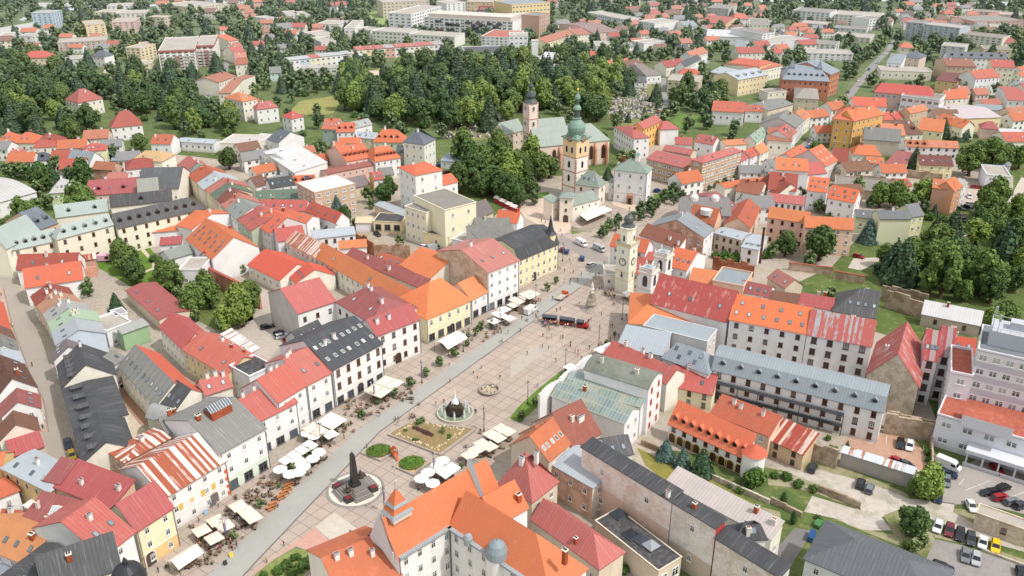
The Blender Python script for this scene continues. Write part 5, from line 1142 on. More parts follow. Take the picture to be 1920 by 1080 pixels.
HOS = b('long white hospital flats with dark balcony bands, front block', (1260,130),(1925,165),-31, .4, FELTL, plaster('e2e3e4', .08),k='f', C=(1280,100),n=6,sp=5,ww=4,wh=1.4,win='wd', name='apartment_block', cat='apartment block')
b('white slanted slab with stepped end left of the long hospital flats', (1165,110),(1390,50),-36, .4, FELTL, plaster('e6e6e6', .08),k='f', C=(1050,85),n=6,sp=5,ww=3.4,wh=1.4,win='wd', sides='fl', name='apartment_block', cat='apartment block')
b('white tower with dark corner windows behind the slab', (1430,30),(1575,20),-24, .4, FELTL, plaster('e2e2e2', .08),k='f', C=(1440,5),n=7,sp=5,ww=2,win='wd', name='apartment_block', cat='apartment block')
b('white hospital front block with orange roof terrace', (1690,275),(1925,285),-21, .4, FELTB, plaster('dfe2e4', .08),k='f', C=(1690,222),n=4,sp=3.6,ww=2.6,win='wl', sides='fl', name='apartment_block', cat='apartment block')
b('low white hall with dark roof below the hospital', (1580,410),(1910,400),6, .4, FELTD, WHT, k='f', C=(1700,350),n=1,sp=4,ch=0)
HOR = b('long pale clinic with red letters along its parapet', (1640,75),(2110,78),-12, .3, FELTL, plaster('d9d2d0', .1),k='f', C=(1645,52),n=6,sp=5,ww=3,win='wd', name='apartment_block', cat='apartment block')
b('cream far slab above the green hill meadow', (950,20),(1300,5),16, .4, FELTL, plaster('c9b9a4', .15),k='f', C=(960,-8),n=5,sp=4,ww=2.4,win='wd', name='apartment_block', cat='apartment block')
b('orange and cream far block at the hill top', (1580,15),(1780,20),14, .4, FELTL, plaster('d9b98c', .15),k='f', C=(1590,-5),n=4,sp=4,ww=2.4,win='wd', name='apartment_block', cat='apartment block')
for i, a in enumerate([('long white terrace with flat roof under the slab, left part', 750,205,860,225,190),('long white terrace with flat roof under the slab, middle part', 870,225,1150,245,203),('long white terrace with flat roof under the slab, right part', 1155,250,1490,275,228)]):
 b(a[0],(a[1], a[2] + 10),(a[3], a[4] + 5),9, .3, FELTL, plaster('dedcd4', .12),k='f', C=(a[1] + 5, a[5]),n=3,sp=3.6,ww=2.4,win='wd', ch=0)
TC = ['d0544c', 'c94a44', 'd05a50', 'b0aaa6', 'cf5048', 'd05a54', 'cc4c48', 'd15c50', 'b4b0ac']
for i in range(9):
 x0, y0 = 750 + i * 73,362 - i * 5
 b('terraced house with %s roof, %s in the long red roofed hillside row' % ('grey' if TC[i] in ('b0aaa6', 'b4b0ac') else 'red', ('first', 'second', 'third', 'fourth', 'fifth', 'sixth', 'seventh', 'eighth', 'ninth')[i] + ' from the left'),
      (x0, y0 + 14),(x0 + 73, y0 + 9),8,1.2, seam(TC[i], .2), plaster(('e8dfd2', 'e9c98c', 'e6e0d6', 'd99a88', 'e8e2d6', 'e6ddd0', 'e3d6c6', 'e8e0d2', 'e6e6e2')[i], .12),k='s', D=9,n=2,sp=3.6,ww=2.2,win='wd', ch=1)
for i, (c_, w_) in enumerate((('b9c0c4', 'e2e2de'),('b9c0c8', 'b9c6d8'),('cc544c', 'e6d6b8'),('b4bac0', 'e0dccb'),('bfc4c6', 'e6e4de'),('b9bec0', 'dcd6c8'))):
 x0, y0 = 250 + i * 78,440 - i * 9
 b('%s terraced house, %s in the short hillside row' % (('white', 'blue', 'red roofed', 'ivory', 'cream', 'beige')[i],('first', 'second', 'third', 'fourth', 'fifth', 'sixth')[i] + ' from the left'),
      (x0, y0 + 14),(x0 + 78, y0 + 6),8, .8, seam(c_, .15), plaster(w_, .12),k='s', D=9,n=2,sp=3.4,ww=2.2,win='wd', ch=0)
for a in [('white stepped cubes on the wooded slope, upper', 445,270,590,255,8,235),('white stepped cubes on the wooded slope, lower', 490,320,600,310,8,280),('flat white villa on the ridge, left', 460,180,620,185,8,150),
          ('tall pale house beside the ridge lane', 660,215,740,215,12,155),('white cube villa far up the slope', 225,110,320,105,8,85),('grey cube villa far up the slope', 325,120,410,115,8,88),
          ('pale villa far up the slope at the edge of the wood', 80,145,165,135,7,118)]:
 b(a[0],(a[1], a[2]),(a[3], a[4]), a[5], .3, FELTL, plaster('dedad2', .12),k='f', C=(a[1] + 6, a[6]),n=2,sp=3.6,ww=2.2,win='wd', ch=0,name='villa', cat='house')
b('white gabled villa with red side wing on the far slope', (170,215),(275,205),7,4, GREYS, WHT, Rg=(230,170),n=2,ch=0,name='villa')
b('small brown roofed cottage on the far slope', (40,245),(105,240),5,3, tile('a8695c', .3), PEACH, Rg=(70,210),n=1,ch=0,name='villa')
T(2,0)
b('white apartment block right of the clinic with dark balconies', (-10,150),(205,140),-27, .4, FELTL, plaster('e0e1e2', .08),k='f', C=(-10,105),n=6,sp=4,ww=3,wh=1.4,win='wd', name='apartment_block', cat='apartment block')
b('white lower block below the balcony block', (-20,270),(120,270),16, .4, FELTL, plaster('e4e5e6', .08),k='f', C=(-20,245),n=4,sp=3.4,ww=2.4,win='wl', name='apartment_block', cat='apartment block')
b('yellow far block with long window bands', (0,40),(285,20),18, .4, BLUEG, plaster('e2c77e', .1),k='f', C=(0,0),n=4,sp=3.8,ww=2.6,win='wd', name='apartment_block', cat='apartment block')
b('brown brick block end beside the white balcony block', (205,125),(285,105),18, .4, FELTG, plaster('c0977f', .15),k='f', C=(150,95),n=5,sp=3.6,ww=2,win='wd', name='apartment_block', cat='apartment block')
b('slim white tower slab beside the wood', (148,310),(198,310),22, .3, FELTL, WHT, k='f', D=5,n=0,ch=0)
b('white hall with pale vaulted roof below the white slab', (215,440),(300,445),6,3, WHITES, WHT, k='a', D=22,n=1,ch=0)
b('low grey workshop with flat roof at the wood edge', (285,535),(435,510),5, .3, felt('8f9a9a'), BEIGE, k='f', C=(330,485),n=1,sp=5,ch=0)
b('low white canteen with flat roof below the white blocks', (10,440),(210,445),6, .3, FELTL, WHT, k='f', C=(20,420),n=1,sp=5,ch=0)
# ------------------------------------------------------------------ landmarks
T()
_sq = un((945,416 + 0),0)
SQ = BLD['white palace front with crimson sheet roof and arched portal'].rz      # direction of the square's west side
def base_at(p): return un(p, 0)
def h_at(base, ypx):
 lo, hi = 0.0,90.0
 for _ in range(40):
  h = (lo + hi) / 2
  if pr((base.x, base.y, h))[1] > ypx: lo = h
  else: hi = h
 return h
def loc(S, p, z):
 q = un(p, z); return S.root.matrix_basis.inverted() @ q
def box_faces(root, w, z0, z1, mat, name='wall', d=None):
 m = MB(); d = d or w; m.box(-w / 2, w / 2,-d / 2, d / 2, z0, z1,bottom=True); return m.build(name, mat, root)
def clock(root, x, y, z, r, rz, face='e8e4da', nm='clock_face'):
 m = MB(); N = 24
 m.face([(r * math.cos(2 * math.pi * i / N),-.12, r * math.sin(2 * math.pi * i / N)) for i in range(N)],0)
 for i in range(N):
  a, c = 2 * math.pi * i / N, 2 * math.pi * (i + 1) / N
  f = lambda t, q, yy: (r * q * math.cos(t), yy, r * q * math.sin(t))
  m.face([f(a, 1,-.18), f(c, 1,-.18), f(c, .86,-.18), f(a, .86,-.18)],1); m.face([f(a, 1,0), f(c, 1,0), f(c, 1,-.18), f(a, 1,-.18)],1)
 for i in range(12):
  a = 2 * math.pi * i / 12; c, s_ = math.cos(a), math.sin(a); q = .05 * r
  m.face([(r * .62 * c - s_ * q, -.14, r * .62 * s_ + c * q),(r * .62 * c + s_ * q, -.14, r * .62 * s_ - c * q),(r * .82 * c + s_ * q, -.14, r * .82 * s_ - c * q),(r * .82 * c - s_ * q, -.14, r * .82 * s_ + c * q)],1)
 o = m.build(nm, [flat(face), DARK], root, (x, y, z),(0,0, rz))
 for a, L in ((R(88), .7),(R(60), .45)):
  h = MB(); c, s_ = math.cos(a), math.sin(a); q = .06 * r
  h.face([(-s_ * q, -.15, c * q),(s_ * q, -.15,-c * q),(L * r * c + s_ * q, -.15, L * r * s_ - c * q),(L * r * c - s_ * q, -.15, L * r * s_ + c * q)])
  h.build('clock_hand', DARK, o)
# clock tower
bp = base_at((1171,546)); t = thing('clock_tower', 'cream clock tower with black dome and gilded tip on the square', 'clock tower', bp, SQ + R(10))
z1, z2, z3, z4 = h_at(bp, 456), h_at(bp, 424), h_at(bp, 402), h_at(bp, 388)
CT = plaster('e9dfc6', .2); w_ = 5.2
m = MB(); m.box(-w_ / 2, w_ / 2,-w_ / 2, w_ / 2,0, z1); m.build('shaft', CT, t)
m = MB()
for z, e in ((z1, .35),(z1 - 9.5, .12),(z1 * .3, .1)): m.box(-w_ / 2 - e, w_ / 2 + e, -w_ / 2 - e, w_ / 2 + e, z - .25, z + .2,bottom=True)
m.build('string_course', plaster('d8c7a2'), t)
m = MB(); m.lathe([(2.55, z1 + .2),(2.4, z2 - .4),(2.8, z2 - .3),(2.8, z2),(2.2, z2 + .1)],n=8,ph=R(22.5)); m.build('belfry', CT, t)
m = MB(); m.lathe([(2.5, z2),(2.1, z2 + .7),(1.45, z2 + .9),(1.4, z2 + 1.9),(1.75, z2 + 2.0),(1.6, z3 - 1.0),(1.0, z3 - .3),(.35, z3),(.4, z3 + .3),(.12, z3 + .6),(.05, z4 - .6)],n=16)
m.build('dome', flat('5a605f', .45), t, smooth=True)
m = MB(); m.lathe([(.01, z4 - .8),(.35, z4 - .5),(.35, z4 - .2),(.01, z4)],n=10); m.build('gilded_ball', flat('c99a3a', .3, .5, .8), t, smooth=True)
for k in range(4):
 rz = k * math.pi / 2; c, s_ = math.cos(rz), math.sin(rz); f = lambda x, y: (x * c - y * s_, x * s_ + y * c)
 clock(t, *f(0,-w_ / 2), z1 - 6,1.35, rz)
 for zz in (z1 - 2.2, z1 - 11, z1 * .42): put_window(t, *f(0,-w_ / 2 - .01), zz, .9,1.6, rz, 'wd', True)
 put_window(t, *f(0,-2.36), z1 + 2.6,1.0,2.2, rz, 'wd', True)
m = MB(); [m.box(-w_ / 2 - .45 + dx, -w_ / 2 - .4 + dx, -w_ / 2 - .45, w_ / 2 + .45, z1 + .2, z1 + 1.1) for dx in (0, w_ + .85)]; [m.box(-w_ / 2 - .4, w_ / 2 + .4,-w_ / 2 - .45 + dx, -w_ / 2 - .4 + dx, z1 + .2, z1 + 1.1) for dx in (0, w_ + .85)]
m.build('gallery_railing', flat('c9bfa8'), t)
# church towers
for i, (px, yb, yc, lab) in enumerate((((1212),574,507, 'white church tower with arched bell opening, nearer of the two'),((1239),548,478, 'white church tower with arched bell opening, farther of the two'))):
 bp = base_at((px, yb)); t = thing('church_tower', lab, 'church tower', bp, SQ + R(10)); zc = h_at(bp, yc); w_ = 4.6
 m = MB(); m.box(-w_ / 2, w_ / 2,-w_ / 2, w_ / 2,0, zc); m.build('shaft', WHT, t)
 m = MB()
 for z, e in ((zc, .45),(zc - 5.6, .2),(zc * .35, .15)): m.box(-w_ / 2 - e, w_ / 2 + e, -w_ / 2 - e, w_ / 2 + e, z - .3, z + .15,bottom=True)
 m.build('cornice', STUCCO, t)
 m = MB(); m.box(-1.6,1.6,-1.6,1.6, zc + .15, zc + 1.3); m.lathe([(1.9, zc + 1.3),(.9, zc + 1.9),(.1, zc + 2.3),(.04, zc + 3.6)],n=4,m=1,ph=R(45))
 for q in (-1,1): m.box(-2.4,2.4, q * 2.3 - .1, q * 2.3 + .1, zc + .15, zc + 1.1); m.box(q * 2.3 - .1, q * 2.3 + .1,-2.2,2.2, zc + .15, zc + 1.1)
 for sx in (-1,1):
  for sy in (-1,1): m.lathe([(.35, zc + .15),(.3, zc + 1.5),(.42, zc + 1.6),(.2, zc + 2.2),(.02, zc + 2.9)], sx * 2.25, sy * 2.25,6)
 m.build('tower_crown', [plaster('c9c6c0', .4), ZINC], t)
 for k in range(4):
  rz = k * math.pi / 2; c, s_ = math.cos(rz), math.sin(rz)
  put_window(t, (w_ / 2 + .01) * s_, -(w_ / 2 + .01) * c, zc - 3,1.7,3.8, rz, 'gk', True)
# castle bell tower
bp = base_at((1077,368)); t = thing('castle_tower', 'tall castle bell tower with yellow clock storey and green copper onion spire', 'tower', bp, R(43))
w_ = 8.2; zy, zc, zo, zn, zl, zt = h_at(bp, 290), h_at(bp, 257), h_at(bp, 249), h_at(bp, 222), h_at(bp, 196), h_at(bp, 163)
m = MB(); m.box(-w_ / 2, w_ / 2,-w_ / 2, w_ / 2,0, zy); m.build('shaft', plaster('e8ddd0', .2), t)
m = MB(); m.box(-w_ / 2 - .02, w_ / 2 + .02,-w_ / 2 - .02, w_ / 2 + .02, zy + .002, zc); m.build('clock_storey', plaster('e0c08a', .15), t)
m = MB(); RQ = flat('bd8474')
for z in (zy, zy * .66, zy * .3): m.box(-w_ / 2 - .14, w_ / 2 + .14,-w_ / 2 - .14, w_ / 2 + .14, z - .3, z + .1,bottom=True)
for sx in (-1,1):
 for sy in (-1,1):
  for q in range(int(zy / 1.1)):
   e = .75 if q % 2 else .5
   x0, y0 = sx * w_ / 2, sy * w_ / 2
   m.box(min(x0 - sx * e, x0 + sx * .04), max(x0 - sx * e, x0 + sx * .04), min(y0 - sy * e, y0 + sy * .04), max(y0 - sy * e, y0 + sy * .04), q * 1.1 + .05, q * 1.1 + .95,bottom=True)
m.build('red_quoins', RQ, t)
m = MB(); m.box(-w_ / 2 - .7, w_ / 2 + .7,-w_ / 2 - .7, w_ / 2 + .7, zc - .05, zc + .5,bottom=True)
k_ = zn - zo; m.lathe([(w_ * .62, zc + .5),(w_ * .5, zo - .3),(3.4, zo)],n=4,ph=R(45))
m.lathe([(3.3, zo - .4),(3.9, zo + k_ * .25),(3.95, zo + k_ * .45),(3.2, zo + k_ * .7),(1.9, zo + k_ * .92),(1.7, zn),(2.1, zn + .3),(1.35, zn + .5)],n=16)
kk = zl - zn; m.lathe([(1.35, zn + .5),(1.25, zn + kk * .62),(1.9, zn + kk * .66),(1.7, zn + kk * .8),(.8, zl),(.75, zl + 2.0),(1.25, zl + 2.6),(1.2, zl + 3.4),(.5, zl + 4.6),(.25, zl + 6),(.12, zt - 1.6)],n=12,mats=[1,0,0,0,1,0,0,0,0,0])
m.build('copper_spire', [flat('7f9c8e', .5), flat('4f5f58', .5)], t, smooth=False)
m = MB(); m.lathe([(.02, zt - 1.8),(.5, zt - 1.3),(.5, zt - 1.0),(.02, zt - .5),(.08, zt - .4),(.04, zt + .9)],n=8); m.build('gilded_ball', flat('c99a3a', .3, .5, .8), t)
for k in range(4):
 rz = k * math.pi / 2; c, s_ = math.cos(rz), math.sin(rz); f = lambda x, y: (x * c - y * s_, x * s_ + y * c)
 clock(t, *f(0,-w_ / 2 - .25), zc + .2,1.5, rz, 'b9a284')
 for xx in (-1.6,1.6): put_window(t, *f(xx, -w_ / 2 - .03), zy + (zc - zy) * .42,1.5,3, rz, 'wk', True)
 for zz in (zy * .82, zy * .5): put_window(t, *f(0,-w_ / 2 - .01), zz, 1.3,3, rz, 'bk', True)
# gothic church
COPR2 = seam('9db0a4', .4, .6)
GW = plaster('dcc8b4', .35)
S = b('gothic castle church nave with pale copper roof and tall red framed windows', (1004,275),(1143,261),12.5,8.5, COPR2, GW, Rg=(1060,236),hip=(0,8),n=1,sp=6.5,ww=2.2,wh=7.2,arch=True, win='ok', ch=0,name='church', cat='church')
for i in range(5):
 m = MB(); x = S.W * (.32 + .16 * i); m.box(x - .5, x + .5,-1.7,-.02,0,8.5); m.face([(x - .5,-1.7,8.5),(x + .5,-1.7,8.5),(x + .5,-.02,11.5),(x - .5,-.02,11.5)],0); m.face([(x - .5,-1.7,8.5),(x - .5,-.02,11.5),(x - .5,-.02,8.5)]); m.face([(x + .5,-1.7,8.5),(x + .5,-.02,8.5),(x + .5,-.02,11.5)])
 m.build('buttress', plaster('b97860', .3), S.root)
b('side chapel of the castle church with striped copper and grey roof', (1003,246),(1062,241),12.5,5, COPR2, GW, Rg=(1048,220),n=1,ch=0,name='church', cat='chapel', arch=True, wh=5)
b('white western chapel of the castle church with copper gable roof', (946,252),(982,243),12,5, COPR2, GW, D=9,n=3,sp=3,ch=0,sky=0,name='church', cat='chapel')
bp = base_at((994,300)); t = thing('church_tower', 'slender cream church tower with red quoins and dark onion spire', 'church tower', bp, R(30)); w_ = 5.6
zc, zt = h_at(bp, 192), h_at(bp, 147)
m = MB(); m.box(-w_ / 2, w_ / 2,-w_ / 2, w_ / 2,0, zc); m.build('shaft', plaster('dfcfc0', .25), t)
m = MB()
for z in (zc, zc * .74, zc * .5): m.box(-w_ / 2 - .25, w_ / 2 + .25,-w_ / 2 - .25, w_ / 2 + .25, z - .2, z + .1,bottom=True)
for sx in (-1,1):
 for sy in (-1,1): [m.box(sx * w_ / 2 - .06 - (.45 if sx > 0 else 0), sx * w_ / 2 + .06 + (.45 if sx < 0 else 0), sy * w_ / 2 - .06 - (.45 if sy > 0 else 0), sy * w_ / 2 + .06 + (.45 if sy < 0 else 0), q * 1.2, q * 1.2 + .7) for q in range(int(zc / 1.2))]
m.build('red_quoins', RQ, t)
k_ = zt - zc; m = MB(); m.lathe([(w_ * .66, zc + .1),(2.2, zc + k_ * .16),(2.6, zc + k_ * .28),(1.9, zc + k_ * .42),(.9, zc + k_ * .5),(.9, zc + k_ * .62),(1.3, zc + k_ * .68),(.5, zc + k_ * .82),(.06, zt)],n=8,ph=R(22.5)); m.build('spire', flat('4b5556', .5), t)
for k in range(4):
 rz = k * math.pi / 2; c, s_ = math.cos(rz), math.sin(rz)
 for zz in (zc - 2.4, zc * .66, zc * .42): put_window(t, (w_ / 2 + .36) * s_, -(w_ / 2 + .36) * c, zz, 1.1,2.2, rz, 'wk', True)
# barbican
T(2,1)
SANDW = plaster('e2d6c6', .3)
b('castle gatehouse with steep green copper hipped roof', (476,294),(652,322),-38,5.5, seam('8fa596', .45, .6), SANDW, C=(726,290),hip=(4,4),n=2,sp=4,ww=.9,win='bk', sides='fr', ch=0,name='castle_gatehouse', cat='castle gatehouse', z0=0)
S = b('barbican curtain wall with narrow copper roof and loopholes', (455,462),(655,412),-32,2.2, seam('8fa596', .45, .6), SANDW, k='s', Rg=(610,352),n=2,sp=3,ww=.5,wh=.9,win='bk', ch=0,skip=(('f', 0),),name='castle_wall', cat='castle wall')
S = b('square barbican gate tower with copper parapet roof and arched gate', (358,402),(455,408),-46,1.2, seam('8fa596', .45, .6), SANDW, D=7,hip=(2,2),n=3,sp=2.6,ww=.9,wh=1.2,win='bk', ch=0,door=.5,skip=(('f', 0),),name='castle_gate_tower', cat='gate tower')
b('left flank of the barbican with low copper roof', (302,440),(358,415),-35,1.2, seam('8fa596', .45, .6), SANDW, D=4.5,k='s', n=1,ww=.5,wh=.9,win='bk', ch=0,name='castle_wall', cat='castle wall')
def awning(label, quad, z, drop=.5,mat=None, name='awning', cat='awning', group=None, posts=True):
 P = [un(p, z) for p in quad]; c_ = sum(P, Vector()) / 4
 t = thing(name, label, cat, (c_.x, c_.y, 0),0, group)
 Q = [p - Vector((c_.x, c_.y, 0)) for p in P]; top = Vector((0,0, z + drop)); m = MB()
 if drop > .01:
  for i in range(4): m.face([Q[i], Q[(i + 1) % 4], top])
 else: m.face(Q)
 for i in range(4):
  a, c2 = Q[i], Q[(i + 1) % 4]; m.face([a - Vector((0,0, .25)), c2 - Vector((0,0, .25)), c2, a])
 m.build('canopy', mat or CANV, t)
 if posts:
  for q in Q:
   mm = MB(); qq = q * .96; mm.tube((qq.x, qq.y, 0),(qq.x, qq.y, z - .02), .06); mm.build('post', IRON, t)
 return t
CANV, CANVC = flat('e6e2da', .9), flat('ddd2c0', .9)
awning('long cream awning over the cafe terrace below the barbican', [(508,528),(562,572),(752,492),(690,462)],3.4,0)
# --- obelisk, fountain, beds
T(1,3)
bp = un((745,432)); q1, q2 = un((967,430)), un((745,570))
rr = ((q1 - bp).length + (q2 - bp).length) / 2
t = thing('monument_plinth', 'round pale paved disc with grey rim around the black obelisk', 'plinth', (bp.x, bp.y, 0),0)
m = MB(); m.lathe([(rr, .05),(rr, .16),(rr * .9, .165)],n=64,m=1); m.face([(rr * .9 * math.cos(2 * math.pi * i / 64), rr * .9 * math.sin(2 * math.pi * i / 64), .165) for i in range(64)],0, None)
m.build('disc', [soil_mat('cfcabc', 'd8d3c6', 'b9b4a4'), asphalt('8f8a86')], t)
rzm = math.atan2((un((880,440)) - un((740,500))).y, (un((880,440)) - un((740,500))).x)
GRAN, GRAN2, REDST = flat('3a393a', .35), flat('77706c', .6), flat('7a2b2b', .5)
t = thing('obelisk', 'tall black granite obelisk on stepped dark base with sculptures', 'monument', (bp.x, bp.y, .166), rzm)
for i in range(5):
 m = MB(); e = 4.9 - i * .55; m.box(-e, e, -e * .5, e * .5, i * .26,(i + 1) * .26 - .002); m.box(-e * .48, e * .48,-e, -e * .5, i * .26,(i + 1) * .26 - .004); m.box(-e * .48, e * .48, e * .5, e, i * .26,(i + 1) * .26 - .004)
 m.build('step', flat('8b8580', .7) if i % 2 else flat('7d7874', .6), t)
for sx, sy in ((1,1),(-1,1),(1,-1),(-1,-1)):
 m = MB(); m.box(sx * 3.2 - .9, sx * 3.2 + .9, sy * 2.9 - .9, sy * 2.9 + .9,0, .9); m.box(sx * 3.2 - .6, sx * 3.2 + .6, sy * 2.9 - .6, sy * 2.9 + .6, .9,1.05,1); m.build('flower_block', [GRAN, REDST], t)
hz = h_at(bp, 270 * 3 + 150 / 4)
m = MB(); m.box(-1.1,1.1,-1.1,1.1,1.3,2.2); m.lathe([(1.15,2.2),(.62, hz - .9),(.02, hz)],n=4,ph=R(45)); m.build('shaft', GRAN, t)
for x, y, rz in ((-2.4,-1.2,0),(2.4,1.6,2.5)):
 m = MB(); m.lathe([(.75,1.3),(.8,1.7),(.45,2.2),(.5,2.7),(.2,3.0),(.28,3.25),(.02,3.5)],0,0,9); s0 = len(m.v); m.tube((0,0,2.5),(.9, .4,1.9), .22, .12); m.tube((0,0,1.7),(1.3,-.3,1.45), .3, .2)
 m.build('bronze_sculpture', flat('4a4238', .4, .5, .3), t, (x, y, 0),(0,0, rz))
STONEG = flat('a59c92', .8)
def kerb_poly(name, label, cat, quad, h, wdt, mat, group=None, fill=None):
 P = [un(p, 0) for p in quad]; c_ = sum(P, Vector()) / len(P); t = thing(name, label, cat, (c_.x, c_.y, 0),0, group); m = MB(); n = len(P)
 Q = [p - c_ for p in P]; I = [q * (1 - wdt / max(q.length, 1)) for q in Q]
 for i in range(n):
  j = (i + 1) % n
  m.face([(Q[i].x, Q[i].y, .05),(Q[j].x, Q[j].y, .05),(Q[j].x, Q[j].y, h),(Q[i].x, Q[i].y, h)]); m.face([(Q[i].x, Q[i].y, h),(Q[j].x, Q[j].y, h),(I[j].x, I[j].y, h),(I[i].x, I[i].y, h)])
  m.face([(I[j].x, I[j].y, .05),(I[i].x, I[i].y, .05),(I[i].x, I[i].y, h),(I[j].x, I[j].y, h)])
 m.build('stone_wall', mat, t)
 if fill:
  m = MB(); m.face([(q.x, q.y, h - .12) for q in I]); m.build('bed', fill, t)
 return t, c_, I
PLB = []
for lab, quad, bc in (('square stone planter with wooden rim and clipped shrub, nearer the flower bed', [(785,168),(935,228),(1065,150),(905,85)],(935,140)),('square stone planter with wooden rim and clipped shrub, nearer the round parasols', [(1020,265),(1180,336),(1312,236),(1165,160)],(1170,240))):
 t, c_, I = kerb_poly('planter', lab, 'planter', quad, .55, .9, STONEG, None, flat('c9a26e'))
 PLB.append((c_, t))
T(1,3)
FB, fc, fi = kerb_poly('flower_bed', 'large rockery flower bed with low stone wall beside the fountain', 'flower bed', [(985,30),(1385,185),(1650,-10),(1330,-60),(1200,-95),(1060,-20)], .6, .7, STONEG, None, soil_mat('8d7a58', '9b8a64', '6f6246', .5))
GB, gc, gi = kerb_poly('garden_bed', 'wedge shaped green shrub bed at the picture foot', 'garden bed', [(-60,1110),(130,960),(300,860),(420,900),(480,985),(400,1060),(200,1240)], .3, .3, STONEG, None, soil_mat('7f8a50', '8d965a', '66704a', .6))
T(1,2)
bp = un((1495,945)); rr = .93 * ((un((1645,945)) - bp).length); t = thing('fountain', 'round fountain with dark rock mound and white water jet on the square', 'fountain', (bp.x, bp.y, 0),0)
m = MB(); m.lathe([(rr, .06),(rr, .7),(rr * .92, .72),(rr * .92, .3)],n=48); m.build('rim', flat('b9b6a6', .7), t)
m = MB(); m.face([(rr * .925 * math.cos(2 * math.pi * i / 48), rr * .925 * math.sin(2 * math.pi * i / 48), .5) for i in range(48)]); m.build('water', flat('868f78', .12, .5), t)
rk = random.Random(3); m = MB(); N, K = 22,7; rad = rr * .5; hk = 3.6
P = [[None] * N for _ in range(K + 1)]
for k in range(K + 1):
 for i in range(N):
  a, f = 2 * math.pi * i / N, k / K; rr2 = rad * math.cos(f * 1.45) * (1 + rk.uniform(-.14, .14)); P[k][i] = (rr2 * math.cos(a), rr2 * math.sin(a), .4 + hk * math.sin(f * 1.45) * (1 + rk.uniform(-.06, .06)))
for k in range(K):
 for i in range(N): m.face([P[k][i], P[k][(i + 1) % N], P[k + 1][(i + 1) % N], P[k + 1][i]])
m.face(P[K]); m.build('rock_mound', ruin('4c4238', '2b2826'), t)
m = MB(); m.lathe([(1.2,3.3),(.75,4.3),(.32,5.0),(.2,7.0),(.03,8.2)],n=10); m.build('water_jet', flat('e9eef0', .3), t)
for k in range(8):
 a = 2 * math.pi * k / 8; m = MB(); m.lathe([(.28,0),(.22,1.6),(.05,2.6)],n=6); m.build('side_jet', flat('e2e9ec', .3), t, (rr * .72 * math.cos(a), rr * .72 * math.sin(a), .5))
bp = un((1750,778)); rr = (un((1828,778)) - bp).length; t = thing('pebble_basin', 'round raised stone basin filled with pale pebbles on the square', 'basin', (bp.x, bp.y, 0),0)
m = MB(); m.lathe([(rr * .8, .06),(rr, .9),(rr * .9,1.0),(rr * .86, .7)],n=40); m.build('bowl', flat('9d958c'), t)
m = MB()
for k in range(90):
 a, q = rk.uniform(0,6.28), rr * .82 * math.sqrt(rk.random()); s_ = rk.uniform(.14, .3); m.lathe([(.01, .68),(s_, .72),(s_ * .7, .78 + s_ * .5),(.01, .8 + s_ * .6)], q * math.cos(a), q * math.sin(a),5)
m.build('pebbles', flat('c9b8a0'), t)
# plague column
T(2,2); bp = un((595,160)); t = thing('plague_column', 'white plague column with rocky pedestal on stepped octagonal base', 'monument', (bp.x, bp.y, 0), SQ)
m = MB(); rr = (un((672,160)) - bp).length
for i in range(6): m.lathe([(rr * (1 - i * .1), i * .24 + (.06 if i == 0 else 0)),(rr * (1 - i * .1),(i + 1) * .24),(rr * (1 - (i + 1) * .1),(i + 1) * .24 + .001)],n=8,ph=R(22.5))
m.build('steps', flat('b3aaa0'), t)
m = MB(); P = []
for k in range(6):
 z = 1.44 + k * .95; r0 = (1.9,2.0,1.6,1.25, .95, .75)[k]; P.append([(r0 * (1 + rk.uniform(-.2, .2)) * math.cos(2 * math.pi * i / 10), r0 * (1 + rk.uniform(-.2, .2)) * math.sin(2 * math.pi * i / 10), z + rk.uniform(-.15, .15)) for i in range(10)])
for k in range(5):
 for i in range(10): m.face([P[k][i], P[k][(i + 1) % 10], P[k + 1][(i + 1) % 10], P[k + 1][i]])
m.face(P[5]); m.build('pedestal', ruin('aaa294', '857c70'), t)
hz = h_at(bp, 528); m = MB(); m.lathe([(.75,5.9),(.5,6.2),(.42, hz - 3),(.7, hz - 2.8),(.7, hz - 2.5),(.3, hz - 2.4)],n=12); m.build('column', flat('e2ded4'), t)
m = MB(); m.lathe([(.45, hz - 2.4),(.5, hz - 1.6),(.32, hz - .9),(.12, hz - .6),(.2, hz - .35),(.02, hz)],n=8); m.build('statue', flat('d6d1c6'), t)
# --- additions to named buildings
T(1,3)
t = OB.root; p = loc(OB, (1095,720), OB.h + 5.2)
m = MB(); ZN, OT_ = seam('a3b2ba', .15), tile('e8743c', .15)
def trunc(m, cx, cy, w0, d0, z0, w1, d1, z1, mt):
 A_ = [(cx - w0, cy - d0, z0),(cx + w0, cy - d0, z0),(cx + w0, cy + d0, z0),(cx - w0, cy + d0, z0)]; B_ = [(cx - w1, cy - d1, z1),(cx + w1, cy - d1, z1),(cx + w1, cy + d1, z1),(cx - w1, cy + d1, z1)]
 for i in range(4): j = (i + 1) % 4; m.face([A_[i], A_[j], B_[j], B_[i]], mt, [(0,0),(2 * w0,0),(2 * w0,2),(0,2)])
p = loc(OB, (1105,755), OB.h + 2.2); cx, cy = p.x, p.y + 1.5; cz = OB.zp(cy) - .9
for (a_, d_, z_),(a2, d2, z2), mt in [[(q[0] * .82, q[1] * .82, q[2] * .85) if isinstance(q, tuple) else q for q in e_] for e_ in (((2.6,2.0,0),(2.6,2.0,1.5),2),((3.1,2.4,1.5),(2.5,2.0,2.2),1),((2.5,2.0,2.2),(1.8,1.5,3.6),0),((2.1,1.8,3.6),(1.7,1.4,4.3),1),((1.7,1.4,4.3),(.25, .25,7.2),0))]:
 trunc(m, cx, cy, a_, d_, cz + z_, a2, d2, cz + z2, mt)
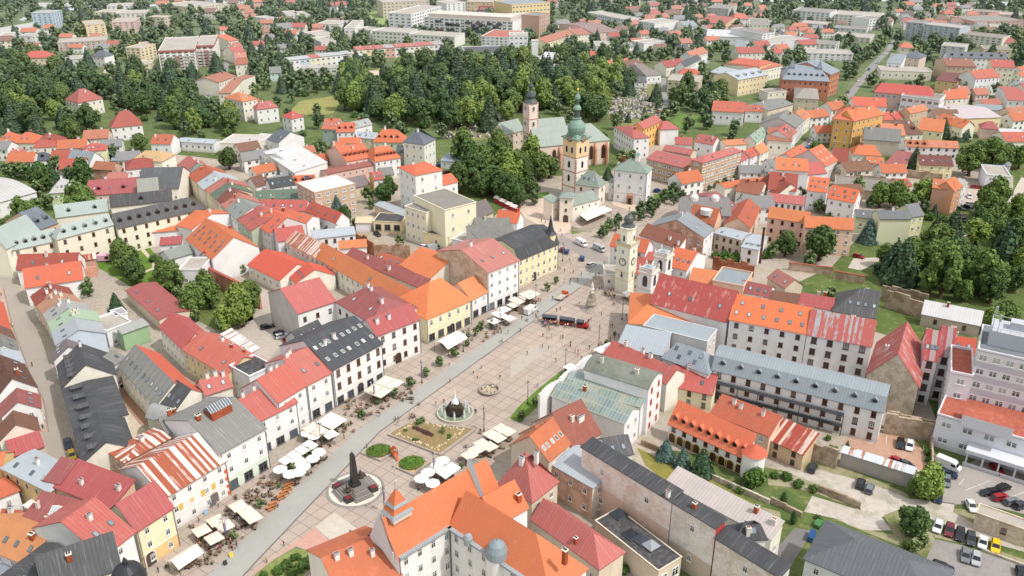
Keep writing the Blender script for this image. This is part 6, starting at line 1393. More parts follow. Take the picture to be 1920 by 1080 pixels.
tr = m.build('stepped_turret', [OT_, ZN, plaster('c9c0b4')], t)
cz -= 1.05; m = MB(); m.tube((cx, cy, cz + 7.1),(cx, cy, cz + 9), .16, .1); m.tube((cx, cy, cz + 9),(cx, cy, cz + 13.5), .08, .04); m.lathe([(.02, cz + 9),(.3, cz + 9.25),(.02, cz + 9.5)], cx, cy, 8); [m.box(cx - .25, cx + .25, cy - .04, cy + .04, cz + z, cz + z + .12) for z in (10,11,12,13)]; m.build('antenna_mast', flat('b9bcc0', .4), tr)
m = MB(); gx = .3; m.face([(-.5, OB.D * .12, OB.h + 1),(-.5, OB.D * .88, OB.h + 1),(-.5, OB.D * .5, OB.h + OB.rh + 1.6)][::-1]); m.box(-.5, .3, OB.D * .1, OB.D * .9, OB.h - .4, OB.h + 1); m.face([(-.1, OB.D * .12, OB.h + 1),(-.1, OB.D * .88, OB.h + 1),(-.1, OB.D * .5, OB.h + OB.rh + 1.6)]); m.build('white_gable', flat('dcd9dc'), t)
m = MB(); gx = OB.W * .83; zg = OB.h + OB.rh * .25
m.box(gx - .5, gx + .5, OB.D * .08, OB.D * .62, OB.h, zg); m.face([(gx - .5, OB.D * .1, zg),(gx - .5, OB.D * .5, OB.h + OB.rh + 2.4),(gx - .5, OB.D * .62, zg)][::-1]); m.face([(gx + .5, OB.D * .1, zg),(gx + .5, OB.D * .5, OB.h + OB.rh + 2.4),(gx + .5, OB.D * .62, zg)]); m.face([(gx - .5, OB.D * .1, zg),(gx + .5, OB.D * .1, zg),(gx + .5, OB.D * .5, OB.h + OB.rh + 2.4),(gx - .5, OB.D * .5, OB.h + OB.rh + 2.4)],1); m.build('fire_wall', [flat('e6dfd0'), ZN], t)
m = MB(); m.box(0, OB.W * .98,-.7, .55, OB.h - .12, OB.h + .34); m.build('gutter_walk', ZN, OB.root)
m = MB(); m.box(0, OB2.W, -.7, .55, OB2.h - .12, OB2.h + .34); m.build('gutter_walk', ZN, OB2.root)
p = loc(OB2,(1770,930), OB2.h + 1.2); m = MB(); m.lathe([(2.0,2),(2.0, OB2.h + .4),(2.2, OB2.h + .5),(2.15, OB2.h + .9),(2.0, OB2.h + 2.0),(1.45, OB2.h + 3.2),(.7, OB2.h + 3.8),(.12, OB2.h + 4.0),(.02, OB2.h + 4.6)], p.x, .4,20,mats=[1,1,0,0,0,0,0,0]); m.build('domed_bay', [seam('8fa3ae', .15, .5), IVORY], OB2.root, smooth=False)
for q in ((1590,730),):
 p = loc(OB2, q, OB2.h + 3); m = MB(); m.lathe([(.9, OB2.zp(p.y) - .5),(.9, OB2.zp(p.y) + 1.0),(.6, OB2.zp(p.y) + 1.7),(.02, OB2.zp(p.y) + 2.0)], p.x, p.y, 10); m.build('oval_dormer', ZN, OB2.roof)
S = BLD['three-storey white house with rust striped sheet roof and orange painted corner blocks']; OQ = flat('dc6a34')
for x0, x1, sg in ((0, .9,1),(S.W - .9, S.W, -1)):
 m = MB()
 for q in range(7): z = .3 + q * 1.0; e = .5 if q % 2 else 0; m.box(x0 + (0 if sg > 0 else e), x1 - (e if sg > 0 else 0),-.07,-.003, z, z + .96,bottom=True)
 m.build('corner_blocks', OQ, S.root)
for i in range(4): x = S.W * (.2 + .18 * i); m = MB(); m.box(x - .5, x + .5,-.06,-.003, S.h * .43, S.h * .47 + 1.2,bottom=True); m.build('yellow_panel', flat('dcb95c'), S.root)
T(2,2); P_, Q_ = un((212,806),10.5), un((604,508),10.5); d = Q_ - P_; t = thing('parapet_front', 'long white scalloped parapet front of the hall facing the square', 'facade', (P_.x, P_.y, 0), math.atan2(d.y, d.x)); m = MB(); L = d.length
for i in range(16): z = 10.5 + .8 * abs(math.sin(math.pi * (i + .5) / 5.3)); m.box(L * i / 16, L * (i + 1) / 16,0, .6,0, z)
m.build('wall', WHT, t)
for i in range(8):
 for z in (2.2,6.2): put_window(t, L * (i + .5) / 8, .61, z, 1.6,2.4, math.pi, 'wd', True)
# pale stone borders and kerbs inside the rockery
m = MB(); k0 = random.Random(8)
for i in range(len(fi)):
 a, c2 = fi[i] * .82, fi[(i + 1) % len(fi)] * .82; n = int((c2 - a).length / .55)
 for j in range(n): q = a.lerp(c2, j / n); s_ = k0.uniform(.2, .42); m.lathe([(s_, .45),(s_ * .8, .55 + s_ * .4),(.02, .6 + s_ * .7)], q.x + k0.uniform(-.5, .5), q.y + k0.uniform(-.5, .5),5)
m.build('pale_stones', flat('cbbd9e'), FB)
# yellow house spire and flag, corner dome, lanterns
m = MB(); m.lathe([(1.9, YO.h - .5),(1.9, YO.h + 3.4),(2.2, YO.h + 3.5),(1.4, YO.h + 4.6),(.9, YO.h + 6.2),(.1, YO.h + 10.5)], YO.W - 1.9,2.2,8,mats=[1,0,0,0,0]); m.build('corner_spire', [flat('3f4446', .45), plaster('e8d7a4')], YO.root)
T(0,3); p = loc(DGC, (955,1050), DGC.h + 2); m = MB(); m.lathe([(2.9,6),(2.9, DGC.h),(3.2, DGC.h + .1),(3.1, DGC.h + 1.2),(2.3, DGC.h + 2.8),(1.0, DGC.h + 3.7),(.5, DGC.h + 3.9),(.5, DGC.h + 4.6),(.02, DGC.h + 5.6)], p.x, p.y, 16,mats=[1,0,0,0,0,0,0,0]); m.build('corner_dome', [flat('34363a', .4), CREAM], DGC.root)
def lantern(S, q, z, L, D_, basem):
 p = loc(S, q, z); m = MB(); x, y = p.x, p.y; zb = z - 2.6
 m.box(x - L / 2, x + L / 2, y - D_ / 2, y + D_ / 2, zb, z, 0)
 m.face([(x - L / 2, y - D_ / 2, z),(x + L / 2, y - D_ / 2, z),(x + L / 2, y, z + 1.3),(x - L / 2, y, z + 1.3)],1); m.face([(x + L / 2, y + D_ / 2, z),(x - L / 2, y + D_ / 2, z),(x - L / 2, y, z + 1.3),(x + L / 2, y, z + 1.3)],1)
 for s_ in (-1,1): m.face([(x + s_ * L / 2, y - D_ / 2, z),(x + s_ * L / 2, y + D_ / 2, z),(x + s_ * L / 2, y, z + 1.3)][::s_],1)
 n = 8
 for i in range(n + 1):
  xx = x - L / 2 + L * i / n
  m.tube((xx, y - D_ / 2 - .02, z + .03),(xx, y, z + 1.34), .06,n=4,m=2); m.tube((xx, y + D_ / 2 + .02, z + .03),(xx, y, z + 1.34), .06,n=4,m=2)
 m.build('glass_lantern', [basem, glass('l'), WHITE], S.roof)
S = BLD['green grey house with weathered ribbed sheet roof and glass lantern']; T(0,2); lantern(S, (1630,890), S.h + 5.2,5.5,3.4, BRICK)
S = BLD['low court range with faded crimson roof under the glazed lantern']; T(0,3); lantern(S, (485,610), S.h + 2.4,5.5,3.2, ZINC)
T(2,3)
for q in ((893,768),(968,806),(1042,852),(802,618)):
 p = loc(GT, q, GT.h + .3); m = MB(); m.box(p.x - 1.5, p.x + 1.5, p.y - 1.5, p.y + 1.5, GT.h + .1, GT.h + .5,0,mtop=0); m.lathe([(2.0, GT.h + .5),(.02, GT.h + 1.9)], p.x, p.y, 4,m=1,ph=R(45)); m.build('glass_pyramid', [GREYF, glass('d')], GT.roof)
# green hip roof turret of the cubic house
m = MB(); cx, cy = MH.W * .62, MH.D * .5; m.box(cx - .9, cx + .9, cy - .9, cy + .9, MH.h + 2.5, MH.h + 6.2); m.lathe([(1.5, MH.h + 6.2),(.02, MH.h + 7.6)], cx, cy, 4,1, R(45)); m.build('roof_turret', [WHT, COPPER], MH.roof)
m = MB(); m.box(MH.W * .45, MH.W * .45 + 2.6,-1.2,-.02,0,4.2); m.face([(MH.W * .45 + .5,-1.22, .05),(MH.W * .45 + 2.1,-1.22, .05),(MH.W * .45 + 2.1,-1.22,3),(MH.W * .45 + .5,-1.22,3)],1); m.face([(MH.W * .45 - .2,-1.3,4.2),(MH.W * .45 + 2.8,-1.3,4.2),(MH.W * .45 + 1.3,-.02,5.4)]); m.build('red_portal', [plaster('b0786a'), glass('k')], MH.root)
# galleries of the gallery block
for z in (2.9,6.2):
 x0, x1 = BB.W * .02, BB.W * .8; m = MB(); m.box(x0, x1,-1.4,-.02, z - .16, z, bottom=True); m.box(x0, x1,-1.42,-1.36, z + 1.02, z + 1.1,bottom=True)
 n = int((x1 - x0) / .8)
 for i in range(n): xx = x0 + (x1 - x0) * i / n; m.box(xx, xx + .07,-1.41,-1.37, z, z + 1.02)
 m.build('gallery', flat('46484c', .5), BB.root)
for i in range(7):
 x = BB.W * (.05 + .125 * i); m = MB(); m.box(x - .09, x + .09,-1.36,-1.18,0,6.2); m.build('gallery_post', IRON, BB.root)
# orange dormer house ground arcade and round stair tower
for i in range(9):
 x = OD.W * (.06 + .11 * i); put_window(OD.root, x, -.03,1.5,2.1,2.6,0, 'yb', True, 'arcade_bay')
m = MB(); m.lathe([(2.7,0),(2.7, OD.h + 1.5)],0,0,20); m.lathe([(3.1, OD.h + 1.4),(.02, OD.h + 3.6)],0,0,20,1); m.build('stair_tower', [IVORY, tile('dd5c3c', .1)], OD.root, (OD.W + 1.2,1.6,0))
# office tower: penthouse, antennas, annex canopy
m = MB(); x0 = GTW.W * .08; m.box(x0, x0 + 17,4,12, GTW.h + .2, GTW.h + 4.2); m.box(x0 + 4, x0 + 8,7,10, GTW.h + 4.2, GTW.h + 6.2); m.build('penthouse', plaster('aeb3bb', .2), GTW.root)
m = MB()
for x in (x0, x0 + 17): m.box(x - .06, x + .06,4,12, GTW.h + 5.1, GTW.h + 5.2)
for y in (4,12): m.box(x0, x0 + 17, y - .06, y + .06, GTW.h + 5.1, GTW.h + 5.2)
for i in range(9): m.tube((x0 + 17 * i / 8,4, GTW.h + 4.2),(x0 + 17 * i / 8,4, GTW.h + 5.2), .05,n=4)
m.build('roof_railing', flat('c3c7cb', .4), GTW.root)
for x, y, L in ((x0 + .2,4.2,7),(x0 + 1.5,4.2,5),(x0 + 9,8,5),(x0 + 16.6,5,6),(x0 + 16.6,11,5),(x0 + 13,5,4)):
 m = MB(); m.tube((x, y, GTW.h + 4),(x, y, GTW.h + 4 + L), .12, .06,n=5); m.box(x - .28, x + .28, y - .2, y + .2, GTW.h + 2 + L, GTW.h + 3.8 + L); m.build('antenna', flat('b9bdc0', .4), GTW.root)
m = MB()
for fl in range(2,6):
 z = GTW.h * fl / 6; m.box(-.03, GTW.W, -.1,-.01, z - .55, z + .75); m.box(-.1,-.01,0, GTW.D, z - .55, z + .75)
m.build('facade_bands', plaster('babac4', .1), GTW.root)
T(3,2); p = loc(GAX, (1470,950), GAX.h + .2); m = MB(); m.box(p.x, p.x + 11, p.y - 5.5, p.y, GAX.h + .15, GAX.h + 3.2,0,mtop=1); m.build('roof_room', [plaster('c9c9d2', .1), FELTB], GAX.root)
m = MB(); m.box(GAX.W * .28, GAX.W, -4.5,-.02,3.6,4.6,bottom=True); m.box(GAX.W * .28, GAX.W, -4.5,-4.3, .1,1.0); m.build('arcade_canopy', plaster('c3c6ce', .1), GAX.root)
for i in range(6): m = MB(); x = GAX.W * (.3 + .12 * i); m.box(x - .2, x + .2,-4.4,-4.0, .06,3.6); m.build('canopy_column', plaster('b9bcc4'), GAX.root)
def on_roof(S, fx, fy, prof, name, mat, n=12,ph=0):
 m = MB(); z = S.zp(fy * S.D); m.lathe([(r, z + q) for r, q in prof], fx * S.W, fy * S.D, n, 0, ph); m.build(name, mat, S.roof)
on_roof(BLD['house with patched orange tiles and big dish shaped rooflight'], .55, .36,[(2.3,-1.2),(2.4, .9),(.02,1.2)], 'round_rooflight', flat('d9d6d0'),18)
for f in (.25, .7): on_roof(BLD['grey sheet roofed hall with white ventilation hoods'], f, .45,[(1.8,-1),(1.7,1.0),(1.1,1.8),(.02,2.1)], 'ventilation_hood', flat('dcdad6'),10)
for f in (.2, .8): on_roof(BK, f, .4,[(2.6,-2),(2.4,1),(.02,6)], 'roof_spire', seam('8b9ca8', .2),4, R(45))
S = BLD['house with orange mansard roof and solar panels']
for i in range(3): m = MB(); x = S.W * (.55 + .13 * i); y = S.D * .3; m.face([(x, y - 1, S.zp(y - 1) + .3),(x + 1.4, y - 1, S.zp(y - 1) + .3),(x + 1.4, y + .8, S.zp(y + .8) + .3),(x, y + .8, S.zp(y + .8) + .3)]); m.build('solar_panel', flat('34455e', .2, .6), S.roof)
# clinic letters
tc = bpy.data.curves.new('letters', 'FONT'); tc.body = 'KRAJSKÉ  OČKOVACIE  CENTRUM'; tc.size = 5.5; tc.extrude = .15; tc.align_x = 'LEFT'
to = bpy.data.objects.new('tmp', tc); col.objects.link(to); bpy.context.view_layer.update()
me = bpy.data.meshes.new_from_object(to.evaluated_get(bpy.context.evaluated_depsgraph_get())); bpy.data.objects.remove(to)
me.materials.clear(); me.materials.append(flat('f0ecec')); wd = max(v.co.x for v in me.vertices)
m = MB(); m.box(4, HOR.W * .68,-.5,-.02, HOR.h - .5, HOR.h + 4.2); m.build('sign_band', flat('c2464e'), HOR.root)
inst('sign_letters', me, HOR.root, (6,-.6, HOR.h + .2),(math.pi / 2,0,0),((HOR.W * .68 - 6) / wd, .68,1))
m = MB(); m.box(4, HOS.W * .97,2, HOS.D - 1, HOS.h + .2, HOS.h + 3.6); m.build('penthouse', plaster('c9bcae'), HOS.root)
g6 = random.Random(6)
for i in range(34):
 x, f_ = g6.uniform(2, HOS.W - 9), g6.randrange(5); m = MB(); m.box(x, x + g6.uniform(4,7),-.9,-.02, HOS.h * (f_ + .55) / 6, HOS.h * (f_ + 1.3) / 6,bottom=True); m.build('balcony', flat(g6.choice(('4a4c50', '3c3e42', '6b5054'))), HOS.root)
for S in (BF1, BF2):
 m = MB(); m.box(-.3, S.W + .3,-.4,-.16, S.h - .6, S.h + .9,bottom=True); m.box(S.W + .16, S.W + .4,-.3, S.D, S.h - .6, S.h + .9,bottom=True); m.build('red_parapet', flat('a8605c'), S.root)
 for i in range(5):
  for f_ in range(6): x = S.W * (.06 + .19 * i); m = MB(); m.box(x, x + 3.4,-1.1,-.02, S.h * (f_ + .2) / 7, S.h * (f_ + .52) / 7,bottom=True); m.build('balcony', flat('b5827c' if i == 2 else 'd9d4cc'), S.root)
# long stone and brick walls
def gwall(label, p, q, h, mat, th=.5,cope=None, name='garden_wall', zc=None):
 a, b_ = un(p, 0), un(q, 0); d = b_ - a; t = thing(name, label, 'wall', (a.x, a.y, 0), math.atan2(d.y, d.x)); L = d.length; rg = random.Random(label); m = MB()
 n = max(2, int(L / 2.5)); pz = h
 for i in range(n):
  z = h * (1 + (rg.uniform(-.14, .1) if cope is None else 0)); m.box(L * i / n, L * (i + 1) / n, -th / 2 - rg.uniform(0, .02), th / 2 + rg.uniform(0, .02),0, z)
 m.build('masonry', mat, t)
 if cope: m = MB(); m.box(-.05, L + .05,-th / 2 - .15, th / 2 + .15, h, h + .18,bottom=True); m.build('coping', cope, t)
BRW, STW, GRW = ruin('a96f55', '84513f'), ruin('ab9d8a', '8a7762'), ruin('c2b9ac', '9c9082')
T(1,1); gwall('tall old brick wall behind the loggia house, left stretch', (690,720),(890,850),6, BRW); gwall('tall old brick wall behind the loggia house, right stretch', (890,850),(1160,870),6, ruin('b39a84', '96705c'))
T(0,1); gwall('long pink brick wall with red tiled coping above the gardens', (1515,1010),(1960,1240),6, ruin('b98772', '9c6b58'), .8, tile('b9503f', .3)); gwall('low pink brick wall by the striped tin roof', (600,1010),(735,990),4, ruin('cf9a86', 'b98572'), .5)
T(3,3); gwall('crumbling stone wall beside the rust roofed ochre house', (305,205),(505,275),5, STW, .7); gwall('low stone retaining wall along the gravel drive', (375,440),(690,575),1.8, STW, .6); gwall('stone retaining wall above the lawn strip', (20,530),(250,640),1.6, STW, .5); gwall('tall ruined wall at the brown yard', (860,5),(1215,70),6, STW, .8); gwall('thin kerb wall beside the gravel lot', (1600,885),(1930,1010), .5, GRW, .4); gwall('ivy grown wall between the yards', (1215,70),(1225,290),2.5, STW, .4)
T(2,3); gwall('dry stone garden wall beside the blue spruces, left end', (968,95),(1100,150),1.6, STW, .5); gwall('dry stone garden wall below the round bush', (1500,355),(1930,540),1.4, GRW, .5)
T(3,2); gwall('ruined wall behind the charcoal roofed house', (870,140),(1155,230),6, STW, .6); gwall('roofless ruin wall by the park', (840,90),(1180,170),6, ruin('a99c88', '80705e'), .6); gwall('ruin wall below the stone gable', (870,1050),(1235,1110),5, STW, .8)
T(3,1); gwall('long white washed wall in the walled yards, upper', (520,190),(1020,250),5, ruin('cfccc4', 'b0a89c'), .5, tile('b06a54', .3)); gwall('long grey wall in the walled yards, lower', (450,270),(1000,340),5, GRW, .5); gwall('brown wall beside the yellow house', (1020,250),(1300,280),4, STW, .5); gwall('red coped brick wall of the lower gardens, left', (150,945),(480,985),3, ruin('b9a592', '9c8672'), .5, tile('b9573f', .3)); gwall('red coped brick wall of the lower gardens, right', (490,1010),(720,1050),3, ruin('b9a592', '9c8672'), .5, tile('b9573f', .3))
T(2,1); gwall('brick wall behind the orange roof of the church yard', (1500,940),(1810,1000),5, BRW, .5); gwall('stone terrace wall in front of the barbican', (440,655),(600,660),2, GRW, .6); gwall('pale ramp wall beside the cafe terrace', (600,640),(760,570),1.2, GRW, .5)
T(1,0); gwall('grey cemetery wall below the hill lane', (820,600),(1320,600),3, GRW, .6)
# rusty stack
T(2,1); bp = un((1857,895)); t = thing('chimney_stack', 'tall thin rust brown metal flue rising above the gardens', 'chimney', (bp.x, bp.y, 0)); hz = h_at(bp, 270 + 635 / 4); m = MB(); m.tube((0,0,0),(0,0, hz), .55, .45,10); m.build('flue', ruin('6b4a3c', '523830'), t); m = MB(); m.tube((0,0, hz),(0,0, hz + .4), .62, .62,10); m.build('rim', DARK, t)
# ------------------------------------------------------------------ parasols, tables, lamps
WHITEC, CREAMC = flat('eeece8', .9), flat('ddd3c4', .9)
def parasol_proto(kind):
 m = MB(); mat = {'sq': CREAMC, 'sw': WHITEC, 'rw': WHITEC}[kind]
 t = empty('parasol'); n, r = (4,2.3) if kind[0] == 's' else (8,1.75)
 m.lathe([(r, 2.35),(r, 2.5),(.04,3.0)],n=n, ph=R(45) if n == 4 else 0); m.build('canopy', mat, t)
 m = MB(); m.tube((0,0, .06),(0,0,2.95), .045); m.build('pole', IRON, t)
 m = MB(); m.lathe([(.4, .06),(.4, .16),(.1, .2)],n=8); m.build('foot', STONEG, t)
 for k in range(n):
  a = 2 * math.pi * (k + (.5 if n == 4 else 0)) / n; m = MB(); m.tube((0,0,2.3),(r * .92 * math.cos(a), r * .92 * math.sin(a),2.42), .025,n=4); m.build('rib', IRON, t)
 return t
_pp = {}
def put(proto, fn, loc_, rz, label, cat, group):
 if proto not in _pp: o = _pp[proto] = fn()
 else: o = copy_tree(_pp[proto])
 o.location = loc_; o.rotation_euler = (0,0, rz); return tag(o, label, cat, group)
TABLES = []
def parasols(kind, pts, label, group, z=2.6):
 for p in pts:
  q = un(p, z); put(kind, lambda: parasol_proto(kind),(q.x, q.y, 0), SQ, label, 'parasol', group); TABLES.append((q.x, q.y, label))
T(0,3); parasols('sq', [(1785,550),(1850,595),(1895,635),(1618,660),(1685,700),(1510,733),(1605,790)], 'cream square parasol before the rust striped and yellow houses', 'cream parasols by the striped house')
T(1,3); parasols('rw', [(180,275),(255,312),(320,298),(355,255),(425,195),(470,148),(435,25),(385,5)], 'white octagonal parasol before the green ground floor house', 'white parasols west of the carriageway')
parasols('sw', [(310,210),(555,12)], 'white square parasol among octagonal ones west of the carriageway', 'white square parasols west')
parasols('rw', [(1400,210),(1355,255),(1290,298),(1240,345),(1325,380)], 'white octagonal parasol beside the shrub planters', 'white parasols by the planters')
T(); parasols('sq', [(880,852),(893,842),(903,830),(918,836),(921,813),(934,820),(939,802),(952,808)], 'cream square parasol between flower bed and maroon roof', 'cream parasols east of the flower bed')
T(1,2); parasols('sw', [(1812,190),(1865,155),(1900,222)], 'white square parasol before the low white house', 'white parasols before the low white house')
T(); parasols('sq', [(968,562),(984,556),(993,549),(962,571)], 'cream square parasol before the pink roofed house', 'cream parasols before the pink roofed house')
parasols('sw', [(944,580),(938,590),(926,601)], 'white square parasol by the carriageway before the pink roofed house', 'white parasols by the carriageway')
T(2,2); parasols('sw', [(730,432),(668,460),(440,590)], 'white square parasol east of the square before the red roof wing', 'white parasols east of the square'); parasols('sw', [(872,35)], 'white square parasol at the foot of the church towers', 'white parasol by the church')
T(1,2)
def canopy_grid(label, quad, nx, ny, z, name='canopy_parasol'):
 # a frame of several flat square sails, one thing
 P = [un(p, z) for p in quad]; c_ = sum(P, Vector()) / 4; t = thing('cafe_canopy', label, 'canopy', (c_.x, c_.y, 0)); Q = [p - Vector((c_.x, c_.y, 0)) for p in P]
 f = lambda u, v: (Q[0] * (1 - u) + Q[1] * u) * (1 - v) + (Q[3] * (1 - u) + Q[2] * u) * v
 for i in range(nx):
  for j in range(ny):
   g = .012; A_, B_, C_, D_ = f(i / nx + g, j / ny + g), f((i + 1) / nx - g, j / ny + g), f((i + 1) / nx - g, (j + 1) / ny - g), f(i / nx + g, (j + 1) / ny - g); top = (A_ + B_ + C_ + D_) / 4 + Vector((0,0, .55)); m = MB()
   for a, c2 in ((A_, B_),(B_, C_),(C_, D_),(D_, A_)): m.face([a, c2, top]); m.face([a - Vector((0,0, .2)), c2 - Vector((0,0, .2)), c2, a])
   m.build('sail', CREAMC if 'cream' in label else WHITEC, t); m = MB(); m.tube((top.x, top.y, .06),(top.x, top.y, z + .4), .07); m.build('pole', IRON, t)
   TABLES.append((c_.x + top.x, c_.y + top.y, label)); TABLES.append((c_.x + (top.x + A_.x) / 2, c_.y + (top.y + A_.y) / 2, label))
canopy_grid('cream canopy of four joined sails before the dark roofed house', [(800,775),(935,826),(1115,700),(965,653)],2,2,3.0)
canopy_grid('white canopy of two joined sails before the narrow ivory house', [(448,1005),(570,1062),(685,985),(560,928)],2,1,3.0)
canopy_grid('cream canopy of two joined sails before the arched window house', [(345,1058),(450,1115),(545,1062),(425,1000)],2,1,3.0)
T(1,3); canopy_grid('long white awning along the green ground floor house', [(160,215),(215,248),(470,95),(400,52)],1,4,3.0)
canopy_grid('large white tent of joined sails behind the town hall roof', [(1345,300),(1420,352),(1540,265),(1465,222)],2,1,3.0)
T(2,2); canopy_grid('cream canopy of two sails before the yellow ornate house, right', [(45,45),(130,85),(215,40),(130,10)],2,1,3.0); canopy_grid('cream canopy of two sails before the yellow ornate house, left', [(-35,85),(50,125),(100,98),(20,62)],2,1,3.0)
def marquee(label, quad, h0, h1,n=8):
 P = [un(p, h0) for p in quad]; c_ = sum(P, Vector()) / 4; t = thing('marquee', label, 'marquee', (c_.x, c_.y, 0)); Q = [Vector((p.x - c_.x, p.y - c_.y, 0)) for p in P]; m = MB()
 f = lambda u, v: (Q[0] * (1 - u) + Q[1] * u) * (1 - v) + (Q[3] * (1 - u) + Q[2] * u) * v + Vector((0,0, h0 + (h1 - h0) * (math.sin(math.pi * u) if n > 2 else 1 - abs(2 * u - 1))))
 for i in range(n):
  for j in range(4): m.face([f(i / n, j / 4), f((i + 1) / n, j / 4), f((i + 1) / n, (j + 1) / 4), f(i / n, (j + 1) / 4)])
 m.build('canopy', WHITEC if n > 2 else flat('ece3d4', .9), t, smooth=n > 2)
 for q in Q: m = MB(); q = q * .95; m.tube((q.x, q.y, .05),(q.x, q.y, h0), .08); m.build('post', IRON, t)
 for k in range(4): q = f(.2 + .2 * k, .5); TABLES.append((c_.x + q.x, c_.y + q.y, label))
T(1,2); marquee('white arched marquee before the yellow palace', [(1330,412),(1440,462),(1588,375),(1475,335)],2.8,4.2)
T(0,3); marquee('big cream ridge marquee before the yellow corner house', [(1250,972),(1340,1035),(1530,905),(1440,848)],2.7,4.0,2)
awning('white flat awning in the courtyard below the blue roof', [(165,550),(250,597),(367,517),(265,480)],3.0, .25)
# cafe furniture
def table_proto():
 t = empty('cafe_table'); m = MB(); m.box(-.4, .4,-.4, .4, .7, .75,bottom=True); m.build('tabletop', flat('7d6a56'), t); m = MB(); m.tube((0,0, .07),(0,0, .7), .04,n=5); m.box(-.22, .22,-.22, .22, .06, .09); m.build('leg', IRON, t); return t
def chair_proto(c):
 def f():
  t = empty('cafe_chair'); M_ = flat(c); m = MB(); m.box(-.22, .22,-.22, .22, .43, .48,bottom=True); m.build('seat', M_, t); m = MB(); m.box(-.22, .22, .2, .25, .48, .9,bottom=True); m.build('backrest', M_, t); m = MB()
  for x in (-.2, .2):
   for y in (-.2, .2): m.box(x - .02, x + .02, y - .02, y + .02, .06, .43)
  m.build('leg_frame', IRON, t); return t
 return f
rt = random.Random(11); NCH = [0]
T()
extra = [(438,940),(470,930),(455,990),(420,1010),(410,1030),(432,965),(530,905),(515,915),(500,925),(655,760),(665,770),(676,775),(690,762),(700,775),(710,765),(740,745),(750,738),(760,730),(770,735),(560,850),(585,842),(640,800),(655,803),(628,795),(890,617),(905,608),(870,628),(915,620),(1095,412),(1110,407),(1122,402),(1135,398),(1145,393),(868,858),(905,815),(805,905),(790,912),(825,898)]
for x0, y0, x1, y1, n in ((365,985,400,1005,10),(385,1012,425,1035,10),(425,960,470,985,8),(470,925,512,950,14),(490,895,530,925,10),(560,835,610,865,10),(645,752,712,790,18),(722,730,778,758,16),(620,790,665,815,10),(862,612,930,640,16),(935,575,990,600,10),(880,825,940,850,10),(800,890,840,915,8),(1095,395,1145,410,10),(350,1035,400,1065,10)):
 extra += [(rt.uniform(x0, x1), rt.uniform(y0, y1)) for _ in range(n)]
for q in extra: p = un(q); TABLES.append((p.x, p.y, ''))
for i, (x, y, lb) in enumerate(TABLES):
 for k in range(2 if lb else 1):
  dx, dy = rt.uniform(-1.5,1.5), rt.uniform(-1.5,1.5)
  if abs(dx) + abs(dy) < .7: dx += 1
  put('table', table_proto, (x + dx, y + dy, 0), rt.uniform(0,3), 'small wooden topped cafe table on the square terraces', 'cafe table', 'cafe tables on the terraces')
  for j in range(0 if NCH[0] > 294 else 1 if lb or i % 5 else 2):
   NCH[0] += 1; a = rt.uniform(0,6.28); cc = ('333232', '7d5c40')[i % 2]
   put('chair' + cc, chair_proto(cc),(x + dx + .72 * math.cos(a + j * 3.1), y + dy + .72 * math.sin(a + j * 3.1),0), a + j * 3.1 - math.pi / 2,('dark', 'light wooden')[i % 2] + ' cafe chair at a terrace table', 'chair', ('dark', 'wooden') [i % 2] + ' chairs at the terrace tables')
T(1,3)
for i, q in enumerate([(240,395),(225,425),(205,455),(175,488),(125,540),(100,570)]):
 p = un(q); o = put('bench', lambda: (lambda t: ([(lambda m: (m.box(-.95, .95,-.2, .2, .42, .48,bottom=True), m.build('seat', flat('b8723a'), t)))(MB()),(lambda m: (m.box(-.95, .95,-.85,-.45, .7, .76,bottom=True), m.build('tabletop', flat('b8723a'), t)))(MB()),(lambda m: (m.box(-.95, .95,-1.45,-1.1, .42, .48,bottom=True), m.build('seat', flat('b8723a'), t)))(MB()),(lambda m: ([m.box(x - .05, x + .05,-1.4, .15, .06, .42) for x in (-.7, .7)], m.build('leg_frame', IRON, t)))(MB())], t)[1])(empty('picnic_bench')),(p.x, p.y, 0), SQ, 'orange wooden picnic bench with table beside the carriageway', 'bench', 'picnic benches beside the carriageway')
p = un((1040,185)); t = thing('play_slide', 'orange wooden climbing slide between the two shrub planters', 'slide', (p.x, p.y, 0), R(-60))
WD = flat('b5582f'); [(lambda m: (m.box(x - .06, x + .06, y - .06, y + .06, .06,2.4), m.build('post', WD, t)))(MB()) for x in (-.6, .6) for y in (-.6, .6)]; m = MB(); m.box(-.6, .6,-.6, .6,1.2,1.3,bottom=True); m.build('platform', WD, t); m = MB(); m.face([(.6,-.35,1.3),(2.6,-.35, .2),(2.6, .35, .2),(.6, .35,1.3)]); m.build('chute', flat('c0653a'), t); m = MB(); m.face([(-.7,-.7,2.3),(.7,-.7,2.3),(.7,0,2.9),(-.7,0,2.9)]); m.face([(.7, .7,2.3),(-.7, .7,2.3),(-.7,0,2.9),(.7,0,2.9)]); m.build('roof', flat('a8452f'), t); m = MB(); m.face([(-.6,-.5,1.2),(-.6, .5,1.2),(-1.4, .5, .06),(-1.4,-.5, .06)]); m.build('ladder', WD, t)
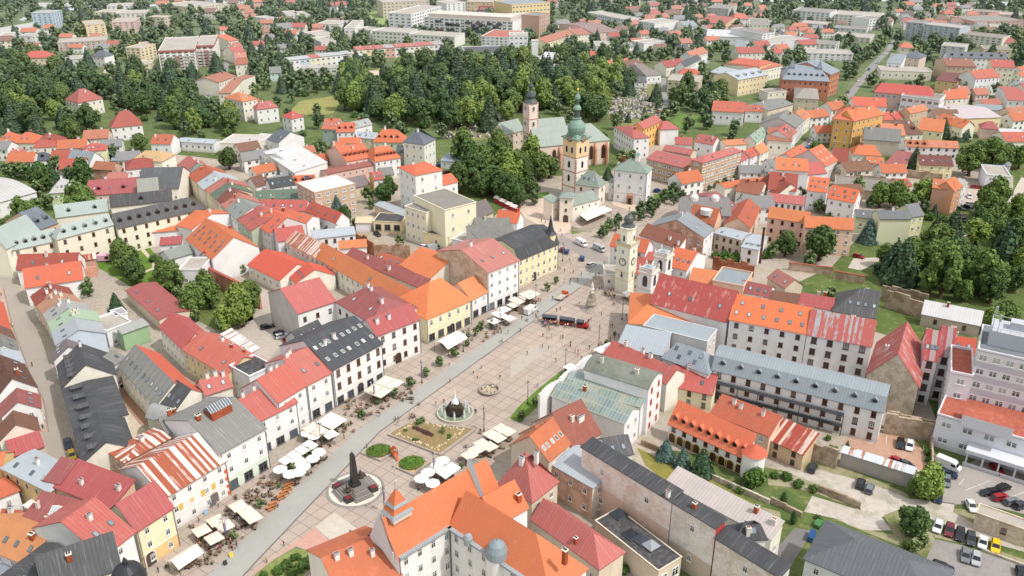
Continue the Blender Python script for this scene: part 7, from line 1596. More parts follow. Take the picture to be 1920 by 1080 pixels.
# street lamps
def lamp_proto(flag):
 def f():
  t = empty('street_lamp'); m = MB(); m.lathe([(.25, .06),(.2, .8),(.1,1.0),(.07,7.5),(.04,7.8)],n=8); m.build('post', IRON, t)
  for k in range(4):
   a = k * math.pi / 2; m = MB(); m.tube((0,0,7.0),(.75 * math.cos(a), .75 * math.sin(a),6.9), .035,n=4); m.build('arm', IRON, t); m = MB(); m.lathe([(.02,6.35),(.2,6.5),(.2,6.75),(.05,6.9)], .75 * math.cos(a), .75 * math.sin(a),8); m.build('lamp_head', flat('b9b9b4', .3), t)
  if flag: m = MB(); m.face([(.12,0,3.2),(.75, .05,3.2),(.75, .05,5.6),(.12,0,5.6)]); m.build('banner', flat('8b7fa8'), t)
  return t
 return f
LAMPS = [(1,3,965,610,1),(1,3,1335,345,1),(1,3,490,110,0),(1,2,1245,715,1),(1,2,890,870,1),(1,2,1710,1075,1),(2,2,400,620,0),(2,2,118,870,0),(2,2,650,440,0),(2,2,825,240,1),(2,2,178,120,0),(2,1,380,880,1),(2,1,770,745,0),(1,2,1555,480,0),(1,2,1830,310,1),(0,3,1700,845,1)]
for c_, r_, x, y, f_ in LAMPS:
 T(c_, r_); p = un((x, y)); put('lamp%d' % f_, lamp_proto(f_),(p.x, p.y, 0), SQ + .4, 'tall four armed street lamp on the square' + (' with lilac banner' if f_ else ' without banner'), 'street lamp', 'four armed lamps ' + ('with banners' if f_ else 'without banners'))
T(2,2)
for i, q in enumerate([(295,620),(330,610),(372,600),(200,660),(250,640)]):
 p = un(q); m = MB(); m.lathe([(.15, .06),(.05, .4),(.03,9.5),(.07,9.6),(.01,9.7)],n=6); o = m.build('flagpole', flat('c4c6c8', .35, .5)); o.location = (p.x, p.y, 0); tag(o, 'bare thin flagpole beside the white hall', 'flagpole', 'bare flagpoles by the white hall')
T(0,3)
for i, (q, c_) in enumerate((((1690,995), '3a3a3a'),((1545,615), '8fb4cc'),((1735,935), 'd6c14a'))):
 p = un(q); t = thing('sandwich_board', ('dark folding sandwich board by the carriageway', 'pale blue sandwich board at the striped house gate', 'yellow sandwich board before the cafe terrace')[i], 'sandwich board', (p.x, p.y, 0), SQ); m = MB(); m.face([(-.4,-.3, .06),(.4,-.3, .06),(.4,0,1.2),(-.4,0,1.2)]); m.face([(.4, .3, .06),(-.4, .3, .06),(-.4,0,1.2),(.4,0,1.2)]); m.build('panel', flat(c_), t)
# red market stalls by the theatre
T(1,1)
for i, q in enumerate([(1820,440),(1860,462),(1905,485),(1945,505)]):
 p = un(q); t = thing('market_stall', ('red market stall, first below the theatre', 'red market stall, second below the theatre', 'red market stall, third below the theatre', 'red market stall, last beside the orange roof')[i], 'market stall', (p.x, p.y, 0), SQ + R(90)); m = MB(); m.box(-1.6,1.6,-1.2,1.2, .05,2.2); m.build('booth', flat('b0353a'), t); m = MB(); m.face([(-1.9,-1.5,2.2),(1.9,-1.5,2.2),(1.9,0,3.1),(-1.9,0,3.1)]); m.face([(1.9,1.5,2.2),(-1.9,1.5,2.2),(-1.9,0,3.1),(1.9,0,3.1)]); m.build('roof', flat('dcd7d2'), t)
p = un((1650,310)); t = thing('white_tent', 'white gabled tent at the edge of the castle trees', 'tent', (p.x, p.y, 0), SQ); m = MB(); m.box(-3.5,3.5,-2.5,2.5, .05,2.8); m.face([(-3.6,-2.6,2.8),(3.6,-2.6,2.8),(3.6,0,4.4),(-3.6,0,4.4)]); m.face([(3.6,2.6,2.8),(-3.6,2.6,2.8),(-3.6,0,4.4),(3.6,0,4.4)]); m.build('canvas', WHITEC, t)
# ------------------------------------------------------------------ vehicles
_cm = {}
TYRE, RIMM, CGL = flat('1c1c1d'), flat('a2a5a8', .3, .5, .6), flat('1d242b', .1, .6)
def loft(m, st, mi=0):
 # st: list of (x, halfwidth, zlow, zhigh)
 for i in range(len(st) - 1):
  (x0, w0, a0, b0),(x1, w1, a1, b1) = st[i], st[i + 1]
  m.face([(x0,-w0, a0),(x1,-w1, a1),(x1,-w1, b1),(x0,-w0, b0)], mi); m.face([(x1, w1, a1),(x0, w0, a0),(x0, w0, b0),(x1, w1, b1)], mi); m.face([(x0,-w0, b0),(x1,-w1, b1),(x1, w1, b1),(x0, w0, b0)], mi)
 for (x, w_, a, c_), f in ((st[0],1),(st[-1],-1)): m.face([(x, w_, a),(x, -w_, a),(x, -w_, c_),(x, w_, c_)][::f], mi)
def car_proto(kind, c):
 def f():
  P = flat(c, .25, .6); t = empty({'van': 'delivery_van', 'truck': 'small_truck', 'pickup': 'pickup_truck'}.get(kind, 'parked_car'))
  L = {'van': 2.9, 'truck': 3.1}.get(kind, 2.15)
  m = MB()
  if kind == 'van':
   loft(m, [(-2.9, .9, .4,2.3),(-2.75, .98, .35,2.45),(1.3, .98, .35,2.42),(1.7, .95, .35,2.2),(2.25, .95, .35,1.3),(2.85, .9, .4,1.0),(2.92, .8, .5, .85)])
   g = [(1.72, .96,1.35,2.1),(2.2, .96,1.32,1.36)]
  elif kind == 'truck':
   loft(m, [(1.2, .95, .4,2.1),(2.1, .95, .4,2.05),(2.6, .93, .4,1.25),(2.95, .88, .45,1.0)]); g = [(2.12, .96,1.25,1.95),(2.55, .96,1.22,1.3)]
   m2 = MB(); m2.box(-3.1,1.1,-1.05,1.05, .75, .95,bottom=True); [m2.box(-3.1,1.1, y - .04, y + .04, .95,1.25) for y in (-1.0,1.0)]; m2.build('flatbed', flat('b9b4a8'), t)
  else:
   loft(m, [(-2.15, .76, .4, .78),(-2.0, .86, .28, .92),(-1.2, .9, .22, .96),(.8, .9, .22, .93),(1.7, .88, .24, .82),(2.08, .8, .3, .68),(2.15, .7, .38, .6)])
   g = None
  m.build('body', P, t)
  if g is None:
   hz_ = 1.62 if kind == 'suv' else 1.44
   x0, x1 = (-.55, .35) if kind == 'pickup' else ((-1.75, .25) if kind in ('suv', 'hatch') else (-1.25, .25))
   m = MB(); loft(m, [(x0 - .4, .8, .9, .93),(x0, .68, .9, hz_ - .05),(x1, .68, .9, hz_ - .05),(x1 + .75, .8, .88, .92)]); m.build('windows', CGL, t)
   m = MB(); m.box(x0 + .02, x1 - .02,-.66, .66, hz_ - .07, hz_, bottom=True); [m.tube((xx, sy * .69, hz_ - .06),(xx + dx, sy * .8, .92), .04,n=4) for sy in (-1,1) for xx, dx in ((x0,-.36),(x1, .7),((x0 + x1) / 2,0))]; m.build('roof', P, t)
  else:
   m = MB(); (xa, w_, za, zb),(xb, w2, zc_, zd) = g; m.face([(xa + .02,-.85, zb),(xb + .08,-.85, zd),(xb + .08, .85, zd),(xa + .02, .85, zb)][::-1]); [m.face([(xa - .9, s_ * .99,1.35),(xa + .3, s_ * .99,1.35),(xa, s_ * .99,2.0),(xa - .9, s_ * .99,2.0)][::s_]) for s_ in (-1,1)]; m.build('windows', CGL, t)
  wx = L * .62
  for sx in (-1,1):
   for sy in (-1,1):
    m = MB(); m.tube((0,-.12,0),(0, .12,0), .33, .33,12); wl_ = m.build('wheel', TYRE, t, (sx * wx, sy * .82, .39)); m = MB(); m.tube((0, sy * .11,0),(0, sy * .135,0), .2, .2,10); m.build('rim', RIMM, wl_)
  for sy in (-1,1):
   m = MB(); m.box(L - .22, L - .03, sy * .6 - .14, sy * .6 + .14, .56, .68,bottom=True); m.build('headlight', flat('d9dde0', .1, .8), t); m = MB(); m.box(-L - .02,-L + .1, sy * .68 - .1, sy * .68 + .1, .62, .82,bottom=True); m.build('tail_light', flat('8a2020', .3), t)
  return t
 return f
COLN = {'w': ('white', 'dfe0e0'), 'k': ('black', '1f2124'), 'r': ('red', '9a1f24'), 'g': ('grey', '70767c'), 's': ('silver', 'a9adb0'), 'b': ('blue', '2c5590'), 'n': ('dark blue', '25334a'), 'y': ('yellow', 'e0b81c'), 'o': ('orange', 'd9601f'), 'm': ('maroon', '6a2430'), 'd': ('dark grey', '3b4046')}
VEH = {}
def cars(where, items):
 cnt = {}
 for it in items: k = (it[2], it[3]); cnt[k] = cnt.get(k, 0) + 1
 for it in items:
  x, y, kind, c = it[:4]; dx, dy = it[4:6]
  p, q = un((x, y), .7), un((x + dx, y + dy), .7); nm, cx = COLN[c]
  word = {'van': 'delivery van', 'truck': 'flatbed truck', 'pickup': 'pickup truck', 'suv': 'tall car', 'hatch': 'hatchback car', 'sedan': 'saloon car'}[kind]
  lab = '%s %s %s' % (nm, word, it[6] if len(it) > 6 else where)
  grp = None
  if len(it) <= 6 and cnt[(kind, c)] > 1: grp = lab + 's'
  put(kind + c, car_proto(kind, cx),(p.x, p.y, .055), math.atan2(q.y - p.y, q.x - p.x), lab, 'van' if kind == 'van' else ('truck' if kind in ('truck', 'pickup') else 'car'), grp)
T(3,3)
cars('at the bottom right', [(335,265, 'hatch', 'd', 20,-40, 'by the ochre house on the gravel drive'),(695,385, 'suv', 'k', 18,-55, 'on the gravel drive below the garage wall'),(763,420, 'hatch', 'g', 18,-50, 'on the gravel drive next to the black one'),
  (993,85, 'hatch', 'k', -4,40, 'in the brown yard'),(1062,100, 'hatch', 'w', -4,40, 'in the brown yard'),(975,218, 'sedan', 'r', 20,10, 'half hidden behind the garage roof'),(1042,245, 'sedan', 'd', 20,10, 'half hidden behind the garage roof'),
  (1350,250, 'van', 'w', 60,25, 'at the corner of the car park'),(1350,312, 'hatch', 'n', 50,15, 'parked against the white van'),(1340,365, 'hatch', 'g', -2,50, 'beside the leafy tree at the car park'),(1277,485, 'hatch', 'n', -4,40, 'half under the leafy tree'),
  (1720,278, 'hatch', 'r', 22,22, 'in the upper row of the car park'),(1660,450, 'hatch', 'k', -50,5, 'at the left end of the middle car park row'),(1765,415, 'suv', 'k', 50,-22, 'behind the black hatchback in the car park'),(1745,487, 'hatch', 'r', 50,-10, 'in the middle car park row'),(1832,518, 'hatch', 'g', 50,-14, 'in the middle car park row'),(1905,548, 'suv', 'd', 45,-12, 'in the middle car park row'),
  (1525,552, 'sedan', 'w', 25,50, 'turning into the car park'),(1275,708, 'hatch', 'w', -14,48, 'first in the lower gravel row'),(1360,735, 'suv', 'm', -8,45, 'second in the lower gravel row'),(1440,768, 'suv', 'k', -6,45, 'third in the lower gravel row'),(1522,800, 'suv', 'd', 0,45, 'fourth in the lower gravel row'),(1612,825, 'pickup', 'w', -8,48, 'fifth in the lower gravel row'),(1707,855, 'hatch', 'y', -2,45, 'at the end of the lower gravel row'),
  (1482,925, 'hatch', 'g', -2,45, 'left of two on the lowest gravel'),(1562,948, 'hatch', 's', -2,45, 'right of two on the lowest gravel'),(1315,1010, 'hatch', 'k', 40,14, 'beside the slate grey office roof'),(1900,1065, 'hatch', 'k', 10,40, 'at the bottom right corner')])
T(1,2); cars('x', [(85,287, 'hatch', 'k', 50,-12, 'farthest in the car court'),(182,335, 'hatch', 'd', 50,-14, 'in the car court beside the white one'),(192,357, 'hatch', 'w', 50,-14, 'in the car court'),(255,384, 'hatch', 'r', 50,-14, 'in the car court')])
T(2,1); cars('x', [(522,748, 'van', 'w', 50,28, 'at the top of the square'),(655,788, 'van', 's', 55,25, 'next to the street trees at the top of the square'),(375,790, 'hatch', 'm', 10,-30, 'beside the yellow ornate house'),(410,803, 'hatch', 'b', 10,-30, 'beside the yellow ornate house'),(525,855, 'suv', 'b', 4,-40, 'crossing the top of the square'),(595,902, 'hatch', 'w', 40,-22, 'near the clock tower'),(1087,348, 'suv', 'b', 30,-15, 'beside the white cubic house')])
T(2,2); cars('x', [(140,170, 'van', 'w', 55,-38, 'on the carriageway by the parasols'),(378,62, 'truck', 'o', 55,-40, 'on the carriageway near the plague column')])
T(0,3); cars('x', [(510,88, 'hatch', 'n', 10,45, 'in the narrow street'),(540,172, 'hatch', 'y', 12,45, 'in the narrow street')])
T(1,1); cars('x', [(50,1022, 'hatch', 'd', 40,18, 'beside the red tiled wing'),(430,612, 'hatch', 's', 40,-10, 'in the small court'),(910,675, 'hatch', 'k', 30,20, 'below the theatre garages'),(1340,782, 'van', 's', 50,-8, 'in the yard behind the loggia house'),(1268,772, 'hatch', 'w', 30,8, 'in the yard behind the loggia house'),(1335,140, 'hatch', 'r', 40,-14, 'by the slate villa'),(1382,152, 'hatch', 'b', 40,-14, 'by the slate villa'),(1430,208, 'hatch', 'm', 40,-14, 'by the castle wood'),(1405,800, 'hatch', 'g', 30,14, 'in the yard behind the loggia house')])
T(0,1); cars('x', [(1300,212, 'hatch', 'r', 10,40, 'at the top of the long street'),(160,460, 'hatch', 'w', 30,-6, 'behind the white vaulted hall')])
T(3,1); cars('x', [(683,840, 'hatch', 'r', 40,12, 'in the drive of the peach apartment house'),(20,708, 'hatch', 'w', 40,-8, 'behind the peach apartment house'),(1340,682, 'hatch', 'w', 45,-20, 'in the garden lane'),(1390,668, 'hatch', 'd', 45,-20, 'in the garden lane'),(1140,695, 'hatch', 'n', 40,5, 'beside the pale green house'),(1512,392, 'suv', 'w', 10,30, 'in the small car park'),(1522,450, 'hatch', 'w', 40,8, 'in the middle of the small car park'),(1502,470, 'hatch', 'k', 40,8, 'in the small car park'),(1440,482, 'hatch', 'd', 40,8, 'at the wall of the small car park'),(1555,322, 'hatch', 'r', 30,3, 'left of two at the back of the small car park'),(1592,326, 'hatch', 'r', 30,3, 'right of two at the back of the small car park'),(1760,332, 'hatch', 's', 40,6, 'by the white garage block'),(1700,352, 'hatch', 'k', 30,4, 'by the white garage block'),(1460,565, 'hatch', 'k', 30,14, 'under the lane trees'),(1450,540, 'hatch', 'm', 30,14, 'under the lane trees'),(1022,1008, 'van', 'b', 4,30, 'in the park lane')])
cars('parked along the upper lane', [(200,88, 'hatch', 'd', 18,-14),(222,72, 'hatch', 's', 18,-14),(246,56, 'hatch', 'd', 18,-14),(268,40, 'hatch', 's', 18,-14),(290,25, 'hatch', 'b', 18,-14),(312,8, 'hatch', 'w', 18,-14)])
T(2,0); cars('parked along the cemetery road', [(1112,780, 'hatch', 's', 2,20),(1108,798, 'hatch', 'd', 2,20),(1104,816, 'hatch', 'w', 2,20),(1098,834, 'hatch', 'r', 2,20),(1088,852, 'hatch', 'd', 2,20),(1080,870, 'hatch', 's', 2,20),(1070,886, 'hatch', 'n', 2,20)])
T(3,0); cars('on the tree lined street', [(430,970, 'suv', 'k', -14,20),(448,945, 'hatch', 'd', -14,20),(330,1062, 'hatch', 'w', -14,20),(345,1050, 'hatch', 's', -14,20),(512,778, 'hatch', 'w', 20,2),(570,742, 'hatch', 's', -14,20),(600,690, 'hatch', 'd', -14,20),(680,600, 'hatch', 'w', -14,20),(755,520, 'hatch', 'd', -14,16),(820,470, 'hatch', 's', -14,16),(880,400, 'hatch', 'w', -10,14)])
cars('at the right road bend', [(1600,740, 'hatch', 'd', 10,-20),(1612,725, 'hatch', 's', 10,-20),(1630,712, 'hatch', 'w', 14,-14),(1650,705, 'hatch', 'd', 14,-14)])
T(0,0); cars('queueing on the hill street', [(1490,800, 'hatch', 's', 8,-16),(1500,782, 'hatch', 'w', 8,-16),(1516,764, 'hatch', 'r', 8,-16),(1530,748, 'hatch', 'd', 8,-16),(1545,728, 'hatch', 'w', 8,-16),(1556,714, 'hatch', 's', 8,-16),(1522,790, 'hatch', 'w', 8,-16),(1538,772, 'hatch', 'd', 8,-16)])
# tourist road train
T(2,2)
def wagon(label, a, b_, loco=False):
 p, q = un(a, .1), un(b_, .1); d = q - p; t = thing('tourist_train_engine' if loco else 'tourist_train_wagon', label, 'road train', ((p.x + q.x) / 2,(p.y + q.y) / 2, .06), math.atan2(d.y, d.x)); L = d.length; RD, BK_ = flat('a2302c', .4), flat('2c3036', .4)
 m = MB(); x0, x1 = -L / 2, L / 2
 if loco: loft(m, [(x0, .95, .35,1.1),(x0 + 2.0, .95, .35,1.1),(x0 + 2.1, .75, .35,1.35),(x1 - .4, .75, .35,1.35),(x1, .7, .4,1.1)]); m.tube((x1 - 1,0,1.3),(x1 - 1,0,2.2), .18, .24,8)
 else: m.box(x0, x1,-.95, .95, .35,1.15)
 m.build('body', RD, t); m = MB(); xr = x0 + 2.1 if loco else x1
 for x in [x0 + .1 + (xr - x0 - .2) * i / (1 if loco else 4) for i in range(2 if loco else 5)]:
  for y in (-.88, .88): m.box(x - .05, x + .05, y - .05, y + .05,1.1,2.25)
 m.build('window_posts', BK_, t); m = MB(); N = 6
 pf = [(-1.1 + 2.2 * i / N, 2.25 + .32 * math.sin(math.pi * i / N)) for i in range(N + 1)]
 for i in range(N): m.face([(x0 - .1, pf[i][0], pf[i][1]),(xr + .1, pf[i][0], pf[i][1]),(xr + .1, pf[i + 1][0], pf[i + 1][1]),(x0 - .1, pf[i + 1][0], pf[i + 1][1])][::1])
 m.build('roof', flat('4b525b', .4), t); m = MB(); m.box(x0 + .15, xr - .15,-.8, .8,1.16,2.2); m.build('windows', flat('23272c', .15), t)
 for x in (x0 + .8, x1 - .8):
  for y in (-.85, .85): m = MB(); m.tube((x, y - .1, .33),(x, y + .1, .33), .33, .33,10); m.build('wheel', TYRE, t)
wagon('red tourist train wagon with dark roof, rear one', (230,250),(335,262)); wagon('red tourist train wagon with dark roof, behind the engine', (360,266),(468,282)); wagon('red tourist train engine pulling two wagons', (487,288),(575,304), True)
# ------------------------------------------------------------------ people
SKINM = flat('c79a80', .6)
def person_mesh(pose, top, leg, hair):
 k = (pose, top, leg, hair)
 if k in _cm: return _cm[k]
 if pose not in _cm:
  me = bpy.data.meshes.new('skeleton'); st = {'stand': .03, 'walk': .22, 'stride': .32, 'sit': 0}[pose]
  J = [(0,0, .95),(0,0,1.2),(0, .01,1.42),(0, .0,1.52),(0,-.02,1.66),(-.17, .01,1.4),(-.23,-st * .5,1.15),(-.24,-st - .05, .92),(.17, .01,1.4),(.23, st * .5,1.15),(.24, st - .02, .92),(-.09,0, .9),(-.1, st * .5 - .03, .5),(-.1, st, .08),(-.1, st - .14, .05),(.09,0, .9),(.1,-st * .5 - .04, .5),(.1,-st + .06, .1),(.1,-st - .08, .05)]
  E_ = [(0,1),(1,2),(2,3),(3,4),(2,5),(5,6),(6,7),(2,8),(8,9),(9,10),(0,11),(11,12),(12,13),(13,14),(0,15),(15,16),(16,17),(17,18)]
  Rr = [.14, .13, .15, .06, .105, .07, .05, .04, .07, .05, .04, .09, .06, .045, .035, .09, .06, .045, .035]
  me.from_pydata(J, E_, []); o = bpy.data.objects.new('tmp', me); col.objects.link(o); o.modifiers.new('Skin', 'SKIN')
  sv = me.skin_vertices[0].data
  for i, r_ in enumerate(Rr): sv[i].radius = (r_, r_ * (.8 if i < 3 else 1)); sv[i].use_root = (i == 0)
  sub = o.modifiers.new('Subsurf', 'SUBSURF'); sub.levels = 1; bpy.context.view_layer.update()
  ev = o.evaluated_get(bpy.context.evaluated_depsgraph_get()); _cm[pose] = bpy.data.meshes.new_from_object(ev); bpy.data.objects.remove(o)
 me = _cm[pose].copy(); me.name = 'person'; me.materials.clear()
 for m_ in (SKINM, flat(top), flat(leg), flat(hair)): me.materials.append(m_)
 for p in me.polygons:
  c_ = p.center; p.material_index = 2 if c_.z < .96 and abs(c_.x) < .2 else (3 if c_.z > 1.68 or (c_.z > 1.58 and c_.y > .02) else (0 if c_.z > 1.47 or (abs(c_.x) > .19 and c_.z < 1.05) else 1)); p.use_smooth = True
 _cm[k] = me; return me
TOPS = {'red': 'a8323a', 'white': 'dedcd8', 'black': '26282b', 'blue': '3c5f94', 'grey': '7b7d80', 'pink': 'd08c98', 'yellow': 'd2b04a', 'green': '4d7a56'}
LEGS = ['2a2d38', '3b4658', '8c7a64', '1f2022', '9a9ca0']; HAIRS = ['2c211b', '4c382a', '8a6a46', '1d1a18', 'b0a08c']
rp = random.Random(21)
def people(where, pts, group_ok=True):
 for x, y in pts:
  p = un((x, y)); c_ = rp.choice(list(TOPS)); pose = rp.choice(['stand', 'walk', 'stride', 'stand'])
  o = inst('person', person_mesh(pose, TOPS[c_], rp.choice(LEGS), rp.choice(HAIRS)), None, (p.x, p.y, .09),(0,0, rp.uniform(0,6.28)),(1,1, rp.uniform(.94,1.06)))
  tag(o, 'person in %s top %s' % (c_, where), 'person', 'people in %s tops %s' % (c_, where))
T(2,2)
people('in the crowd beside the tourist train', [(180,262),(196,264),(232,268),(240,278),(250,270),(258,288),(266,276),(276,290),(285,275),(296,284),(306,278),(318,282),(330,280),(345,284),(275,305),(278,325),(285,318),(400,300),(418,298),(455,300),(478,300),(575,262),(402,280),(390,285)] + [(rp.uniform(225,350), rp.uniform(262,300)) for _ in range(22)])
people('in the group behind the plague column', [(690,35),(700,45),(712,40),(720,55),(728,48),(735,60),(742,66),(750,58),(756,72),(765,78),(772,80),(715,62),(704,58),(690,55),(745,82),(672,10),(622,25),(632,20),(655,18),(760,130),(770,132)] + [(rp.uniform(685,770), rp.uniform(35,82)) for _ in range(14)])
people('walking across the open square', [(232,370),(297,378),(365,385),(380,382),(505,125),(670,212),(736,300),(752,300),(228,455),(275,460),(495,495),(495,525),(580,465),(190,750),(305,95),(196,105),(212,105)])
people('strolling over the upper square', [(rp.uniform(60,640), rp.uniform(150,600)) for _ in range(26)] + [(rp.uniform(380,720), rp.uniform(-120,-20)) for _ in range(12)])
people('near the lamp by the blue roofs', [(660,425),(668,430),(855,225),(800,380),(770,395),(735,400),(880,90),(888,85)])
T(1,2); people('standing at the middle terraces', [(rp.uniform(640,940), rp.uniform(850,980)) for _ in range(10)] + [(rp.uniform(1600,1900), rp.uniform(280,370)) for _ in range(14)]); T(0,3); people('standing at the southern terraces', [(rp.uniform(1450,1880), rp.uniform(560,900)) for _ in range(22)])
T(1,2); people('walking along the carriageway and fountain', [(1455,712),(1690,608),(1630,645),(1660,682),(1830,690),(1450,585),(1845,405),(1060,1035),(1725,375),(1645,945),(1655,935),(1605,885),(1350,885),(1410,870),(1585,365)])
people('with the bicycles near the flower bed', [(1155,980),(1170,975),(1190,978),(1050,990)])
T(1,3); people('at the southern end of the square', [(710,778),(210,856),(82,985),(550,938),(832,125),(590,90),(662,50),(165,570),(155,520)])
T(0,3); people('by the terraces at the southern end', [(1190,1055),(1640,560),(1590,575),(1775,880),(1745,890),(1660,700)])
T(0,2); people('in the narrow street', [(245,590),(90,296),(101,297),(320,1052),(328,1055),(12,60),(306,914)])
T(2,1); people('at the top of the square', [(690,910),(705,905),(440,912),(360,945),(375,695),(362,660),(430,885),(350,930),(250,600),(220,590),(110,470)])
def bike_proto():
 t = empty('bicycle')
 for x in (-.52, .52):
  m = MB(); N = 14
  for i in range(N):
   a, c_ = 2 * math.pi * i / N, 2 * math.pi * (i + 1) / N; m.tube((x + .33 * math.cos(a),0, .35 + .33 * math.sin(a)),(x + .33 * math.cos(c_),0, .35 + .33 * math.sin(c_)), .025,n=4,cap=False)
  m.build('wheel', TYRE, t)
 m = MB(); [m.tube(p, q, .025,n=4) for p, q in (((-.52,0, .35),(-.15,0, .85)),((-.15,0, .85),(.4,0, .85)),((.4,0, .85),(-.05,0, .33)),((-.05,0, .33),(-.15,0, .85)),((.52,0, .35),(.38,0,1.0)),((-.52,0, .35),(-.05,0, .33)))]; m.build('frame', flat('8a2f2f', .3), t); m = MB(); m.box(-.28,-.02,-.07, .07, .9, .96,bottom=True); m.build('saddle', DARK, t); m = MB(); m.tube((.38,-.28,1.02),(.38, .28,1.02), .02,n=4); m.build('handlebar', IRON, t); return t
T(1,2)
for q in ((1160,985),(1180,980),(1195,985),(1045,995),(1070,990),(1840,415)):
 p = un(q); put('bike', bike_proto, (p.x, p.y, .06), rp.uniform(0,6), 'bicycle with red frame standing on the paving', 'bicycle', 'bicycles on the square')
# yard items bottom right
T(3,3); p = un((375,705)); t = thing('skip_container', 'green rubbish skip beside the slate grey office', 'skip', (p.x, p.y, .06), .9); m = MB(); loft(m, [(-1.6, .9, .1,1.3),(-1.1, .95, .1,1.4),(1.1, .95, .1,1.4),(1.6, .9, .1,1.3)]); m.build('tub', flat('47784c'), t); t.scale = (.75, .75, .75); m = MB(); [m.box(x - .06, x + .06,-1.02,1.02, .4,1.2) for x in (-.8,0, .8)]; m.build('rib', flat('256e30'), t)
p = un((325,800)); t = thing('blue_container', 'blue covered container beside the slate grey office', 'container', (p.x, p.y, .06),1.0); m = MB(); m.box(-2,2,-.8, .8, .1,1.6); m.build('tub', flat('4a668c'), t); t.scale = (.75, .75, .75); m = MB(); m.box(-2.05,2.05,-.85, .85,1.6,1.75,bottom=True); m.build('lid', flat('294d84'), t)
T(3,1); p = un((880,830)); t = thing('green_bell_bins', 'green recycling bin by the pale green house', 'bin', (p.x, p.y, .06)); m = MB(); m.lathe([(1.3, .05),(1.4,1.4),(.9,2.1),(.02,2.3)],n=12); m.build('bell', flat('2f8f55'), t)
T(0,1); p = un((785,880)); t = thing('site_trailer', 'pink trailer with dark window on the convent lawn', 'trailer', (p.x, p.y, .07), .1); m = MB(); m.box(-2.2,2.2,-1.1,1.1, .5,2.7); m.build('body', flat('d7a9c0'), t); m = MB(); m.box(.6,1.9,-1.13,-1.1,1.2,2.3); m.build('window', CGL, t); [(lambda m: (m.tube((x, y - .1, .35),(x, y + .1, .35), .33, .33,10), m.build('wheel', TYRE, t)))(MB()) for x in (-1,1) for y in (-.9, .9)]
# cemetery
def graves():
 rg = random.Random(5); m = MB(); T(2,0)
 for poly, n in (([(780,930),(700,800),(760,740),(860,700),(860,640),(930,620),(1010,630),(1000,700),(1070,790),(1060,850),(990,890),(880,900)],420),([(-580,1010),(-440,890),(-200,770),(-20,800),(-60,1000),(-400,1080)],300),([(-1100,600),(-640,590),(-640,640),(-1080,660)],160)):
  xs, ys = [p[0] for p in poly],[p[1] for p in poly]
  for _ in range(n):
   for _k in range(30):
    x, y = rg.uniform(min(xs), max(xs)), rg.uniform(min(ys), max(ys)); ins = False; j = len(poly) - 1
    for i in range(len(poly)):
     if (poly[i][1] > y) != (poly[j][1] > y) and x < (poly[j][0] - poly[i][0]) * (y - poly[i][1]) / (poly[j][1] - poly[i][1]) + poly[i][0]: ins = not ins
     j = i
    if ins: break
   else: continue
   p = un((x, y)); s0 = len(m.v); c_ = rg.choice((0,0,1,2)); m.box(-.5, .5,-1.1,1.1, .08, .35, c_); m.box(-.45, .45, .85,1.05, .35, rg.uniform(1,1.6), rg.choice((0,1,2))); m.shift(p.x, p.y, 0, .5 + rg.uniform(-.15, .15), s0)
 tag(m.build('gravestones', [flat('cfcac2'), flat('8c8884'), flat('4b4a4c')]), 'pale and dark gravestones spread over the cemetery slope', 'gravestones', None, 'stuff')
graves()
# ------------------------------------------------------------------ trees
@cached
def leafm(c):
 n = NT('foliage'); c = lin(c); isl = n.n('ShaderNodeNewGeometry').outputs['Random Per Island']; r = n.orand()
 k = n.ramp(isl, [(0, mul(c, .72)),(.5, c),(.85, mx(mul(c, 1.2),(.2, .2, .06), .1)),(1, mul(c, 1.35))])
 return n.done(n.mix(n.math('MULTIPLY', r, .85), k, n.mix(.6, k, mul(mx(c, (.1, .1, .035), .55), .95))), .75, .15)
@cached
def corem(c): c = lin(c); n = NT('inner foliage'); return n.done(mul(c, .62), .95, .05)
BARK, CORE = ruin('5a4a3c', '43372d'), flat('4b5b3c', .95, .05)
ICO = [(0,0,1)] + [(.894 * math.cos(a), .894 * math.sin(a), .447) for a in [2 * math.pi * i / 5 for i in range(5)]] + [(.894 * math.cos(a), .894 * math.sin(a),-.447) for a in [2 * math.pi * (i + .5) / 5 for i in range(5)]] + [(0,0,-1)]
ICF = [(0,1 + i, 1 + (i + 1) % 5) for i in range(5)] + [(1 + i, 6 + i, 1 + (i + 1) % 5) for i in range(5)] + [(1 + (i + 1) % 5,6 + i, 6 + (i + 1) % 5) for i in range(5)] + [(11,6 + (i + 1) % 5,6 + i) for i in range(5)]
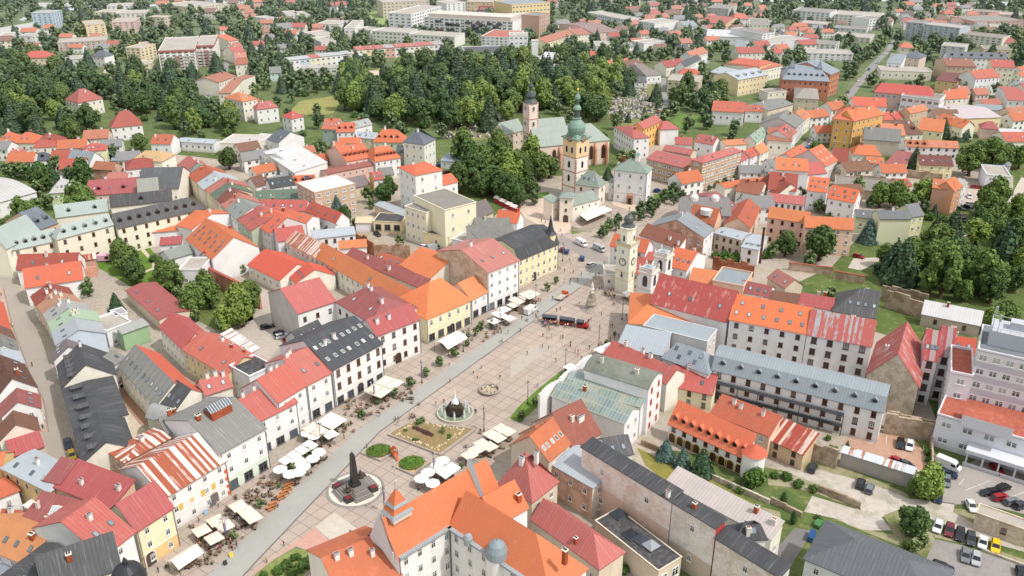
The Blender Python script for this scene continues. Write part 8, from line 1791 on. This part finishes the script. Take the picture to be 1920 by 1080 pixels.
def crown(kind, seed, n, core=True):
 # vertices and faces of a crown about 1 in radius, origin at its foot: many small leaf clumps spread over uneven lobes
 g = random.Random(seed); V, F, Mi = [],[],[]
 def leaf(c, d, s):
  j = .3 if kind == 'o' else .7; d = (Vector(d) + Vector((g.uniform(-j, j), g.uniform(-j, j), g.uniform(-.5, .8) * j * 1.4))).normalized(); a = d.orthogonal().normalized(); b_ = d.cross(a); t = g.uniform(0,6.28); a, b_ = a * math.cos(t) + b_ * math.sin(t), b_ * math.cos(t) - a * math.sin(t); k = len(V)
  for x, y in ((-1,-.6),(.2,-.9),(1, .3),(-.3, .9)): p = Vector(c) + a * (x * s * g.uniform(.7,1.2)) + b_ * (y * s); V.append((p.x, p.y, p.z))
  F.append((k, k + 1, k + 2, k + 3)); Mi.append(0)
 def ball(c, r, sq=1):
  k = len(V); V.extend([(c[0] + r * x * g.uniform(.85,1.1), c[1] + r * y * g.uniform(.85,1.1), c[2] + r * sq * z) for x, y, z in ICO]); F.extend([tuple(k + i for i in f) for f in ICF]); Mi.extend([1] * 20)
 if kind in 'cp':
  H = 3.0 if kind == 'c' else 4.6; pr_ = (lambda f: (1 - f) ** .85 + .03) if kind == 'c' else (lambda f: min(1,2.2 * f + .35) * (1 - f ** 3) ** .6)
  for i in range(n):
   f = 1 - math.sqrt(g.random()) if kind == 'c' else g.random(); q = (round(f * 13) / 13) * .75 + f * .25 if kind == 'c' else f; a = g.uniform(0,6.28); r = pr_(q) * g.uniform(.72,1.08) * (1 + .12 * math.sin(5 * a + seed)); d = (math.cos(a), math.sin(a), .25 if kind == 'c' else .5); leaf((r * d[0], r * d[1], H * q + .05), d, .15 * (1.2 - .5 * q))
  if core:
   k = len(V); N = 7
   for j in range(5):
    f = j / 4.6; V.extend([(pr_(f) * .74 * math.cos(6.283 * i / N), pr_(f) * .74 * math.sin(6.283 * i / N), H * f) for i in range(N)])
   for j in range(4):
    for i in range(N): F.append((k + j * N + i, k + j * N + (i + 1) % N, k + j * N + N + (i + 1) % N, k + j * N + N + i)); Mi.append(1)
  return V, F, Mi
 L = []
 if kind == 'o': L = [((0,0, .85), .95)]
 else:
  hgt = {'u': .75, 'b': g.uniform(1.1,1.55)}[kind]; nl = g.randrange(14,24) if n > 250 else 8
  for i in range(nl):
   a, f, q = 2.4 * i + g.uniform(-.4, .4),(i + .5) / nl, 0
   z = hgt * (.25 + 1.25 * f); q = .62 * math.sqrt(max(.03,1 - (2 * f - .85) ** 2)) * g.uniform(.75,1.15); L.append(((q * math.cos(a) + g.uniform(-.1, .1), q * math.sin(a) + g.uniform(-.1, .1), z), g.uniform(.22, .46) * (1 if n > 250 else 1.15)))
 for i in range(n):
  c, r = L[g.randrange(len(L))]
  d = Vector((g.gauss(0,1), g.gauss(0,1), g.gauss(.25,1))).normalized(); p = Vector(c) + d * r * (g.uniform(.92,1.03) if kind == 'o' else g.uniform(.86,1.22))
  if any((p - Vector(c2)).length < r2 * .8 for c2, r2 in L): continue
  leaf(p, d, g.uniform(.06, .12) * (1 if n > 250 else 2.1) * (.7 if kind == 'o' else 1))
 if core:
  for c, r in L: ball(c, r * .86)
 return V, F, Mi
KC = {'b': ('b', '657e42'), 'd': ('b', '4d683b'), 'l': ('b', '7f964a'), 'y': ('b', 'c9a528'), 'r': ('b', '6d4a3a'), 'v': ('b', '4a2c34'), 'c': ('c', '466048'), 's': ('c', '5f7d78'), 'p': ('p', '3d5c34'), 'm': ('u', '6a4a50'), 'u': ('u', '56753a'), 'o': ('o', '55762f'), 'q': ('o', '8a5a3c')}
_cr = {}
def crown_me(k, v):
 if (k, v) not in _cr:
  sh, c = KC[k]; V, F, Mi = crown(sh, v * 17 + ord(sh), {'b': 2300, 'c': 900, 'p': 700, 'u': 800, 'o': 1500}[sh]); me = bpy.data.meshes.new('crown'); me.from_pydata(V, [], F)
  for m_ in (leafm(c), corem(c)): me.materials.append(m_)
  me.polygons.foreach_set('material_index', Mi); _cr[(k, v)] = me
 return _cr[(k, v)]
_tk = []
def trunk_me():
 if not _tk:
  m = MB(); m.lathe([(.2,-.02),(.13, .25),(.1,1.0),(.06,1.5)],n=7)
  for a in (0,1.3,2.6,3.9,5.1): m.tube((0,0, .8),(.45 * math.cos(a), .45 * math.sin(a),1.45 + .2 * math.sin(3 * a)), .06, .02,5)
  _tk.append(m.mesh('trunk', [BARK]))
 return _tk[0]
WORD = {'b': 'green broadleaf tree', 'd': 'dark green broadleaf tree', 'l': 'light green broadleaf tree', 'y': 'bright yellow tree', 'r': 'reddish brown tree', 'v': 'dark purple copper beech', 'c': 'dark conifer', 's': 'blue grey spruce', 'p': 'slim cypress', 'm': 'purple leaved shrub', 'u': 'rounded shrub', 'o': 'clipped ball tree', 'q': 'reddish clipped ball tree'}
TREES = []   # (kind, x, y, R, where, z0)
ZC = {'b': 1.25, 'd': 1.25, 'l': 1.25, 'y': 1.25, 'r': 1.25, 'v': 1.25, 'c': 1.3, 's': 1.3, 'p': 2.2, 'u': .6, 'm': .6, 'o': 1.7, 'q': 1.7}
def trees(where, spec):
 # spec 'kind x y r' readings on the current sheet: crown centre and half width
 for it in spec.split(','):
  k, x, y, r = it.split(); x, y, r = float(x), float(y), float(r) / _T[2]; p = un((x, y)); Rw = 3
  for _ in range(4): Rw = r * dist(p) / FOC; p = un((x, y), min(Rw * ZC[k],30))
  TREES.append((k, p.x, p.y, Rw, where, 0))
FOOT = []
_mh = {}
def mini(rc, wc):
 # a small hillside house, copied wherever the photograph shows its like
 if (rc, wc) in _mh: return copy_tree(_mh[(rc, wc)])
 t = empty('villa'); m = MB(); m.box(-5,5,-4.2,4.2,0,6); [m.face([(x, -4.2,6),(x, 4.2,6),(x, 0,8.6)][::s]) for x, s in ((5,1),(-5,-1))]; m.build('wall', plaster(wc, .15), t)
 m = MB(); solid(m, [[(-5.3,-4.7,5.9),(5.3,-4.7,5.9),(5.3,0,8.9),(-5.3,0,8.9)],[(-5.3,0,8.9),(5.3,0,8.9),(5.3,4.7,5.9),(-5.3,4.7,5.9)]], .15,[0,0],[[(0,0),(10,0),(10,5),(0,5)]] * 2); r = m.build('roof', tile(rc, .3), t); inst('chimney', chimney_mesh('w'), r, (2, .8,8))
 for x, z in ((-3,1.8),(0,1.8),(3,1.8),(-3,4.5),(0,4.5),(3,4.5)): put_window(t, x, -4.22, z, 1.4,1.5,0, 'wdx')
 for y, z in ((-2,1.8),(2,1.8),(0,4.8)): put_window(t, 5.02, y, z, 1.3,1.5, math.pi / 2, 'wdx'); put_window(t, -5.02, y, z, 1.3,1.5,-math.pi / 2, 'wdx')
 _mh[(rc, wc)] = t; return t
MINI = []
def villas(where, c, r, poly, n, rz0,mg=7,skip=()):
 T(c, r); P = [un(p) for p in poly]; P = [(p.x, p.y) for p in P]; xs, ys = [p[0] for p in P],[p[1] for p in P]; g = random.Random(where); k = 0
 for _ in range(4000):
  if k >= n: break
  x, y = g.uniform(min(xs), max(xs)), g.uniform(min(ys), max(ys))
  if not inside(P, x, y) or blocked(x, y, mg) or open_ground(x, y, skip) or any(math.hypot(x - q[0], y - q[1]) < 17 for q in MINI): continue
  MINI.append((x, y)); k += 1; rn, rc, wc = g.choice((('red', 'bd4f44', 'e4dccf'),('orange', 'd0693f', 'e6e2da'),('brown', '8a5e52', 'ddd0b8'),('grey', '8d8f90', 'e4e2dc'),('salmon', 'c4705c', 'd9c4b0')))
  o = mini(rc, wc); rz = rz0 + g.uniform(-.3, .3); s = g.uniform(.85,1.2); o.location = (x, y, 0); o.rotation_euler = (0,0, rz); o.scale = (s * g.uniform(.9,1.3), s, s * g.uniform(.85,1.1))
  tag(o, 'small %s roofed house %s' % (rn, where), 'house', '%s roofed houses %s' % (rn, where)); EXTRA.append((x - 5.5 * math.cos(rz) + 4.5 * math.sin(rz), y - 5.5 * math.sin(rz) - 4.5 * math.cos(rz), math.cos(rz), math.sin(rz),11,9))
EXTRA = []
for S in BLD.values(): FOOT.append((S.a.x, S.a.y, S.u.x, S.u.y, S.W, S.D))
FA = np.array(FOOT)
def blocked(x, y, mg):
 dx, dy = x - FA[:, 0], y - FA[:, 1]; u = dx * FA[:, 2] + dy * FA[:, 3]; v = -dx * FA[:, 3] + dy * FA[:, 2]
 return bool(((u > -mg) & (u < FA[:, 4] + mg) & (v > -mg) & (v < FA[:, 5] + mg)).any())
def inside(P, x, y):
 ins = False; j = len(P) - 1
 for i in range(len(P)):
  if (P[i][1] > y) != (P[j][1] > y) and x < (P[j][0] - P[i][0]) * (y - P[i][1]) / (P[j][1] - P[i][1]) + P[i][0]: ins = not ins
  j = i
 return ins
KEEP = []
for nm in ('tree_lined_street', 'bend_road', 'cemetery_road', 'hill_lane', 'hill_street', 'bypass_road', 'hill_meadow', 'green_hill', 'terrace_meadow', 'school_lawn', 'river', 'works_yard', 'garden_lane', 'small_car_park', 'cemetery_ground', 'slope_lane', 'slope_clearings', 'far_fields', 'long_street', 'town_ground'):
 me = sc.objects[nm].data; KEEP.append((nm, [[tuple(me.vertices[i].co[:2]) for i in f.vertices] for f in me.polygons]))
def open_ground(x, y, skip=()):
 for nm, ts in KEEP:
  if nm in skip: continue
  for t in ts:
   if min(q[0] for q in t) <= x <= max(q[0] for q in t) and min(q[1] for q in t) <= y <= max(q[1] for q in t) and inside(t, x, y): return True
 return False
villas('among the ridge gardens', 2,0,[(240,250),(1000,60),(1900,60),(1900,480),(1450,420),(700,470)],46, .2); villas('left of the museum', 3,0,[(0,220),(560,210),(480,430),(0,440)],10, .1); villas('in the far upper right quarter', 3,0,[(960,50),(1500,60),(1950,240),(1300,310),(980,210)],24, .1)
villas('at the right road bend quarter', 3,0,[(1500,780),(1900,560),(1990,1060),(1700,1060)],7, .3); villas('on the wooded hospital slope', 1,0,[(-60,40),(640,60),(760,330),(640,420),(0,420)],20, .2); villas('among the left woods', 0,0,[(0,270),(500,240),(930,320),(930,430),(0,420)],9, .1); villas('on the ridge above the balcony flats', 0,0,[(1100,40),(1950,20),(1950,200),(1650,190),(1100,160)],12, .1)
villas('beyond the clinic on the skyline', 2,0,[(300,5),(1900,5),(1900,60),(300,60)],14, .1); TG = ('town_ground',)
villas('in the dense quarter before the grey walls', 3,1,[(0,230),(220,220),(900,180),(1100,320),(660,430),(0,430)],12, .2,4, TG); villas('in the dense quarter below the brick school', 2,1,[(1250,330),(1900,250),(1900,640),(1500,640),(1350,500)],10, .3,4, TG); villas('behind the ochre palace quarter', 3,0,[(300,900),(960,860),(1500,1000),(1500,1080),(300,1080)],9, .2,4, TG); villas('behind the long street row', 1,1,[(-60,20),(500,120),(480,300),(200,380),(-60,300)],6, .5,4, TG); villas('in the lower villa quarter at left', 0,1,[(0,60),(900,20),(1000,200),(700,300),(0,180)],8, .2,4, TG)
FA = np.array(FOOT + EXTRA)
gs = random.Random(99); GRID = {}
def scatter(where, poly, sp, r0, r1, kinds, mg=3.0,skip=(),clear=26):
 P = [un(p) for p in poly]; P = [(p.x, p.y) for p in P]; xs, ys = [p[0] for p in P],[p[1] for p in P]; area = abs(sum(P[i][0] * P[i - 1][1] - P[i - 1][0] * P[i][1] for i in range(len(P)))) / 2
 for _ in range(int(area / sp / sp * 2.2)):
  x, y = gs.uniform(min(xs), max(xs)), gs.uniform(min(ys), max(ys))
  if not inside(P, x, y): continue
  c = (int(x / sp), int(y / sp))
  if any(math.hypot(x - q[0], y - q[1]) < sp * .8 for i in (-1,0,1) for j in (-1,0,1) for q in GRID.get((sp, c[0] + i, c[1] + j),())): continue
  if blocked(x, y, mg) or open_ground(x, y, skip): continue
  if clear and any(blocked(x * (1 + j / math.hypot(x, y)), y * (1 + j / math.hypot(x, y)),1) for j in range(6, clear, 5)): continue
  GRID.setdefault((sp, *c),[]).append((x, y)); TREES.append((gs.choice(kinds), x, y, gs.uniform(r0, r1), where, 1))
T(2,3); trees('in the garden strip behind the black ranges', 's 1155 130 68,s 1282 205 62,c 1430 235 85,u 1820 340 95,c 890 970 48,u 840 1030 50,u 680 730 55,u 1640 395 30,u 1710 432 35')
T(3,3); trees('around the gravel drives at lower right', 'p 118 500 30,p 195 640 28,p 600 75 20,u 480 140 55,u 1200 150 35,u 1215 210 35,u 140 335 45,u 230 385 45,u 340 425 40,u 50 325 40,l 1110 870 55,l 1165 810 50,u 1050 840 45,u 450 45 28,u 380 640 30')
trees('alone on the grass above the slate grey office', 'd 1110 670 118'); trees('at the corner of the car park', 'l 1215 390 115,b 1105 405 62')
T(0,2); trees('in the gardens beside the car court', 'c 865 110 55,b 1440 110 95,l 1800 150 125,l 1690 215 90,b 1880 70 95,b 1560 40 100,b 1650 290 50,b 1330 45 50,l 1460 200 45,b 640 15 50'); trees('in the slate court', 'b 860 880 38')
T(0,1); trees('on the convent lawn', 'y 555 790 70,b 880 690 75,b 890 800 80,b 940 875 85,d 1000 945 92,d 975 850 70,u 690 822 35,u 640 825 30'); trees('in the convent court', 'b 600 480 112,d 450 555 42'); trees('in the villa gardens at left', 'd 620 245 85,d 520 235 55,d 560 265 55,d 300 255 85,c 390 235 55,b 420 155 55,b 280 335 55,b 100 195 50,b 150 195 50,b 50 205 50,b 200 205 55,d 840 65 55,d 880 105 45,b 560 35 48,b 230 515 70,b 160 530 62,b 80 600 70,b 30 630 62,b 350 435 55,b 270 460 50')
trees('in the terraced gardens below the convent', 'b 1220 965 65,b 1310 1035 75,b 1380 1015 55,b 1300 925 48,b 1530 1055 65,l 1820 935 36,b 650 1055 50,u 1150 860 40,u 1200 900 40'); trees('beside the white school hall', 'd 1710 100 75')
T(1,1); trees('in the garden behind the beige flats', 's 605 480 60,b 640 545 52,d 665 575 62,s 545 625 42,b 735 590 28,b 515 220 32'); trees('beside the tall white tower house', 'b 840 385 52,l 868 445 36,d 960 375 65,d 1000 355 58,d 942 492 30'); trees('by the theatre', 'c 1245 715 22,c 1405 735 20,b 1440 755 24,l 1080 730 40'); trees('by the modern white house', 'b 120 195 42,l 60 185 38,b 490 45 55,b 560 55 38')
trees('in the castle wood above the theatre', 'd 1530 255 95,d 1640 205 110,d 1600 130 100,b 1700 110 110,d 1760 265 95,d 1850 305 95,b 1860 160 105,l 1900 225 110,b 1560 70 85,b 1820 70 95,d 1680 305 75,d 1900 355 75,d 1520 205 65')
T(2,1); trees('in the castle wood beside the bell tower', 'b 60 126 86,l 150 86 86,b 200 166 90,d 280 171 69,d 100 241 82,d 30 301 77,d 140 321 69,d 50 391 69,d 160 401 47,d 250 86 67,b 320 161 53'); trees('behind the cubic stone house', 'c 720 220 38,l 830 105 56,b 900 85 38,c 860 45 20')
trees('in front of the brick school', 'd 1145 388 42,d 1210 352 52,d 1210 412 38,d 1275 388 38'); trees('in the row below the cubic stone house', 'd 970 478 42,d 1040 452 52,d 1090 452 42,d 1040 502 42,d 970 528 38,d 905 543 33'); trees('at the top of the square', 'd 795 568 42,b 700 652 48,b 730 602 42,b 790 622 28,b 660 668 24'); trees('along the school street', 'd 1720 233 28,d 1670 263 26,d 1600 278 24,d 1540 303 24,d 1480 332 20'); trees('in the court below the pale blocks', 'u 1600 845 62,u 1680 852 48,u 1530 835 38,u 1900 825 48')
T(3,1); trees('beside the pale green apartment house', 's 760 655 70'); trees('before the peach apartment house', 'd 140 745 85,d 400 745 115,d 440 690 90,b 320 865 55,b 40 795 52'); trees('in the gardens of the upper lanes', 'b 240 385 45,b 320 395 45,b 380 465 45,b 490 465 28,b 430 485 28,b 680 315 55,b 850 375 85,b 960 385 75,b 1040 435 75,l 1170 375 85,d 770 435 36,d 1180 475 46,c 1100 140 60,d 1080 85 36,d 1160 175 46,b 1530 115 105,b 1680 85 95,b 1780 75 85,b 1900 95 75,c 1330 445 24,c 1250 505 32,u 1210 545 46,u 1320 565 40,c 1420 535 24,u 1340 635 38,b 1640 405 75,b 1680 435 75,b 1590 525 55,b 1640 575 65')
scatter('in the park wood at right', [(800,920),(1050,870),(1110,740),(1250,700),(1450,710),(1600,570),(1720,500),(1990,580),(1990,1350),(1600,1330),(1590,1230),(1220,1160),(860,1060)],7,3.2,6.2, 'bbbdddlldc', 2,(),0); trees('at the edge of the park wood', 'y 1880 990 60,l 1690 1310 85,b 1790 1250 95')
T(3,2); trees('behind the orange college roof', 'l 470 45 55')
T(); trees('among the ridge and hillside houses', 'c 1160 150 14,c 1172 152 13,c 1180 165 12,c 1230 176 12,c 1162 215 7,c 1178 222 6,c 1209 205 4,c 1770 240 14,c 1806 246 14')
for c_, r_, sp in ((0,3, 'o 1755 768 38,o 1545 948 14,o 1590 978 15,o 1245 1002 14'),(1,3, 'o 395 140 38,o 280 258 37,o 525 35 33,o 170 390 24,o 30 525 34,o 1775 60 26,o 1660 143 20,o 1540 243 22'),(1,2, 'o 1375 532 37,o 1270 615 33,o 1155 690 37,o 1040 768 35,o 918 847 22,o 790 930 32,o 650 1014 20,o 1485 472 34,o 1585 402 24,o 1590 352 20,o 1685 272 30,o 1650 327 25,q 1770 257 30,o 1860 207 20'),(2,2, 'o 70 942 38,q 175 842 34,o 710 400 22,o 773 337 18,o 910 162 18,o 935 132 14,o 390 640 24'),(2,1, 'q 335 1012 27,o 265 1062 28')):
 T(c_, r_); trees('on the square terraces', sp)
T(1,3); trees('in the rockery flower bed', 'u 1190 60 22,u 1450 50 20'); trees('in the wedge shaped bed at the picture foot', 'u 300 940 42,u 230 1000 52,u 330 1010 50,u 160 1040 48,u 380 960 40,u 60 1070 40,u 270 1060 50,u 400 1000 36'); T(1,2); trees('in the rockery beside the fountain', 'y 1215 1005 26,y 1245 990 24,y 1400 1070 26,m 1190 1050 24,m 1215 1060 24,m 1240 1070 25,m 1265 1082 26,m 1290 1092 26,m 1315 1102 25,u 1450 1110 20,u 1120 1070 22,u 1210 1140 20')
for (c_, t_), l_ in zip(PLB, ('low clipped shrub mound filling the planter nearer the flower bed', 'low clipped shrub mound filling the planter nearer the round parasols')):
 o = thing('clipped_shrub', l_, 'shrub', (c_.x, c_.y, .35)); inst('crown', crown_me('o', 7), o, (0,0,-.2),(0,0, .4),(3.3,2.8, .75))
T(1,0); W_ = 'in the wood behind the castle church'
scatter(W_, [(580,820),(640,560),(880,640),(1160,590),(1560,520),(1920,440),(2300,440),(2640,520),(2820,600),(2800,720),(2640,760),(2560,920),(2360,860),(1960,850),(1760,1000),(1300,960),(1040,950),(860,880)],9,4.2,7.8, 'bbddddlllcc', 3,('cemetery_ground', 'terrace_meadow'))
T(0,0); scatter('in the left wood', [(-60,560),(120,470),(480,470),(520,560),(760,640),(720,720),(600,820),(800,1000),(620,1070),(-60,1020)],8.5,3.4,6.8, 'bbbddddlcc', 3)
scatter('in the wood below the balcony flats', [(770,690),(1000,600),(1450,560),(1490,700),(1500,850),(1750,880),(1920,960),(1700,1010),(1300,1010),(1080,900),(850,790)],8.5,3.4,6.8, 'bbdddlccc', 3)
T(1,0); scatter('on the wooded hospital slope', [(-60,60),(640,60),(800,330),(760,520),(640,720),(300,740),(60,700),(-60,600)],10,3.5,5.5, 'bbdddlc', 3); scatter('below the red roofed terraces', [(770,420),(1440,380),(1500,440),(1180,540),(820,540)],9,3.5,5, 'bbdl', 2); scatter('between the white terraces', [(680,230),(1480,270),(1480,320),(700,370)],8,3,5, 'bddc', 2)
T(2,0); scatter('among the ridge gardens', [(240,260),(900,60),(1500,60),(1900,200),(1900,480),(1500,420),(1000,480),(560,460),(300,420)],12,3,5, 'bbddlcc', 3); scatter('beside the school lawn', [(1160,650),(1480,630),(1600,780),(1560,960),(1460,1010),(1400,950),(1450,860),(1250,840),(1190,760)],8,3.5,5.5, 'bbddl', 3)
T(3,0); scatter('along the tree lined street', [(480,860),(620,640),(760,480),(900,310),(960,290),(880,260),(640,330),(560,480),(580,600),(440,800)],9,3.5,5.5, 'bbddd', 2,()); scatter('behind the museum', [(-20,480),(110,340),(560,400),(480,450),(110,580),(-20,700)],10,4,6, 'bd', 2); scatter('in the upper right gardens', [(960,470),(1300,320),(1900,270),(1980,1040),(1500,900),(1250,640),(980,580)],16,3.5,5.5, 'bbddcv', 3)
NI = len(TREES)
T(); scatter('x', [(-400,140),(-500,-60),(2400,-60),(2200,140),(1500,110),(700,150),(300,130)],15,3.5,6, 'bbddddlc', 4); scatter('x', [(-60,300),(-60,120),(430,130),(700,150),(1150,130),(1350,130),(1950,120),(2000,330),(1500,330),(1250,270),(600,280),(330,290)],17,2.5,4.5, 'bbddlu', 4,())
def app(t): return t[3] / dist((t[1], t[2], t[3]))
def seen_px(t):
 x, y = pr((t[1], t[2], t[3])); return -30 < x < 1950 and -25 < y < 1110
near = [t for t in TREES if seen_px(t)]
fam = lambda t: 'cone' if t[0] in 'csp' else ('shrub' if t[0] in 'um' else 'leaf')
ranked = {}
for t in near: ranked.setdefault(fam(t),[]).append(t)
chosen, rest = [],[]
for f_, L in ranked.items(): L.sort(key=app, reverse=True); chosen += L[:295]; rest += L[295:]
cnts = {}
for t in chosen: k = (t[0], t[4]); cnts[k] = cnts.get(k, 0) + 1
gt = random.Random(4)
for k, x, y, Rw, where, _ in chosen:
 wh = where if where != 'x' else 'among the far hillside houses'
 nm = {'c': 'conifer', 's': 'spruce', 'p': 'cypress', 'u': 'shrub', 'm': 'shrub', 'o': 'ball_tree', 'q': 'ball_tree'}.get(k, 'broadleaf_tree')
 o = thing(nm, WORD[k] + ' ' + wh, 'shrub' if k in 'um' else 'tree', (x, y, 0), gt.uniform(0,6.28),(WORD[k] + 's ' + wh) if cnts[(k, where)] > 1 else None)
 s = Rw; z0 = {'u': 0, 'm': 0, 'c': s * .1, 's': s * .1, 'p': 0, 'o': s * .95, 'q': s * .95}.get(k, s * .35); e = gt.uniform(.9,1.1)
 inst('crown', crown_me(k, gt.randrange(7)), o, (0,0, z0),(0,0,0),(s, s * e, s * gt.uniform(.85,1.25 if k in 'bdl' else 1.1)))
 if k not in 'um': inst('trunk', trunk_me(), o, (0,0,0),(0,0,0),(s * (.5 if k in 'csp' else .8), s * (.5 if k in 'csp' else .8), s * 1.0))
# the far off rest reads as one mass
tmpl = {}
VV, FF, MM, off = [],[],[],0
KM = ['b', 'd', 'l', 'c']; FARC = [leafm(c) for c in ('6f8556', '5c7450', '7f915c', '566b56')]  # far leaf colours paled and greyed to stand in for haze
for k, x, y, Rw, _, _ in rest:
 kk = k if k in KM else ('c' if k in 'sp' else 'b'); v = gt.randrange(4)
 if (kk, v) not in tmpl:
  V, F, Mi = crown(KC[kk][0], v + 50,130 if kk != 'c' else 110); tmpl[(kk, v)] = (np.array(V),[f if len(f) == 4 else f + (f[2],) for f in F], Mi)
 V, F, Mi = tmpl[(kk, v)]; a = gt.uniform(0,6.28); c, s = math.cos(a), math.sin(a); z0 = Rw * (.1 if kk == 'c' else .2)
 VV.append(np.c_[x + Rw * (V[:, 0] * c - V[:, 1] * s), y + Rw * (V[:, 0] * s + V[:, 1] * c), z0 + Rw * V[:, 2]])
 FF += [tuple(i + off for i in (f if f[3] != f[2] else f[:3])) for f in F]; MM += [KM.index(kk) if q == 0 else 4 for q in Mi]; off += len(V)
if VV:
 me = bpy.data.meshes.new('distant_trees'); me.from_pydata(np.concatenate(VV),[], FF)
 for m_ in FARC + [CORE]: me.materials.append(m_)
 me.polygons.foreach_set('material_index', MM)
 tag(inst('distant_trees', me), 'mass of small green trees spread over the far slopes and gardens', 'trees', None, 'stuff')
print('trees', len(TREES), 'in view', len(near), 'single', len(chosen), 'rest', len(rest), 'faces', len(FF))
# ------------------------------------------------------------------ camera, light, sky
cam = bpy.data.cameras.new('camera'); co = bpy.data.objects.new('camera', cam); col.objects.link(co)
co.location = CAMP; co.rotation_euler = (math.pi / 2 - PITCH, 0,0)
cam.sensor_width = 36; cam.lens = 36 * FOC / 1920; cam.clip_start = 1; cam.clip_end = 20000
sc.camera = co
SUN_EL = R(54); sdir = Vector((.86,-.5,0)).normalized()
SV = Vector((sdir.x * math.cos(SUN_EL), sdir.y * math.cos(SUN_EL), math.sin(SUN_EL)))
sun = bpy.data.lights.new('sun', 'SUN'); sun.energy = 2.7; sun.angle = R(1.2); sun.color = (1, .975, .945)
so = bpy.data.objects.new('sun', sun); col.objects.link(so); so.rotation_euler = (-SV).to_track_quat('-Z', 'Y').to_euler()
so.location = (0,100,300)
w = bpy.data.worlds.new('World'); sc.world = w; w.use_nodes = True
nt = w.node_tree; bg = nt.nodes['Background']
sky = nt.nodes.new('ShaderNodeTexSky'); sky.sky_type = 'NISHITA'; sky.sun_disc = False
sky.sun_elevation = SUN_EL; sky.sun_rotation = math.atan2(sdir.x, sdir.y)
sky.air_density = 1.2; sky.dust_density = 5.0; sky.ozone_density = 1.0
tcn = nt.nodes.new('ShaderNodeTexCoord'); nz = nt.nodes.new('ShaderNodeTexNoise'); nz.inputs['Scale'].default_value = 2.2; nz.inputs['Detail'].default_value = 5; nt.links.new(tcn.outputs['Generated'], nz.inputs['Vector'])
rp_ = nt.nodes.new('ShaderNodeMapRange'); nt.links.new(nz.outputs['Fac'], rp_.inputs[0]); rp_.inputs[1].default_value = .38; rp_.inputs[2].default_value = .55
mxn = nt.nodes.new('ShaderNodeMix'); mxn.data_type = 'RGBA'; nt.links.new(rp_.outputs[0], mxn.inputs[0]); nt.links.new(sky.outputs[0], mxn.inputs[6]); mxn.inputs[7].default_value = (6.6,6.6,6.6,1)   # bright broken cloud, added to the unseen sky to fill shade
nt.links.new(mxn.outputs[2], bg.inputs[0]); bg.inputs[1].default_value = .15
sc.view_settings.view_transform = 'Standard'; sc.view_settings.look = 'None'; sc.view_settings.exposure = 0; sc.view_settings.gamma = 1
sc.cycles.max_bounces = 5; sc.cycles.diffuse_bounces = 2; sc.cycles.glossy_bounces = 2; sc.cycles.transparent_max_bounces = 4
sc.cycles.use_denoising = True
print('windows', WCOUNT[0], 'objects', len(sc.objects))
seen = {}
for o in sc.objects:
 if o.parent is None and o.get('label'):
  k = o['label']
  if k in seen and not (o.get('group') and o.get('group') == seen[k]): print('DUP', k)
  seen[k] = o.get('group')
  nw = len(k.split())
  if nw < 4 or nw > 16: print('LEN', nw, k)
